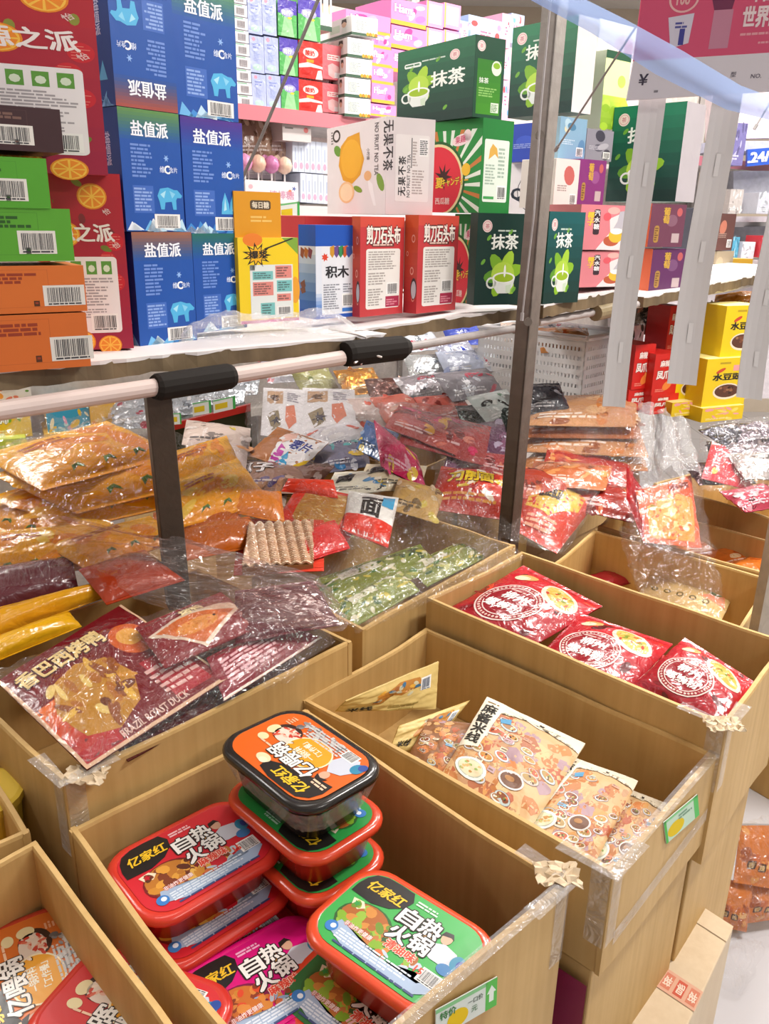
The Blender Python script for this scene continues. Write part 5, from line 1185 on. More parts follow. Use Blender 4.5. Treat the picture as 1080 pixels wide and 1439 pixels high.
# ================================================================== second row of cartons and the bags on them
def crate_from(label, fl, fr, z, depth, h, seed, lower):
    a, b = onz(*fl, z), onz(*fr, z); d = (b-a).normalized(); v = Vector((-d.y, d.x, 0))
    return crate(label, None, z, h, [a, a+v*depth, b+v*depth, b], seed=seed, lower=lower)
crate_from('open carton of brown snack packs behind the red noodle packs', (300, 728), (560, 656), .85, .42, .24, 21, 'closed brown carton under the brown snack packs')
crate_from('open carton under the pink and red bags, left of the tall post', (585, 664), (716, 604), .80, .3, .2, 22, 'closed brown carton under the pink and red bags')
crate_from('open carton of tan packs right of the tall post', (745, 700), (900, 640), .72, .27, .2, 23, 'closed brown carton under the tan packs')
def pr_gen(seed, bg, blobs, title='', ink='FFFFFF', W=120, H=90, n=14, th=26):
    p = Pr(W, H); r = random.Random(seed); p.rect(0, 0, W, H, bg)
    for i in range(n): p.ell(r.uniform(4, W-4), r.uniform(4, H-4), r.uniform(5, 18), r.uniform(3, 10), r.choice(blobs), 1.2+r.random()*.6, 11, r.random()*3)
    if title: p.text(title, W*.12, H*.45, th, ink, 2.6, bold=.05, out=mix(bg, '000000', .5), ow=.09)
    p.lines(W*.1, H*.12, W*.6, H*.14, 2, mix(bg, ink, .6), 2.2, seed=seed); return p
def bag(label, quad, bulge, col, pr=None, group=None, seed=0, name='snack_bag', cat='snack bag', mat=None, wr=.004):
    return pouch(name, label, cat, quad, bulge, pr, col, mat, group, nx=14, ny=14, seed=seed, sub=.1, wr=wr)
G1 = 'snack bags heaped on the second row of cartons'
# --- left of the post
bag('clear front pouch of brown chips with a bright corner panel, on the second row', Q((345, 640, .93), (420, 662, .90), (462, 622, .93), (390, 600, .96)), .01, 'B07A4A',
    (lambda p: (p.rect(0, 0, 120, 80, 'A86A3A'), p.fan([(50, 0), (120, 0), (120, 80), (40, 80), (30, 50)], 'E8E4E4', 1.5), p.fan([(50, 0), (70, 0), (62, 30), (44, 40)], 'B83AA0', 2), p.fan([(62, 0), (90, 0), (72, 26)], '3A9AC8', 2.2), p.fan([(30, 60), (44, 40), (60, 60), (50, 80)], 'E8B8A8', 2), p.fan([(96, 0), (120, 0), (120, 26)], 'E8C030', 2), p.text('薯片', 62, 34, 22, '2A3A8A', 2.6, bold=.04, out='FFFFFF', ow=.1), p)[-1])(Pr(120, 80)), G1, 71)
bag('brown seed pack under the bright cornered chip pouch', Q((300, 690, .90), (420, 695, .88), (440, 650, .90), (320, 645, .92)), .016, '8A6450', pr_gen(72, '8A6450', ['6A4634', 'A87A5A', '4A3A6A', 'B89A84'], '瓜子', 'E8E0E0'), G1, 72)
bag('pale seed pack left of the bright cornered chip pouch', Q((255, 655, .94), (345, 668, .92), (350, 615, .95), (265, 608, .97)), .014, 'C8B0A0', pr_gen(73, 'C8B4AC', ['D8CCC8', 'A88A78', '5A4A9A', 'D0905A'], '', '5A4A9A'), G1, 73)
bag('beige snack pack beside the orange bags on the second row', Q((330, 700, .88), (400, 712, .86), (410, 670, .89), (345, 660, .91)), .012, 'A8968A', pr_gen(74, 'A8968A', ['C8C0BC', '7A5A4A', '6A5A9A'], ''), G1, 74)
bag('grey silver snack pack beneath the chip pouch', Q((395, 690, .87), (455, 670, .87), (450, 640, .89), (400, 655, .89)), .014, '8E8286', pr_gen(75, '8E8286', ['C8C4C8', '4A4A5A', '3A6AC8', 'D8D0C8'], ''), G1, 75, mat=M_FOIL)
bag('colourful small snack pack beside the pink bags', Q((440, 668, .88), (520, 655, .87), (515, 615, .90), (430, 625, .91)), .014, '5A6A8A', pr_gen(76, '6A6A80', ['3A8AC8', 'E8C030', 'C8C8D0', '2A2A3A', '4AA0A0'], ''), G1, 76)
bag('light snack pouch of nuts under the noodle packs', Q((452, 700, .90), (540, 690, .89), (560, 660, .90), (470, 664, .92)), .010, 'D8D0B8', pr_gen(77, 'DAD4C0', ['4A8AB8', 'E8E4DC', 'C8B048', '3A3A3A'], '面', '26262A'), G1, 77)
for i, (q_, c, t, lb) in enumerate([(((500, 690, .89), (590, 690, .88), (600, 655, .90), (515, 652, .92)), 'D8C8A8', '笋', 'pale pack with dark letters between the noodle packs and the red bags'), (((380, 680, .88), (440, 690, .87), (470, 655, .90), (405, 645, .90)), '6A4A3E', '', 'dark brown seed pack left of the carton edge'),
    (((545, 715, .88), (610, 735, .86), (625, 690, .89), (560, 672, .91)), 'C8A060', '', 'golden pack between the green film carton and the red noodle bags'), (((255, 625, .96), (350, 640, .93), (352, 602, .97), (262, 590, .99)), 'D0BCB0', '', 'pale brown seed pack at the rear right of the shelf leg'),
    (((500, 630, .92), (545, 655, .90), (560, 610, .94), (515, 590, .97)), '3A5A8A', '', 'blue pack edge left of the hot pink bag')]):
    bag(lb, Q(*q_), .018, c, pr_gen(320+i, c, [mix(c, 'FFFFFF', .4), mix(c, '000000', .4), 'C8B048'], t, '26262A'), G1, 320+i)
# white packs in a clear bag
WG = 'white snack packs in a clear bag'
prw = (lambda p: (p.rect(0, 0, 80, 110, 'E8E4E6'), p.rect(8, 64, 30, 34, 'C09A78', 1.6), p.text('老', 14, 72, 16, '5A3A2A', 2.4, bold=.03), p.fan([(10, 40), (30, 50), (36, 20), (20, 10)], '8A7A5A', 1.8), p.fan([(44, 60), (60, 64), (66, 30), (52, 16), (44, 30)], 'D87A5A', 2), p.star(26, 30, 5, 12, 7, '3A3A4A', 2.2), p.lines(46, 70, 26, 26, 5, '9A94A0', 2, seed=2), p)[-1])(Pr(80, 110))
for i, (q_, lb) in enumerate([(((366, 612, .93), (425, 622, .91), (428, 548, .98), (370, 545, .99)), 'white pack with a tan square, left one in the clear bag under the shelf'),
    (((420, 612, .92), (500, 606, .91), (498, 548, .97), (425, 545, .98)), 'white pack with a tan square, middle one in the clear bag under the shelf'),
    (((435, 640, .90), (520, 612, .90), (500, 590, .93), (430, 604, .93)), 'white pack with blue and red figures lying in front of the standing ones')]):
    bag(lb, Q(*q_), .014, 'E4E0E2', prw if i < 2 else pr_gen(80, 'E0DDE2', ['3A4A7A', 'D8604A', 'F0ECEC', '2A3A6A', 'C8C4CC'], ''), WG, 80+i)
bagged('clear bag over the white packs beneath the shelf', Q((350, 625, .93), (545, 625, .92), (530, 535, 1.0), (345, 540, 1.0)), .02, 11, None)
# pink and red bags
PG = 'pink and red snack bags in clear film'
for i, (q_, c, bl, lb) in enumerate([
    (((535, 655, .93), (600, 690, .88), (585, 640, .93), (525, 590, 1.0)), 'C8285A', ['D8487A', '9A1A3A', 'E8C040', 'E0A0B0'], 'hot pink snack bag hanging at the left of the red film bundle'),
    (((560, 622, .95), (680, 655, .91), (690, 600, .95), (575, 572, 1.0)), '9A3A3A', ['B85A4A', '6A2A2A', 'D8A040', 'C87A6A', 'C8285A'], 'brown red snack bag on top of the film bundle left of the post'),
    (((540, 600, .98), (640, 640, .93), (660, 610, .95), (560, 570, 1.0)), 'A84A44', ['C86A5A', 'E0A030', '7A2A2A'], 'rust snack bag with an orange stripe inside the film bundle'),
    (((620, 665, .90), (722, 640, .89), (705, 590, .94), (640, 600, .95)), '5A3050', ['7A4A6A', 'A89AB0', '3A2038', 'C8C0D0'], 'plum coloured snack bag end at the right of the film bundle')]):
    bag(lb, Q(*q_), .018, c, pr_gen(90+i, c, bl), PG, 90+i)
bagged('big clear bag over the pink and red snack bags left of the tall post', Q((528, 665, .95), (722, 655, .92), (700, 578, .98), (530, 568, 1.02)), .025, 12, M_FILM, Vector((-.06, -.02, -.01)))
# noodle bags (red, yellow flashes) either side of the post
prn = pr_gen(95, 'C8301C', ['E84A24', 'E8C030', 'A81C14', 'F0E0C8', 'D8401C'], '刀削面', 'F4D030', 140, 90, 16, 22)
bag('red noodle bag with yellow flashes left of the tall post', Q((600, 715, .86), (735, 735, .82), (728, 670, .88), (620, 655, .92)), .045, 'D8341C', prn, 'red sliced noodle bags', 95)
bag('red noodle bag lying in front of the tall post, label in yellow and black', Q((722, 745, .80), (782, 778, .76), (842, 700, .80), (730, 668, .86)), .045, 'D83A1E',
    (lambda p: (p.rect(0, 0, 100, 120, 'C8341E'), p.fan([(10, 40), (50, 30), (90, 60), (86, 110), (20, 100)], 'D8B040', 1.6), p.text('面', 26, 60, 30, '26201A', 2.6, bold=.05), p.text('白象', 50, 36, 20, '26201A', 2.6, bold=.03) if 0 else None, p.lines(16, 10, 60, 18, 3, 'E8A080', 2, seed=3), p)[-1])(Pr(100, 120)), 'red sliced noodle bags', 96)
bagged('clear bag around the red sliced noodle bags at the tall post', Q((592, 722, .87), (790, 782, .77), (842, 690, .84), (620, 645, .94)), .02, 13, None)
bag('flat red bag behind the noodle bags right of the tall post', Q((760, 668, .84), (880, 690, .80), (900, 640, .84), (770, 625, .88)), .012, 'B83024', pr_gen(97, 'B83024', ['D8603C', '8A1A14', 'E8A05A'], ''), 'red sliced noodle bags', 97)
# tan packs, a flat stack
TG = 'flat tan bread packs stacked right of the tall post'
for i in range(5):
    y = 680-i*19; z = .80+i*.035
    bag(['lowest dark tan bread pack of the stack right of the tall post', 'second tan bread pack from the bottom of the stack', 'middle tan bread pack of the stack by the silver bag', 'fourth tan bread pack of the stack, its film shining', 'topmost tan bread pack of the stack behind the paper strip'][i],
        Q((735-i*2+R_.uniform(-8, 8), y-5+R_.uniform(-4, 4), z), (905+R_.uniform(-14, 6), y+2+R_.uniform(-8, 4), z-.01), (895, y-50, z+.03), (765+R_.uniform(-10, 10), y-48, z+.03)), .022, ['A8683A', 'B87A4A', 'C08A5E', 'B07048', 'C8946A'][i], pr_gen(100+i, ['A0602E', 'B07244', 'BC8458', 'A8643C', 'C48E62'][i], ['D8A878', '8A4A24', 'E0C09A', 'C87A3C'], ''), TG, 100+i, name='bread_pack')
bagged('clear bag over the stack of tan bread packs', Q((730, 690, .84), (910, 690, .82), (900, 572, 1.0), (745, 575, 1.0)), .015, 14, None)
for i, (q_, c, lb) in enumerate([(((690, 690, .86), (790, 712, .83), (800, 668, .86), (705, 650, .89)), 'B8402A', 'rusty red pack bridging behind the tall post'), (((790, 712, .80), (890, 735, .79), (900, 690, .82), (800, 668, .84)), '9A2A1E', 'dark red pack in shade left of the orange spicy packet'),
    (((740, 680, .86), (850, 690, .84), (860, 655, .87), (750, 648, .88)), 'C86A3A', 'amber pack under the tan bread packs'), (((650, 660, .89), (735, 676, .87), (735, 645, .90), (655, 632, .92)), 'A8383A', 'wine red pack between the pink bags and the tall post')]):
    bag(lb, Q(*q_), .022, c, pr_gen(300+i, c, [mix(c, 'FFD080', .4), mix(c, '000000', .35), mix(c, 'FFFFFF', .3)], ''), 'assorted red packs around the tall post', 300+i)
# silver bag with an orange packet
prk = (lambda p: (p.rect(0, 0, 90, 130, 'E0501C'), p.fan([(8, 10), (80, 8), (84, 84), (50, 100), (10, 80)], 'D89040', 1.5), *[p.ell(R_.uniform(16, 74), R_.uniform(16, 80), R_.uniform(4, 10), R_.uniform(3, 6), R_.choice(['E8C080', 'B8702A', '8A7A2A', 'D8A050', 'F0D8A8']), 2+R_.random()*.4, 9, R_.random()*3) for _ in range(22)], p.text('麻辣', 48, 104, 16, '8A1A14', 2.8, bold=.04), p)[-1])(Pr(90, 130))
bag('orange spicy packet standing in a tall clear bag over the carton', Q((905, 762, .80), (985, 770, .78), (970, 668, .88), (893, 690, .88)), .014, 'D8481C', prk, None, 110)
bag('dark red packet side leaning against the orange spicy packet', Q((880, 700, .86), (905, 765, .80), (905, 690, .88), (880, 655, .90)), .008, 'A81820', None, None, 111)
bagged('tall clear bag with a silvery gathered top holding the orange spicy packet', Q((888, 775, .80), (998, 780, .78), (975, 640, .91), (885, 650, .92)), .03, 15, None)
sheet('clear_plastic_bag', 'silvery gathered neck standing up on the tall clear bag', 'plastic bag', (lambda q_: lambda u, v: lerp(lerp(q_[0], q_[1], u), lerp(q_[3], q_[2], u), v)+Vector((0, -.03*math.sin(math.pi*u)*(1+.5*math.sin(u*23)), .012*math.sin(u*17))))(Q((890, 660, .91), (982, 668, .90), (962, 596, 1.0), (902, 570, 1.02))), 40, 30, .016, 26, 16, M_FILMHAZE, 'clear plastic bags', 'bag_neck', fold=(9, 2, .4))
bag('red packet with a white code label propped on dark foil packs at the right', Q((985, 672, .90), (1058, 690, .87), (1050, 640, .92), (1000, 620, .95)), .012, 'B82430', (lambda p: (p.rect(0, 0, 100, 80, 'BC2834'), p.rect(62, 34, 20, 18, 'E8D8D8', 2), p.ell(20, 16, 6, 6, 'E0A040', 2), p.lines(20, 40, 34, 20, 3, 'D87A7A', 2, seed=2), p)[-1])(Pr(100, 80)), None, 112)
FG = 'dark foil packs at the right rear'
for i, (x, y, z, w, h, rot, c, lb) in enumerate([(1010, 665, .89, .16, .10, 10, '4A3438', 'dark brown foil pack lowest at the front of the right rear carton'), (1062, 700, .87, .16, .09, 25, 'A8384A', 'rose red foil pack at the front right of the rear carton'),
    (1045, 640, .92, .18, .12, -10, '8A7E84', 'grey foil pack behind the red coded packet'), (1065, 610, .95, .18, .12, 15, '6A5E66', 'dark grey foil pack on top at the right rear'), (1020, 612, .95, .14, .10, 40, '4A4A54', 'blackish foil pack behind the silvery neck'), (1075, 655, .92, .16, .12, 5, 'C8C0BC', 'whitish foil pack at the right rear edge')]):
    bag(lb, flatq(x, y, z, w, h, rot, 18), .022, c, pr_gen(120+i, c, [mix(c, 'FFFFFF', .4), mix(c, '000000', .5), 'B8A8A8'], '', n=9), FG, 120+i, mat=M_FOIL if i != 1 else None, wr=.008)
bagged('clear bag bunched over the dark foil packs at the right rear', Q((985, 690, .90), (1110, 700, .88), (1100, 585, 1.0), (985, 600, .98)), .025, 17)
# the carton with the crumpled clear bag, and the orange film packs
pouch('red_snack_pack', 'red snack pack lying deep in the clear bag carton', 'snack pack', flatq(862, 812, .64, .13, .09, 30), .015, None, 'B0242E', seed=131, nx=12, ny=12)
pouch('tofu_pack', 'cream snack pack with a row of dots inside the crumpled clear bag', 'snack pack', flatq(960, 840, .66, .20, .12, -35, 15), .015, (lambda p: (p.rect(0, 0, 120, 70, 'C8A870'), *[p.ring(20+i*18, 30, 5, 3, '6A5A2A', 2, 12) for i in range(5)], p.fan([(80, 40), (110, 60), (118, 30)], 'D88A6A', 1.8), p.ell(100, 56, 10, 8, '5A6A34', 2), p)[-1])(Pr(120, 70)), 'C8A870', seed=132, nx=12, ny=12)
sheet('clear_plastic_bag', 'crumpled open clear bag slumped over the wall of its carton', 'plastic bag', hood(Q((905, 848, .76), (1010, 870, .74), (1005, 790, .79), (870, 745, .80)), .02), 46, 40, .016, 16, 18, M_FILM, 'clear plastic bags', 'bag_film',
      extra=[('bag_mouth', (lambda q_: lambda u, v: lerp(lerp(q_[0], q_[1], u), lerp(q_[3], q_[2], u), v)+Vector((0, -.02*math.sin(6*u), .02*math.sin(9*u))))(Q((880, 760, .79), (1000, 800, .77), (1010, 780, .80), (885, 735, .82))), 30, 10)])
for i, (x, y) in enumerate(((990, 770), (1030, 785), (1062, 800))):
    pouch('orange_film_pack', ['orange film pack nearest the orange spicy packet', 'middle orange film pack in its carton', 'orange film pack next to the grey post edge'][i], 'snack pack', flatq(x, y, .68, .15, .10, 20*i, 10), .02, pr_gen(140+i, 'E0782A', ['F0A050', 'C85A1A', 'F0D0A0'], '', n=8), 'E07A2C', None, 'orange film packs', nx=12, ny=12, seed=140+i)
tub = thing('yellow_tub', 'pale yellow tub in the carton beside the roast duck carton', 'tub', onz(-16, 1186, .70))
mb = MB(); c_ = Vector((0, 0, 0))
mb.tube([c_, c_+Vector((0, 0, .07)), c_+Vector((0, 0, .072)), c_+Vector((0, 0, .082)), c_+Vector((0, 0, .084))], [.045, .05, .054, .054, .048], 'D8B844', 22); mk('tub_body', mb, M_PLAST, tub)
pouch('yellow_card_pack', 'yellow pack standing behind the pale tub', 'snack pack', Q((-40, 1165, .70), (12, 1172, .69), (6, 1128, .75), (-40, 1124, .76)), .006, None, 'C8A23C', seed=150, nx=8, ny=8)

# ================================================================== far table under the shelf
ZT = .80
def fbox(label, A, xR, ytop, depth, faces, col, Y, theta=25, name='snack_box', cat='snack box', group='snack boxes on the far table', **k):
    return carton_at(name, label, cat, ony(*A, Y), theta, xR, ytop, depth, faces, col, group, **k)
def carton_at(name, label, cat, P, theta, xR, ytop, depth, faces, col, group=None, **k):
    return rcarton(name, label, cat, None, 0, theta, xR, ytop, depth, faces, col, P=P, group=group, **k)
ff = lambda bg, bl, t='', ink='FFFFFF', s=1: {'front': pr_gen(s, bg, bl, t, ink, 120, 80, 9, 24), 'top': pr_gen(s+1, mix(bg, 'FFFFFF', .1), bl, '', ink, 120, 60, 8)}
fbox('white and yellow fruit drink box at the left end of the far table', (-20, 618), 46, 573, .12, ff('E8C02A', ['F0A040', 'F4F0E8', '7FB03A', 'F4F0E8'], '果汁', 'FFFFFF', 3), 'E8C02A', 2.55)
fbox('white fruit drink box stacked on the yellow one behind the white pipe', (-20, 573), 46, 548, .12, ff('E8E2D8', ['E8846A', 'F0A040', '6A9A3A'], '', '8A4A2A', 4), 'E4DED4', 2.58)
fbox('green yellow box edge below the fruit drink boxes', (-20, 650), 40, 620, .15, ff('B8C83A', ['E8E070', '6A9A3A'], '', 'FFFFFF', 5), 'B8C83A', 2.5)
fbox('blue and yellow candy box on the far table', (68, 612), 128, 575, .2, ff('3AA0C0', ['E8C030', 'B8DCE0', 'E8A0B8', 'F0E8C0'], '', 'FFFFFF', 6), {'top': 'E8C020', 'left': 'D8A820', '*': '3AA0C0'}, 2.6)
fbox('yellow candy box base under the blue one', (64, 626), 130, 610, .2, {}, 'E0B01C', 2.58)
fbox('golden candy box beside the blue one on the far table', (128, 598), 184, 566, .2, ff('E8B01E', ['F0D0B0', 'E89030', 'E8E0D0'], '', 'F4E4D0', 7), {'top': 'EAC030', '*': 'E0A81C'}, 2.65)
fbox('yellow lidded box behind the white pipe', (52, 574), 120, 543, .15, {}, {'top': 'ECC824', '*': 'E0B41C'}, 2.9)
fbox('pink lidded box behind the white pipe', (120, 570), 164, 536, .15, {}, {'top': 'E070B8', '*': 'C8509A'}, 2.9)
def fbag(label, quad, c, bl, seed, b=.02, mat=None, group='snack packs on the far table', t='', ink='FFFFFF'):
    return bag(label, quad, b, c, pr_gen(seed, c, bl, t, ink, n=9), group, seed, name='snack_pack', cat='snack pack', mat=mat, wr=.006)
SV = ['F0F0F4', '9AA0A8', 'C8CCD4', '7A8088', 'C85A6A']
for i, (x, y, Y, w) in enumerate(((195, 570, 2.7, .16), (195, 590, 2.6, .16), (252, 572, 2.7, .18), (305, 558, 2.75, .18), (330, 545, 2.85, .16))):
    C = ony(x, y, Y); fbag(['silver pack behind the shelf leg, upper', 'silver pack behind the shelf leg, lower', 'silver white pack above the price tags', 'silver pink pack right of the silver white one', 'white pack touching the foam sleeve'][i], [C+Vector(v) for v in ((-w/2, -.05, -.02), (w/2, -.02, -.02), (w/2, .06, .03), (-w/2, .03, .03))], 'C0C6CC', SV, 160+i, .022, M_FOIL)
# dark crate with red rim and tags
dk = thing('display_crate', 'dark green display crate with a red rim under the silver packs', 'crate', ony(290, 610, 2.5))
a_, b_ = ony(232, 602, 2.5), ony(352, 572, 2.62); mb = MB(); mb.box(a_-Vector((0, 0, .16)), b_-a_, Vector((-.1, .3, 0)), Vector((0, 0, .15)), '2A3020'); mk('crate_body', mb, M_PLAST, dk, dk.location)
mb = MB(); mb.box(a_-Vector((0, .004, .012)), b_-a_, Vector((-.002, .02, 0)), Vector((0, 0, .022)), 'B82E28'); mk('crate_rim', mb, M_PLAST, dk, dk.location)
def tagcard(label, x0, y0, x1, y1, h, Y, seed):
    a = ony(x0, y0, Y); b = ony(x1, y1, Y+.02); p = Pr(100, 60); p.rect(0, 0, 100, 60, 'EEF2EC', 1); p.rect(8, 14, 56, 26, 'EBCB2E', 2); p.rect(88, 0, 12, 60, '4CB45A', 2); p.rect(0, 54, 100, 6, '7CC884', 2)
    return card(label, a, b, a+Vector((0, 0, h)), p, 'price_tag', 'price tags on the far table edge')
tagcard('narrow price tag hanging lowest on the dark display crate', 239, 597, 255, 596, .035, 2.44, 1)
tagcard('price tag in the middle of the dark display crate edge', 271, 585, 297, 580, .04, 2.46, 2)
tagcard('price tag right on the dark display crate edge, green at its end', 300, 581, 331, 574, .04, 2.48, 3)
fl = [((505, 536), 'D89028', ['E8B850', 'B86A1A', 'F0D090'], 2.9, .16, 'orange noodle pack under the black foam sleeve'), ((440, 530), 'A8A468', ['C8C890', '6A7A3A', 'E0DCC0'], 2.9, .15, 'greenish pack left of the orange noodle pack'), ((400, 520), 'D0CCD8', SV, 3.0, .16, 'whitish pack under the left shelf board'),
      ((545, 550), '7A5048', ['A87A6A', '4A2A24', 'C8B0A8'], 2.75, .14, 'brown pack in front of the orange noodle pack'), ((560, 575), 'D8705A', ['E8E0DC', 'C84A3A', 'F0B8A0'], 2.6, .16, 'red and white pack behind the pink bags'),
      ((505, 580), 'E0C8C0', ['E85A3A', 'F0E8E4', 'C8B0A8'], 2.55, .16, 'pale pack with an orange band beside the white packs'),
      ((600, 545), 'B8B4B8', SV, 2.75, .22, 'long grey film pack behind the pink bags'), ((660, 540), '8E8A90', SV, 2.7, .24, 'long dark grey film pack left of the tall post'), ((700, 572), 'B8C0BC', ['E0E4E0', '3A3A3A', '2A6A4A'], 2.5, .20, 'white and black seaweed pack left of the tall post'),
      ((690, 590), '2A3430', ['4A5A50', '1A2420', 'B8C0BC'], 2.45, .20, 'black seaweed pack beneath the white one'), ((760, 560), '3A3A40', ['A8A8B0', 'C8C8D0', '1A1A20'], 2.5, .16, 'dark pack right of the tall post below the basket'), ((625, 575), 'C85A4A', ['E89A8A', '8A2A24'], 2.6, .18, 'red pack under the grey film packs'),
      ((640, 492), 'C8CCE0', ['3A4AB8', 'F0F0F8', '9AA4C8'], 3.1, .16, 'blue and white pack by the basket, upper'), ((650, 510), 'C0C8DC', ['2A3AA8', 'F0F0F8', '9AA4C8'], 3.0, .18, 'blue and white pack by the basket, lower'), ((700, 505), 'D0D4DC', SV, 3.05, .16, 'silvery pack between the blue packs and the basket'), ((600, 515), 'DCE0E0', SV, 3.05, .16, 'clear pack left of the blue and white packs'),
      ((590, 478), 'D4D8E0', SV, 3.4, .18, 'pale pack above the thin grey pipe'), ((650, 470), '4A5AB8', ['D8DCF0', '2A3A98'], 3.4, .16, 'blue pack peeping over the thin grey pipe')]
for i, (xy, c, bl, Y, w, lb) in enumerate(fl):
    C = ony(*xy, Y); r_ = R_.uniform(-.3, .3); u = Vector((math.cos(.5+r_), math.sin(.5+r_), 0)); v = Vector((-u.y*.6, u.x*.6, .45)).normalized()
    fbag(lb, [C-u*w/2-v*.06, C+u*w/2-v*.06, C+u*w/2+v*.06, C-u*w/2+v*.06], c, bl, 180+i, .022, None if i % 3 else M_FOIL)
bagged('clear film over the grey and black packs left of the tall post', [ony(545, 600, 2.5), ony(755, 610, 2.45), ony(745, 520, 2.9), ony(560, 535, 2.9)], .03, 21)
bagged('clear film over the pale and whitish packs under the left shelf board', [ony(345, 600, 2.5), ony(560, 590, 2.5), ony(560, 510, 3.0), ony(350, 520, 3.0)], .03, 22, None)
ft = thing('far_table', 'pale table top under the snack packs behind the shelf', 'table', Vector((.2, 2.9, ZT)))
u_ = Vector((.75, .66, 0)); v_ = Vector((-.66, .75, 0)); o_ = Vector((-1.5, 1.55, ZT))+v_*.55
mb = MB(); mb.box(o_-Vector((0, 0, .03)), u_*3.5, v_*1.0, Vector((0, 0, .03)), 'CFC8C0'); mk('table_top', mb, M_PAINT, ft, ft.location)
for s in (.1, 1.8, 3.4):
    for t in (.06, .9):
        mb = MB(); p = o_+u_*s+v_*t; mb.box(Vector((p.x, p.y, 0)), (.04, 0, 0), (0, .04, 0), (0, 0, ZT-.03), '8A8480'); mk('table_leg', mb, M_PAINT, ft, ft.location)

# white basket
def basket(P, th, xL, xR, ytop, label):
    D = Vector((math.cos(th), math.sin(th), 0)); B = Vector((-D.y, D.x, 0)); Z = Vector((0, 0, 1))
    W = solve(lambda t: proj(P+D*t)[0], xR, .01, 2); L = solve(lambda t: proj(P+B*t)[0], xL, .01, 2); H = zat(P, ytop)-P.z
    root = thing('plastic_basket', label, 'basket', P+(D*W+B*L)/2)
    for O, U, n_, ln in ((P, D, -B, W), (P, B, -D, L), (P+D*W, B, D, L), (P+B*L, D, B, W)):
        mb = MB(); t = n_*-.004; w = '#'
        w = 'FFFFFF'
        for k in range(7):
            z0 = H*(k/7+.02); mb.box(O+Z*(H*k/7), U*ln, t, Z*(H*.085), w)
        mb.box(O+Z*(H*.93), U*ln, t, Z*(H*.07), w)
        nb_ = max(5, int(ln/.014))
        for i in range(nb_+1):
            ww = ln/nb_*(.6 if i not in (0, nb_//2, nb_) else 1.6); mb.box(O+U*min(ln-ww, ln*i/nb_)+n_*-.001, U*ww, t*.6, Z*H, w)
        mk('slotted_wall', mb, M_PLAST, root, root.location)
    mb = MB()
    c = [P+Z*H, P+D*W+Z*H, P+D*W+B*L+Z*H, P+B*L+Z*H]
    for i in range(4): mb.tube([c[i], c[(i+1) % 4]], .009, 'F2F0F2', 8)
    mk('rolled_rim', mb, M_PLAST, root, root.location)
    mb = MB(); mb.box(P, D*W, B*L, Z*.005, 'E4E2E4'); mk('basket_floor', mb, M_PLAST, root, root.location)
    return P, D, B, W, L, H
bk = basket(ony(815, 567, 2.75), math.radians(48), 668, 872, 476, 'white slotted plastic basket behind the tall post, packs inside')
for i, (a, b, c, bl) in enumerate(((.3, .3, 'E8A060', ['F0D0B0', 'C85A2A']), (.6, .5, 'D8D0D0', SV), (.4, .7, 'E0C8B8', ['E86A3A', 'F0E8E0']))):
    C = bk[0]+bk[1]*bk[3]*a+bk[2]*bk[4]*b+Vector((0, 0, bk[5]*.8)); fbag(['orange pack lying in the white basket', 'silvery clear pack lying in the white basket', 'pale orange printed pack at the back of the white basket'][i], [C+Vector(v) for v in ((-.09, -.06, -.02), (.09, -.05, -.01), (.09, .07, .05), (-.09, .06, .05))], c, bl, 210+i, .03)
# red and yellow boxes at the right
prr = (lambda p: (p.rect(0, 0, 100, 120, 'D0241E'), p.rect(24, 82, 44, 22, 'B81C18', 1.5), p.text('麻辣', 24, 82, 18, 'F4E8E4', 3, bold=.05), p.text('凤爪', 14, 46, 24, 'F4ECE8', 3, bold=.05, out='7A1410', ow=.08), p.ell(60, 26, 20, 12, 'E8843C', 2, 14, .5), p.ell(72, 40, 12, 9, 'F0A050', 2.2), p.lines(14, 8, 50, 10, 2, 'E88A7A', 2, seed=2), p)[-1])(Pr(100, 120))
RG = 'red chicken feet boxes'
for lb, A, xR, yt in (('red snack box at the front of the red stack between two paper strips', (886, 548), 914, 485), ('red snack box beside the front one, partly behind the second paper strip', (914, 556), 948, 498), ('bottom left red box of the red stack', (880, 578), 914, 548), ('bottom right red box of the red stack', (912, 583), 950, 556), ('tall red box rising behind the red stack', (934, 495), 950, 430)):
    fbox(lb, A, xR, yt, .1, {'front': prr}, 'CC241E', 2.6 if yt > 440 else 2.8, 28, 'spicy_snack_box', 'snack box', RG)
fbox('small pink box behind the first paper strip above the red boxes', (882, 505), 900, 458, .06, {'front': pr_gen(231, 'D8B0C8', ['E8D0E0', '3A2A3A'], '2', '26202A')}, 'D8B0C8', 2.8, 28, group=None)
pry = (lambda p: (p.rect(0, 0, 100, 120, 'E8C818'), p.text('水豆豉', 18, 66, 17, '26221A', 3, w=66, bold=.05), p.ell(54, 38, 32, 20, 'E8DCC8', 2), p.ell(54, 39, 28, 16, '5A3424', 2.3), *[p.ell(54+R_.uniform(-18, 18), 39+R_.uniform(-9, 9), 4, 3, R_.choice(['7A4A34', '3A2018', '9A6A4A']), 2.6, 8) for _ in range(12)], p.ell(34, 90, 12, 4, 'C8482A', 2.2, 10, .5), p.rect(62, 88, 26, 14, 'E8A0A0', 2), p.lines(30, 104, 40, 8, 1, 'B89A20', 2, seed=2), p)[-1])(Pr(100, 120))
YG = 'yellow fermented bean boxes'
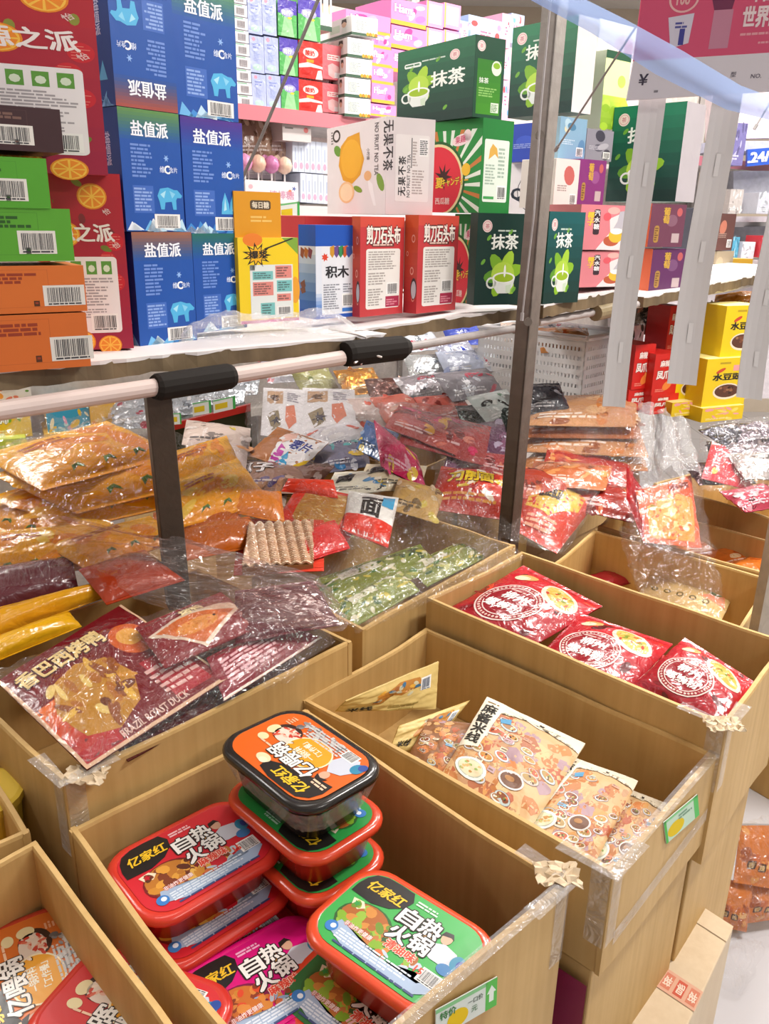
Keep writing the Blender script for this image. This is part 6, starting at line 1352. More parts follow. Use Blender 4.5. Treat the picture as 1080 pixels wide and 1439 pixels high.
for lb, A, xR, yt, Y in (('large yellow bean box below the others, left of the third paper strip', (984, 574), 1044, 505, 2.6), ('upper yellow bean box half behind the third paper strip', (1010, 505), 1062, 430, 2.65), ('yellow bean box behind the second paper strip', (944, 568), 986, 504, 2.65), ('lowest yellow box lying under the large yellow one', (984, 594), 1042, 574, 2.58), ('lowest yellow box to the left, above the carton rim', (942, 586), 984, 566, 2.6)):
    fbox(lb, A, xR, yt, .12, {'front': pry if yt not in (574, 566) else pr_gen(235, 'E4C41A', ['F0D860', 'E8A0A0'], '')}, {'top': 'F0E090', '*': 'E2C018'}, Y, 24, 'bean_box', 'snack box', YG)
fbag('silver wrapped bundle above the yellow boxes between two paper strips', [ony(985, 470, 2.9), ony(1020, 470, 2.9), ony(1018, 425, 3.0), ony(990, 425, 3.0)], 'C4CCD8', SV, 240, .05, M_FOIL, None)
fbag('dark wrapped bundle behind the yellow boxes', [ony(983, 500, 2.9), ony(1010, 500, 2.9), ony(1010, 466, 2.95), ony(985, 466, 2.95)], '4A4A58', SV, 241, .03, M_FOIL, None)
fbag('silver and orange bundle right of the basket', [ony(880, 470, 2.9), ony(940, 470, 2.9), ony(935, 425, 3.0), ony(885, 430, 3.0)], 'C8C0BC', ['E8A08A', 'F0ECE8', '5A5A5A'], 242, .05, M_FOIL, None)
fbag('orange pack under the far end of the shelf', [ony(1000, 440, 3.2), ony(1075, 432, 3.2), ony(1075, 408, 3.3), ony(1005, 415, 3.3)], 'E09030', ['E8A850', 'D07A1A'], 243, .03, None, None)
# ================================================================== back rack with packs
KP = ony(430, 160, 2.9); KTH = 40; KD = Vector((math.cos(math.radians(KTH)), math.sin(math.radians(KTH)), 0)); KB = Vector((-KD.y, KD.x, 0))
def onrack(x, y, off=0): return onplane(x, y, Vector((KP.x, KP.y, 0))+KB*off, KB)
rk = thing('display_rack', 'pale display rack behind the shelf with a pink edge strip on its upper board', 'rack', Vector((KP.x, KP.y, 0))+KB*.2)
def rboard(y, x, part, edge, h=.028, dep=.42, z=None):
    zz = onrack(x, y).z; p = Vector((KP.x, KP.y, zz)); o = p-KD*1.1-KB*.01
    mb = MB(); mb.box(o-Vector((0, 0, h)), KD*4.2, KB*dep, Vector((0, 0, h-.001)), 'E6E0E0'); mk('rack_shelf', mb, M_PAINT, rk, rk.location)
    mb = MB(); mb.box(o-Vector((0, 0, h+.012))-KB*.008, KD*4.2, KB*.007, Vector((0, 0, h+.014)), edge); mk(part, mb, M_PLAST, rk, rk.location)
    return zz
z1 = rboard(158, 430, 'pink_edge_strip', 'D8848E'); z2 = rboard(290, 430, 'white_edge_strip', 'E4E2E2')
for s in (-1.08, .8, 3.0):
    mb = MB(); o = Vector((KP.x, KP.y, 0))+KD*s+KB*.42; mb.box(o, KD*.04, KB*.03, Vector((0, 0, 2.9)), 'C8C4C2'); mk('rack_upright', mb, M_PAINT, rk, rk.location)
mb = MB(); o = Vector((KP.x, KP.y, .2))-KD*1.1+KB*.46; mb.box(o, KD*4.2, KB*.01, Vector((0, 0, 2.05)), 'D8CEC6'); mk('rack_back_panel', mb, M_PAINT, rk, rk.location)
def rpack(label, A, xR, yt, faces, col, group, off=.01, dep=.14, name='snack_carton', cat='carton', th=KTH, xL=None, mat=None):
    return rcarton(name, label, cat, None, 0, th, xR, yt, dep, faces, col, P=onrack(*A, off), group=group, xL=xL, mat=mat)
WB = (lambda p: (p.rect(0, 0, 100, 62, 'E6E4E6'), p.rect(18, 8, 62, 40, 'A8A0A4', 1.5), p.lines(20, 10, 58, 36, 1, '6A6268', 2, 0, 3, .9), p.rect(0, 54, 60, 5, '6FB08A', 1.8), p)[-1])(Pr(100, 62))
WB2 = (lambda p: (p.rect(0, 0, 100, 62, 'E6E4E6'), p.part('barcode_label').bars(16, 8, 66, 40, 2, 5, 'D8D4D6', '6E666C'), p.part().rect(0, 54, 66, 5, '6FB08A', 1.8), p)[-1])(Pr(100, 62))
for i in range(9):
    y = 150-18.4*i
    rpack('white carton end with a barcode in the tall column at the left of the rack', (335.5-1.1*i, y), 355-1.1*i, y-17, {'front': WB2}, 'E2E0E2', 'white barcode carton ends in one column', .0, .2)
LI = (lambda p: (p.rect(0, 0, 60, 130, 'B4BEE4'), p.ell(16, 118, 7, 7, 'D89AB0', 2), p.lines(12, 84, 36, 22, 2, '8E9AD0', 2, seed=1), p.lines(14, 40, 30, 36, 6, 'A0ACD8', 2, seed=2), p.ell(30, 20, 20, 12, 'B8D8CC', 1.6), p)[-1])(Pr(60, 130))
PG_ = (lambda p: (p.rect(0, 0, 70, 120, '5AB060'), p.rect(0, 74, 70, 46, '5A4AB0', 1.4), p.fan([(10, 0), (60, 0), (50, 60), (24, 66)], '9AD098', 1.6), p.ell(34, 78, 24, 14, 'A8A4D8', 2), p.text('青柠', 14, 70, 16, 'F0F4F8', 3, bold=.04), p.ell(44, 62, 8, 4, 'D8D048', 2.4), p)[-1])(Pr(70, 120))
RD_ = (lambda p: (p.rect(0, 0, 80, 100, 'DC3A34'), p.ell(40, 70, 26, 14, 'F0D8D4', 2), p.text('酸奶', 22, 62, 15, 'C83A34', 3, bold=.04), p.rect(26, 44, 24, 8, 'E8A030', 2), p.fan([(0, 36), (30, 44), (80, 36), (80, 30), (40, 32), (0, 26)], 'F0D8D4', 2), p.fan([(56, 0), (64, 24), (76, 26), (80, 0)], 'F0E0DC', 2.2), p.ell(24, 16, 18, 12, 'C8302C', 2), p)[-1])(Pr(80, 100))
RP_ = (lambda p: (p.rect(0, 0, 80, 100, 'DC7078'), p.rect(18, 56, 46, 16, 'F0E0DC', 2), p.lines(20, 58, 42, 12, 2, 'D86A70', 2.4, seed=3), p.fan([(20, 40), (36, 48), (60, 40), (64, 10), (40, 4), (22, 12)], 'E8B8B8', 1.8), p.rect(44, 6, 22, 16, 'E4D8DA', 2.2), p)[-1])(Pr(80, 100))
for row, (yb, yt, dx) in enumerate(((151, 103, 0), (101, 49, -3), (46, -6, -6))):
    for k in range(2):
        rpack(f'lilac rack pack, {["lowest", "middle", "top"][row]} row, {["beside the barcode carton ends", "beside the green and purple packs"][k]}', (355+dx+20*k, yb+k*1.5), 374.5+dx+20*k, yt+k*1.5, {'front': LI}, 'AEB8E0', 'lilac snack packs', name='snack_pack_box', mat=M_POUCH)
    rpack(f'green and purple lime pack on the rack, {["lowest", "middle", "top"][row]} of its column', (395.5+dx*.8, yb+3), 420+dx*.5, yt+3, {'front': PG_}, {'front': '5AB060', 'right': '4A3AA0', '*': '5AA060'}, 'green and purple lime packs', name='snack_pack_box', mat=M_POUCH)
rpack('green and purple lime pack on the rack, on top of the red packs', (419, 54), 450, -4, {'front': PG_}, '5AA060', 'green and purple lime packs', name='snack_pack_box', mat=M_POUCH)
for row, (yb, yt) in enumerate(((155, 111), (108, 56))):
    rpack(f'red yoghurt candy pack on the rack, {["lower", "upper"][row]} one', (420, yb), 453, yt, {'front': RD_}, 'DC3A34', 'red yoghurt candy packs', name='snack_pack_box', mat=M_POUCH)
    rpack(f'paler red candy pack right of the red yoghurt pack, {["lower", "upper"][row]} one', (453, yb+2), 483, yt+5, {'front': RP_}, 'DC7078', 'pale red candy packs', name='snack_pack_box', mat=M_POUCH)
def pr_kid(side):
    p = Pr(120, 62); p.rect(0, 0, 120, 62, 'ECECEA'); p.rect(0, 0, 120, 9, '3A5A44', 1.6)
    if side == 'art':
        for x in (24, 92): p.ell(x, 40, 9, 11, 'D8B49A', 2); p.fan([(x-10, 42), (x-8, 56), (x+8, 56), (x+10, 42), (x, 48)], '3A302C', 2.3); p.fan([(x-8, 30), (x+8, 30), (x+10, 9), (x-10, 9)], 'E0E4E0', 2)
        p.rect(40, 18, 36, 24, 'C8DCC8', 1.8)
    else:
        p.rect(14, 14, 60, 36, 'DDE4DC', 1.8); p.lines(16, 16, 56, 32, 7, '9AA09C', 2, seed=4); p.rect(84, 14, 26, 30, 'D4DCD4', 1.8)
        for i in range(4): p.ell(74+i*13, 8, 7, 6, ['D8A030', 'C88A28', 'D8B048', 'B87A20'][i], 2.2)
    return p
ka, kb = pr_kid('art'), pr_kid('text')
for i, (y, x) in enumerate(((163, 484), (135, 484), (107, 486), (79, 488), (48, 494))):
    rpack(f'white carton with small children printed on it, number {["one at the bottom", "two from the bottom", "three in the middle", "four from the bottom", "five at the top"][i]} of its stack', (x, y), x+36, y-27, {'front': kb, 'left': ka}, 'E8E8E6', 'white cartons with printed children', -.03, .16, th=34, xL=450 if i > 2 else x-22)
rpack('white children carton at the top left, behind the stack of the same', (450, 42), 466, -8, {'front': ka}, 'E8E8E6', 'white cartons with printed children', .02, .12)
def pr_ham(s):
    p = Pr(120, 70); p.rect(0, 0, 120, 70, 'DC86BC'); p.rect(0, 0, 120, 12, 'E0A838', 1.4); r = random.Random(s)
    for c in ('E8A0C8', 'F0D0C0', 'E070B0', 'C83A8A', 'F0E0E8'): p.ell(r.uniform(15, 100), r.uniform(24, 58), r.uniform(10, 20), r.uniform(6, 12), c, 1.6+r.random()*.4, 12, r.random())
    p.text('Ham', 12, 34, 22, 'F8F0F4', 3, bold=.04, out='B02A7A', ow=.08); return p
def pr_hamside():
    p = Pr(80, 70); p.rect(0, 0, 80, 70, 'E094C4'); p.rect(14, 10, 56, 52, 'E6E0EA', 1.8); p.lines(18, 14, 46, 44, 8, 'B8A8C0', 2.2, seed=2); p.rect(4, 0, 6, 70, 'E0A838', 1.6); return p
HM = 'pink ham snack cartons'
for i, (x, y, xr, yt) in enumerate(((520, 162, 556, 145), (522, 143, 554, 116), (522, 116, 552, 92), (522, 92, 550, 66), (522, 66, 549, 42), (486, 40, 548, 12))):
    rpack(f'pink and yellow ham carton of the left stack on the rack, {["lowest", "second from the bottom", "third from the bottom", "fourth from the bottom", "fifth from the bottom", "topmost"][i]}', (x, y), xr, yt, {'front': pr_ham(i)}, 'D880B6', HM, .06, .2)
for i, (y, yt) in enumerate(((100, 68), (66, 34), (32, -4))):
    rpack(f'pink ham carton of the right stack behind the big matcha box, {["lowest", "middle", "topmost"][i]}', (549, y), 598, yt, {'front': pr_ham(8+i)}, 'D880B6', HM, .08, .2)
    rpack(f'pink ham carton end with a white panel, {["lowest", "middle", "topmost"][i]} of its stack', (598, y+4), 622, yt+4, {'front': pr_hamside()}, 'D880B6', 'pink ham carton ends', .08, .2)
    rpack(f'pink ham carton end at the right of the ends with white panels, {["lowest", "middle", "topmost"][i]}', (622.5, y+6), 646, yt+7, {'front': pr_hamside()}, 'D880B6', 'pink ham carton ends', .08, .2)
def pr_baby(s, bg):
    p = Pr(90, 70); p.rect(0, 0, 90, 70, bg); r = random.Random(s)
    for i in range(12): p.ell(r.uniform(6, 84), r.uniform(6, 64), r.uniform(5, 10), r.uniform(5, 9), r.choice(['6AA0D8', 'E8C0D4', 'F0F0F8', 'C84A4A', 'A8C8E8', 'D88AB0']), 1.5+r.random()*.4, 10)
    p.rect(30, 22, 36, 26, 'F0DCE4', 2.2); p.lines(33, 25, 30, 20, 3, 'D86A8A', 2.5, seed=s); return p
for i, (x, y, xr, yt, bg, lb) in enumerate(((644, 62, 660, 28, 'A8C4E8', 'pale blue patterned carton peeping out behind the big matcha box'), (656, 70, 702, 20, 'B0C8EC', 'blue and pink patterned carton high on the rack'), (703, 66, 716, 18, 'E8A8C0', 'pink patterned carton next to the green carton on end'), (716, 60, 734, 18, 'B0C4E8', 'pale blue carton at the right end of the patterned row'),
     (700, 110, 716, 70, 'E8B8CC', 'pink patterned carton in the gap beside the green carton on end, upper'), (700, 168, 716, 112, 'D8A8C4', 'pink patterned carton in the gap beside the green carton on end, lower'))):
    rpack(lb, (x, y), xr, yt, {'front': pr_baby(i, bg)}, bg, 'patterned baby snack cartons', .12, .2)
# lower shelf of the rack
rpack('white carton with a pink dot on top of the slim white boxes', (397, 197), 437, 170, {'front': (lambda p: (p.rect(0, 0, 120, 70, 'D4CCCA'), p.rect(10, 44, 34, 6, '7A7470', 2), p.ell(98, 44, 10, 10, 'D87A78', 2), p)[-1])(Pr(120, 70))}, {'left': 'B8A8A4', '*': 'D0C8C6'}, None, .0, .16, xL=378)
SL = (lambda p: (p.rect(0, 0, 30, 110, 'D4DCEC'), p.ell(15, 22, 9, 12, 'E0A8C0', 2), p.rect(13, 40, 5, 44, 'A8B4CC', 2), p.rect(0, 0, 1.4, 110, 'A8ACC0', 2), p)[-1])(Pr(30, 110))
for row, (x0, yb, yt, n) in enumerate(((411, 241, 196, 6), (422, 284, 243, 5))):
    for k in range(n):
        rpack(f'slim white box in the {["upper", "lower"][row]} row, {["first", "second", "third", "fourth", "fifth", "sixth"][k]} from the pink sweets display', (x0+k*8.2, yb+k*.6), x0+k*8.2+8.0, yt+k*.8, {'front': SL}, 'D0D8E8', 'slim white boxes with pink ovals', .02, .18, name='slim_box', cat='box')
ld_ = thing('lollipop_display', 'white counter box of pink wrapped lollipops on the lower rack shelf', 'display box', onrack(380, 284))
P0 = onrack(345, 284, -.02); P1 = onrack(419, 287, -.02); mb = MB(); hh = zat(P0, 252)-P0.z; mb.box(P0, P1-P0, KB*.14, Vector((0, 0, hh)), 'E6E2E6'); mk('box_tray', mb, M_CARTON, ld_, ld_.location)
ms = {}; pl_ = (lambda p: (p.rect(0, 0, 100, 40, 'E6E2E6'), p.text('棒棒糖', 44, 8, 15, 'D09AB4', 2, bold=.02), p.ell(84, 20, 4, 6, 'E08A6A', 2), p.ell(10, 28, 4, 4, 'D8B0B8', 2), p.star(92, 28, 2, 5, 5, '5A6AA8', 2), p)[-1])(Pr(100, 40))
emit(pl_, lambda u, v, l: P0+(P1-P0)*u+Vector((0, 0, hh*v))-KB*l, ms); mk('printed_front', ms['body'], M_CARTON, ld_, ld_.location)
for k in range(8):
    c = P0+(P1-P0)*((k % 4+.5)/4)+KB*(.04+.06*(k//4))+Vector((0, 0, hh+.05+.02*(k//4))); lo_ = thing('lollipop', f'pink wrapped lollipop in the white counter box, {"front" if k < 4 else "back"} row', 'lollipop', c, 'pink wrapped lollipops')
    mb = MB(); mb.tube([c-Vector((0, 0, .026)), c-Vector((0, 0, .018)), c, c+Vector((0, 0, .018)), c+Vector((0, 0, .027))], [.006, .02, .026, .02, .004], ['D890B8', 'E0B8A0', 'C878A8', 'E8C8B0'][k % 4], 12); mk('candy_ball', mb, M_POUCH, lo_, lo_.location, smooth=True)
    mb = MB(); mb.tube([c-Vector((0, 0, .07)), c-Vector((0, 0, .02))], .003, 'EDE4E0', 6); mk('lollipop_stick', mb, M_PLAST, lo_, lo_.location)
for i, (x, c) in enumerate(((350, '8A6A5A'), (366, '9A7A64'), (386, 'A88A84'))):
    C = onrack(x, 190, .08); bag(['brown wrapped pack in the shade of the rack, left one', 'brown wrapped pack in the shade of the rack, middle one', 'brown wrapped pack in the shade of the rack, right one'][i], [C+KD*a*.05+Vector((0, 0, b*.07))+KB*.02*b for a, b in ((-1, -1), (1, -1), (1, 1), (-1, 1))], .02, c, pr_gen(250+i, c, ['B89A84', '6A4A3A', 'C8B0A0'], ''), 'brown wrapped packs', 250+i)
rpack('white folded carton behind the pink sweets display', (345, 250), 396, 206, {'front': pr_gen(255, 'D4CCD4', ['E0D8E0', 'C0B0BC'], '')}, 'D0C8D0', None, .1, .1)
tagcard('pale green price tag under the white edge strip of the rack', 393, 312, 421, 308, .05, 2.6, 4)

# ================================================================== price board, paper strips and slanting band at the front right
def pr_header():
    p = Pr(200, 70); p.rect(0, 0, 200, 70, 'D85A78'); p.ring(48, 40, 17, 14.6, 'EDB8B4', 2, 26, .55); p.text('108', 40, 36, 8, 'EDB8B4', 2, bold=.03)
    p.fan([(33, 28), (62, 30), (60, 10), (40, 7)], 'D8D0DC', 2); p.lines(42, 20, 14, 5, 2, '5A5A9A', 2.6, seed=2); p.rect(48, 9, 6, 11, '4A4A92', 2.6)
    p.fan([(80, 38), (106, 39), (104, 31), (84, 31)], '7A3E58', 2); p.rect(84, 5, 22, 26, 'C8889C', 1.6)
    p.text('中国', 124, 35, 13, 'F4DCDC', 3, bold=.05); p.text('世界的', 118, 18, 14, 'F4DCDC', 3, bold=.05); p.lines(118, 12, 60, 3, 1, 'E8A0A8', 2, seed=3); p.lines(140, 6, 40, 2.5, 1, 'E8A0A8', 2, seed=4); return p
def pr_price():
    p = Pr(200, 46); p.rect(0, 0, 200, 46, 'DED6DA'); p.text('¥', 10, 17, 13, '4A4450', 2, bold=.02); p.lines(30, 6, 5, 5, 1, '8A8488', 2, seed=1)
    p.text('型', 116, 20, 6, '77707C', 2); p.text('NO.', 140, 17, 5, '77707C', 2); p.text('E2', 162, 15, 11, '6A6470', 2); return p
YB = .98
pb = thing('price_board', 'hanging price board, pink header with white Chinese lettering over a white price panel', 'price board', ony(985, 110, YB))
TB = Vector((0, .004, 0))
def flatpanel(pa, pbx, pc, pr, part, col, mat=M_PAPER):
    """panel with lower-left pa, lower-right pbx, upper-left pc, 4 mm thick"""
    mb = MB(); mb.box(pa, pbx-pa, TB, pc-pa, col); mk(part, mb, mat, pb, pb.location)
    n = (pbx-pa).cross(pc-pa).normalized(); n = n if n.y < 0 else -n
    ms = {}; emit(pr, lambda u, v, l: pa+(pbx-pa)*u+(pc-pa)*v+n*l, ms); mk('printed_face', ms['body'], mat, pb, pb.location)
aL = ony(880, 141, YB); aR = ony(1122, 126, YB); bL = ony(890, 86, YB); bR = aR+(bL-aL); hL = ony(902, -6, YB)
flatpanel(aL, aR, bL, pr_price(), 'price_panel', 'DED6DA'); flatpanel(bL, bR, bL+(hL-bL)*1.6, (lambda p: (setattr(p, 'h', 112), [None], p)[-1])(pr_header()) if 0 else pr_header(), 'pink_header', 'CE4E6C')
for t_ in (.1, .9):
    mb = MB(); c_ = lerp(bL, bR, t_)+(hL-bL)*1.58; mb.tube([c_, Vector((c_.x, c_.y, 2.99))], .0015, 'D8D4D0', 6); mk('hanging_cord', mb, M_PLAST, pb, pb.location)
def strip(label, tl, tr_, bl, br, Y):
    root = thing('paper_strip', label, 'paper strip', ony(*bl, Y), 'hanging white paper strips'); P = [ony(*bl, Y), ony(*br, Y), ony(*tr_, Y), ony(*tl, Y)]
    mb = MB(); f = bil(P); cv = lambda u, v: f(u, v)+Vector((0, .006*math.sin(v*5)+.003*math.sin(u*3.1), 0))
    mb.grid(cv, 4, 24, 'EAE5E3'); mb.grid(lambda u, v: cv(u, v)+Vector((0, .0008, 0)), 4, 24, 'EAE5E3', flip=True); mk('strip_paper', mb, M_PAPER, root, root.location)
    mb = MB(); r = random.Random(int(tl[0]))
    for k in range(3):
        v = .15+.28*k; u = .45+.1*r.random(); mb.quad(cv(u, v)-Vector((0, .001, 0)), cv(u+.16, v)-Vector((0, .001, 0)), cv(u+.16, v+.07)-Vector((0, .001, 0)), cv(u, v+.07)-Vector((0, .001, 0)), 'F6F2F0')
        mk('tape_tab', mb, M_PAPER, root, root.location); mb = MB()
strip('long white paper strip hanging under the yen sign of the price board', (898, 120), (936, 118), (846, 571), (878, 573), 1.0)
strip('long white paper strip hanging in the middle under the price board', (1002, 115), (1043, 112), (937, 539), (978, 542), 1.0)
strip('white paper strip hanging furthest right, over the yellow boxes', (1086, 240), (1124, 240), (1034, 558), (1070, 563), .96)
# bluish slanting band, drawn as a thin see-through sheet
m, nt = newmat('blue_clear_band')
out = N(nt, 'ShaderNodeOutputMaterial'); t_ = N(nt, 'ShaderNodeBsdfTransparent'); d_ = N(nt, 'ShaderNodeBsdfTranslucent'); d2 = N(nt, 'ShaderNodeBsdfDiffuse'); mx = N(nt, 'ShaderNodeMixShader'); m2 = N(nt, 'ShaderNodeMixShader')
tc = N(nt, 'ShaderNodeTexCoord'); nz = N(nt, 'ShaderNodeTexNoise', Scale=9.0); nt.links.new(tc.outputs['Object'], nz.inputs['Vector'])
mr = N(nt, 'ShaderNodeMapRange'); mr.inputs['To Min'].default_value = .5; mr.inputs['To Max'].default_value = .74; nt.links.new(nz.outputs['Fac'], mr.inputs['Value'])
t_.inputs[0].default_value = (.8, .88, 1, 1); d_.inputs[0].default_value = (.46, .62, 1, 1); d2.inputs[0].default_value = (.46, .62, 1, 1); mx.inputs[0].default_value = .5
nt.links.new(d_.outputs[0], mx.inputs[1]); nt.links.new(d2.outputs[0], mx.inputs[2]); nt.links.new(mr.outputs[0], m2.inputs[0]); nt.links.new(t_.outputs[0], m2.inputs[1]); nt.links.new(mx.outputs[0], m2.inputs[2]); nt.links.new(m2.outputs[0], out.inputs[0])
M_BAND = m
rb = thing('translucent_band', 'translucent pale blue plastic ribbon stretched slanting across the price board', 'ribbon', ony(950, 80, .86))
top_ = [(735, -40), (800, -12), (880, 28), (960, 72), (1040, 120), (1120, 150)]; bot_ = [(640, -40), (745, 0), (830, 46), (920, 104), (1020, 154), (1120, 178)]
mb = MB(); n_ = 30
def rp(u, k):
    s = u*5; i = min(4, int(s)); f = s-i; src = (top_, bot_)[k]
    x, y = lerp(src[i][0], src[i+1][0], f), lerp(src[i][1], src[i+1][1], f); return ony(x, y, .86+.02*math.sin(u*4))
mb.grid(lambda u, v: lerp(rp(u, 1), rp(u, 0), v)+Vector((0, .012*math.sin(math.pi*v), 0)), n_, 6, 'B8CCF0'); mk('band_sheet', mb, M_BAND, rb, rb.location, smooth=True)

# ================================================================== far counter at the right
fc = thing('far_counter', 'pale far counter rack with grey panels at the right end of the shop', 'rack', ony(1050, 420, 4.6))
def fpan(part, pts, Y, col, t=.3):
    P = [ony(x, y, Y) for x, y in pts]; mb = MB(); o = Vector((0, t, 0)); mb.add(P+[p+o for p in P], [(0, 1, 2, 3), (7, 6, 5, 4), (0, 4, 5, 1), (1, 5, 6, 2), (2, 6, 7, 3), (3, 7, 4, 0)], col); mk(part, mb, M_PAINT, fc, fc.location)
fpan('shelf_edge', [(1000, 212), (1180, 212), (1180, 198), (1000, 198)], 4.5, 'C8CCE4'); fpan('grey_panel', [(1030, 288), (1180, 288), (1180, 240), (1030, 240)], 4.6, 'B0B2BC', .1)
fpan('shelf_edge', [(1010, 312), (1180, 312), (1180, 304), (1010, 304)], 4.5, 'E8E4EA'); fpan('grey_panel', [(1024, 352), (1180, 352), (1180, 318), (1024, 318)], 4.7, '9A9CA4', .1)
fpan('shelf_edge', [(1010, 400), (1180, 400), (1180, 366), (1010, 366)], 4.5, 'E6E0E2'); fpan('counter_front', [(860, 560), (1180, 560), (1180, 400), (860, 400)], 4.6, 'D8D0D4', .1)
fpan('top_sign_board', [(1000, 196), (1180, 190), (1180, 100), (1000, 110)], 4.7, 'E8D8DC', .1)
sg = thing('counter_sign', 'blue sign with white digits 24 on the far counter edge', 'sign', ony(1062, 222, 4.45))
P = [ony(1049, 234, 4.45), ony(1110, 228, 4.45), ony(1110, 205, 4.45), ony(1050, 210, 4.45)]; mb = MB(); mb.add(P+[p+Vector((0, .02, 0)) for p in P], [(0, 1, 2, 3), (7, 6, 5, 4), (0, 4, 5, 1), (1, 5, 6, 2), (2, 6, 7, 3), (3, 7, 4, 0)], '3A62C8'); mk('sign_board', mb, M_PLAST, sg, sg.location)
ps = Pr(60, 24); ps.text('.24/', 1, 5, 14, 'F4F6FA', 2, w=29, bold=.05); ms = {}; f_s = bil(P); emit(ps, lambda u, v, l: f_s(u, v)-Vector((0, l+.002, 0)), ms); mk('lettering', ms['body'], M_PLAST, sg, sg.location)
for i, (x, y, w, h, c, lb) in enumerate(((1022, 232, 22, 50, '7A74A8', 'mauve box beside the blue counter sign'), (1022, 300, 20, 30, 'C0B8B4', 'grey box below the mauve one on the far counter'), (1062, 300, 40, 26, 'C8CAD4', 'silvery pack under the grey panel of the far counter'), (1026, 364, 10, 28, '5AA8C8', 'small blue pack on the far counter'), (1040, 364, 20, 22, 'E0DCE4', 'white pack on the far counter'), (1066, 362, 22, 28, 'D03A44', 'red pack on the far counter'))):
    P0 = ony(x, y, 4.3); carton('counter_pack', lb, 'pack', P0, Vector((1, .3, 0)), w/1160*4.3, h/1160*4.3, .12, {'front': pr_gen(260+i, c, [mix(c, 'FFFFFF', .4), mix(c, '000000', .2)], '')}, c, None, M_POUCH)

# ================================================================== floor at the lower right
def slab(name, label, cat, top, z0, col, parts=()):
    pass
T4 = Q((979, 1270, .40), (1030, 1303, .40), (948, 1480, .40), (868, 1425, .40))
fc2 = thing('flat_carton', 'pale closed carton on the floor sealed with red printed tape', 'carton', Vector((T4[0].x, T4[0].y, 0)))
mb = MB(); lo_ = [Vector((p.x, p.y, 0)) for p in T4]; mb.add(lo_+T4, [(0, 1, 2, 3), (7, 6, 5, 4), (0, 4, 5, 1), (1, 5, 6, 2), (2, 6, 7, 3), (3, 7, 4, 0)], 'D8C4A8'); mk('carton_body', mb, M_CARDPALE, fc2, fc2.location, bevel=.003)
f_t = bil(T4); pt_ = Pr(100, 30); pt_.rect(0, 0, 100, 30, 'D8A890', 1)
for i, ch in enumerate('易碎易碎'): pt_.rect(4+i*25, 4, 18, 22, 'C85A48' if i % 2 == 0 else 'D08068', 1.6); pt_.text(ch, 6+i*25, 8, 14, 'EAD8C8', 2, bold=.03)
ms = {}; emit(pt_, lambda u, v, l: f_t(u*1.0, .56+.15*v)+Vector((0, 0, l+.001)), ms); mk('printed_tape', ms['body'], M_PLAST, fc2, fc2.location)
mb = MB(); mb.add([f_t(u, v)+Vector((0, 0, .0016+.02*(v < 0))) for u, v in ((0, .0), (1, .0), (1, .14), (0, .14))], [(3, 2, 1, 0)], 'DCCAB0'); mk('carton_flap', mb, M_CARDPALE, fc2, fc2.location)
prp = (lambda p: (p.rect(0, 0, 90, 120, 'C8702A'), *[p.ell(R_.uniform(8, 82), R_.uniform(8, 112), R_.uniform(6, 16), R_.uniform(4, 10), R_.choice(['D89040', 'B85A20', 'E0A860', '9A4A1A']), 1.3+R_.random()*.4, 10, R_.random()*3) for _ in range(12)], p.rrect(18, 30, 16, 16, 3, '4A2A18', 2), p.rrect(40, 26, 16, 16, 3, '4A2A18', 2), p.text('香', 20, 32, 11, 'E8C080', 2.4), p.text('辣', 42, 28, 11, 'E8C080', 2.4), p)[-1])(Pr(90, 120))
for i, (q_, lb) in enumerate([(((1000, 1300, 0.03), (1048, 1310, 0.02), (1058, 1245, 0.10), (1002, 1230, 0.12)), 'orange packet with two dark seals in the clear bundle by the floor carton'), (((1030, 1240, 0.12), (1090, 1250, 0.10), (1100, 1160, 0.18), (1040, 1160, 0.20)), 'orange packet higher in the clear bundle at the right edge'), (((1035, 1300, 0.03), (1100, 1290, 0.03), (1110, 1230, 0.10), (1050, 1235, 0.10)), 'orange packet low in the clear bundle at the right edge')]):
    bag(lb, Q(*q_), .018, 'C8702A', prp, 'orange packets in a clear bundle on the floor', 270+i)
bagged('shiny clear bundle wrap around the orange packets by the floor', Q((990, 1320, 0.03), (1105, 1310, 0.04), (1110, 1140, 0.22), (1012, 1165, 0.20)), .03, 31, M_FILM)
sheet('clear_plastic_film', 'loose clear film tail lying on the pale floor', 'plastic film', hood(Q((1000, 1370, .02), (1040, 1400, .01), (1070, 1330, .05), (1010, 1320, .06)), .02), 26, 20, .012, 24, 33, M_FILM)
# clear bag lying on the shelf in front of the boxes
sheet('clear_plastic_bag', 'flattened clear plastic bag lying on the shelf before the blue and yellow boxes', 'plastic bag', (lambda q_: lambda u, v: lerp(lerp(q_[0], q_[1], u), lerp(q_[3], q_[2], u), v)+Vector((0, 0, .012+.03*math.sin(math.pi*v)*math.sin(math.pi*min(1, u*1.02))**.6*(1+.35*math.sin(u*9)))))([onshelf(255, 492, .02), onshelf(512, 478, .0), onshelf(478, 456, .12), onshelf(262, 474, .11)]), 60, 20, .008, 22, 41, M_FILMHAZE, 'clear plastic bags', 'bag_film')
sheet('clear_plastic_bag', 'underside of the flattened bag on the shelf', 'plastic bag', bil([onshelf(258, 492, .02)+Vector((0, 0, .006)), onshelf(512, 478, .0)+Vector((0, 0, .006)), onshelf(478, 456, .12)+Vector((0, 0, .006)), onshelf(262, 474, .11)+Vector((0, 0, .006))]), 30, 10, .003, 22, 42, M_FILM, 'clear plastic bags', 'bag_film') if 0 else None
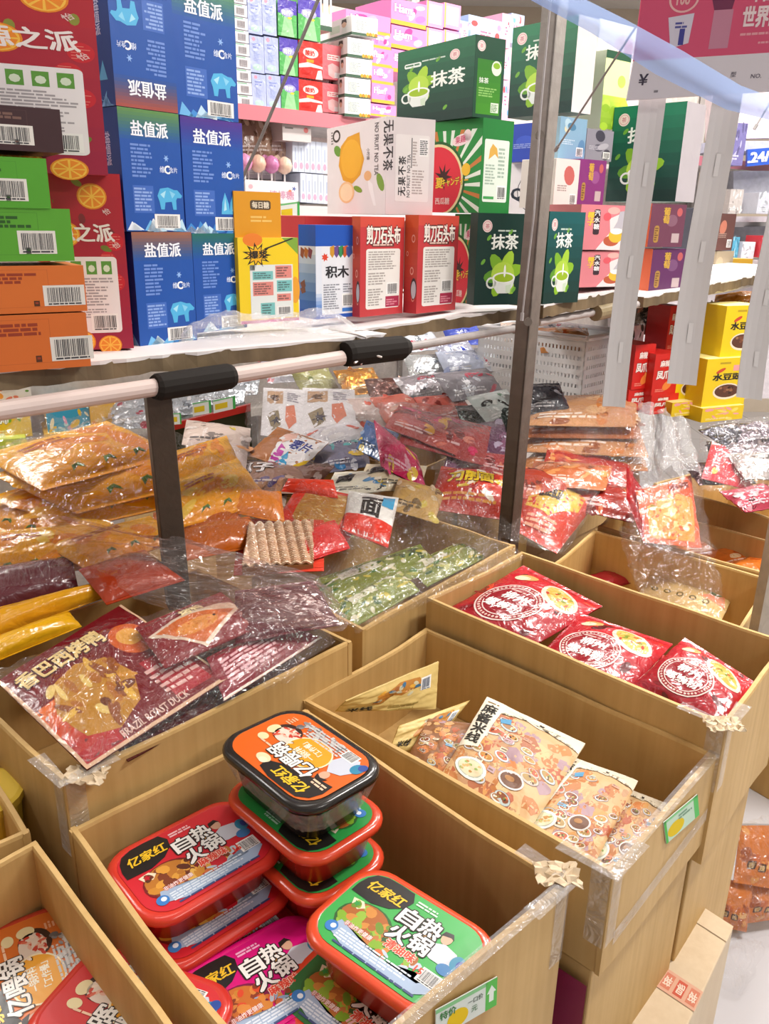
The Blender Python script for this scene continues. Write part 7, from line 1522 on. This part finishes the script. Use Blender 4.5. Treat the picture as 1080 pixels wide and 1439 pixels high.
def twine(label, pts, r=.0022):
    o = thing('plastic_twine', label, 'twine', pts[0]); mb = MB(); mb.tube(pts, r, 'D8D0CC', 6); mk('twine_strand', mb, M_PLAST, o, o.location)
S_ = onshelf
twine('white plastic twine tied round the shelf board end beside the foam sleeve', [S_(462, 462, .02), S_(500, 470, -.005), S_(514, 474, -.018), S_(516, 490, -.02), S_(512, 503, -.03), S_(507, 512, -.035)])
twine('frayed white twine ends hanging at the foam sleeve', [S_(498, 510, -.04), S_(512, 500, -.035), S_(526, 499, -.04), S_(536, 502, -.045)])
# ================================================================== room and light
def plane(name, pts, mat, col='CCCCCC'):
    mb = MB(); mb.quad(*pts, col); o = mk(name, mb, mat); return structure(o)
m, nt = newmat('floor_tiles')
out = N(nt, 'ShaderNodeOutputMaterial'); b = N(nt, 'ShaderNodeBsdfPrincipled'); tc = N(nt, 'ShaderNodeTexCoord')
br = N(nt, 'ShaderNodeTexBrick', Scale=1.0); br.offset = 0; br.inputs['Color1'].default_value = (*lin('D4D2D6'), 1); br.inputs['Color2'].default_value = (*lin('CFCDD2'), 1); br.inputs['Mortar'].default_value = (*lin('A8A6A8'), 1)
br.inputs['Mortar Size'].default_value = .004; br.inputs['Brick Width'].default_value = .6; br.inputs['Row Height'].default_value = .6
nt.links.new(tc.outputs['Object'], br.inputs['Vector']); nt.links.new(br.outputs['Color'], b.inputs['Base Color']); b.inputs['Roughness'].default_value = .25
nt.links.new(b.outputs[0], out.inputs[0])
V = Vector
plane('floor', [V((-5, -3, 0)), V((6, -3, 0)), V((6, 9, 0)), V((-5, 9, 0))], m)
plane('ceiling', [V((-5, -3, 3.0)), V((-5, 9, 3.0)), V((6, 9, 3.0)), V((6, -3, 3.0))], M_PAPER, 'EDE9E4')
plane('wall_back', [V((-5, 7, 0)), V((6, 7, 0)), V((6, 7, 3)), V((-5, 7, 3))], M_PAPER, 'E2D2BC')
plane('wall_left', [V((-5, -3, 0)), V((-5, 9, 0)), V((-5, 9, 3)), V((-5, -3, 3))], M_PAPER, 'E4DCD0')
plane('wall_right', [V((6, -3, 0)), V((6, -3, 3)), V((6, 9, 3)), V((6, 9, 0))], M_PAPER, 'E6E2E4')
M_LAMP, nt = newmat('lamp_diffuser')
out = N(nt, 'ShaderNodeOutputMaterial'); e = N(nt, 'ShaderNodeEmission'); e.inputs[0].default_value = (1, .97, .94, 1); e.inputs[1].default_value = 6; nt.links.new(e.outputs[0], out.inputs[0])
def lamp(x, y, rz, power, label, sx=1.2, sy=.18, col=(1, .96, .91)):
    o = thing('ceiling_lamp', label, 'lamp', V((x, y, 2.95)), 'ceiling lamps'); o.rotation_euler.z = rz
    mb = MB(); mb.box((-sx/2, -sy/2, .0), (sx, 0, 0), (0, sy, 0), (0, 0, .05), 'E8E8E8'); mk('lamp_housing', mb, M_PLAST, o)
    mb = MB(); mb.box((-sx/2+.02, -sy/2+.02, -.012), (sx-.04, 0, 0), (0, sy-.04, 0), (0, 0, .012), 'FFFFFF'); mk('lamp_diffuser', mb, M_LAMP, o)
    ld = bpy.data.lights.new('lamp_light', 'AREA'); ld.shape = 'RECTANGLE'; ld.size = sx; ld.size_y = sy; ld.energy = power; ld.color = col
    lo = bpy.data.objects.new('lamp_light', ld); COL.objects.link(lo); lo.location = (x, y, 2.92); lo.rotation_euler = (0, 0, rz)
lamp(1.6, 1.5, .785, 70, 'long ceiling lamp over the right aisle')
lamp(.9, 2.8, .785, 48, 'long ceiling lamp over the middle of the shelf')
lamp(-1.6, 2.6, .785, 58, 'long ceiling lamp over the back rack')
lamp(2.6, 4.2, .785, 60, 'long ceiling lamp over the far counter')
lamp(-.4, .9, .785, 4, 'long ceiling lamp over the front cartons', col=(1, .93, .84))
lamp(1.7, -.7, .785, 24, 'long ceiling lamp over the aisle at the right front')  # unseen lamp added as fill for the paper strips and right-hand carton faces
lamp(-2.0, 1.6, .785, 22, 'long ceiling lamp over the aisle at the left')  # unseen lamp added to lift the orange bags out of the shelf's shadow
wd = bpy.data.worlds.new('world'); SC.world = wd; wd.use_nodes = True
wd.node_tree.nodes['Background'].inputs[0].default_value = (1, .95, .9, 1); wd.node_tree.nodes['Background'].inputs[1].default_value = .34
SC.view_settings.view_transform = 'Standard'; SC.view_settings.look = 'None'; SC.view_settings.gamma = 1; SC.view_settings.use_curve_mapping = False
SC.view_settings.exposure = 0.0
SC.cycles.max_bounces = 8; SC.cycles.diffuse_bounces = 3; SC.cycles.glossy_bounces = 3; SC.cycles.transparent_max_bounces = 24; SC.cycles.caustics_reflective = False
SC.cycles.use_denoising = True
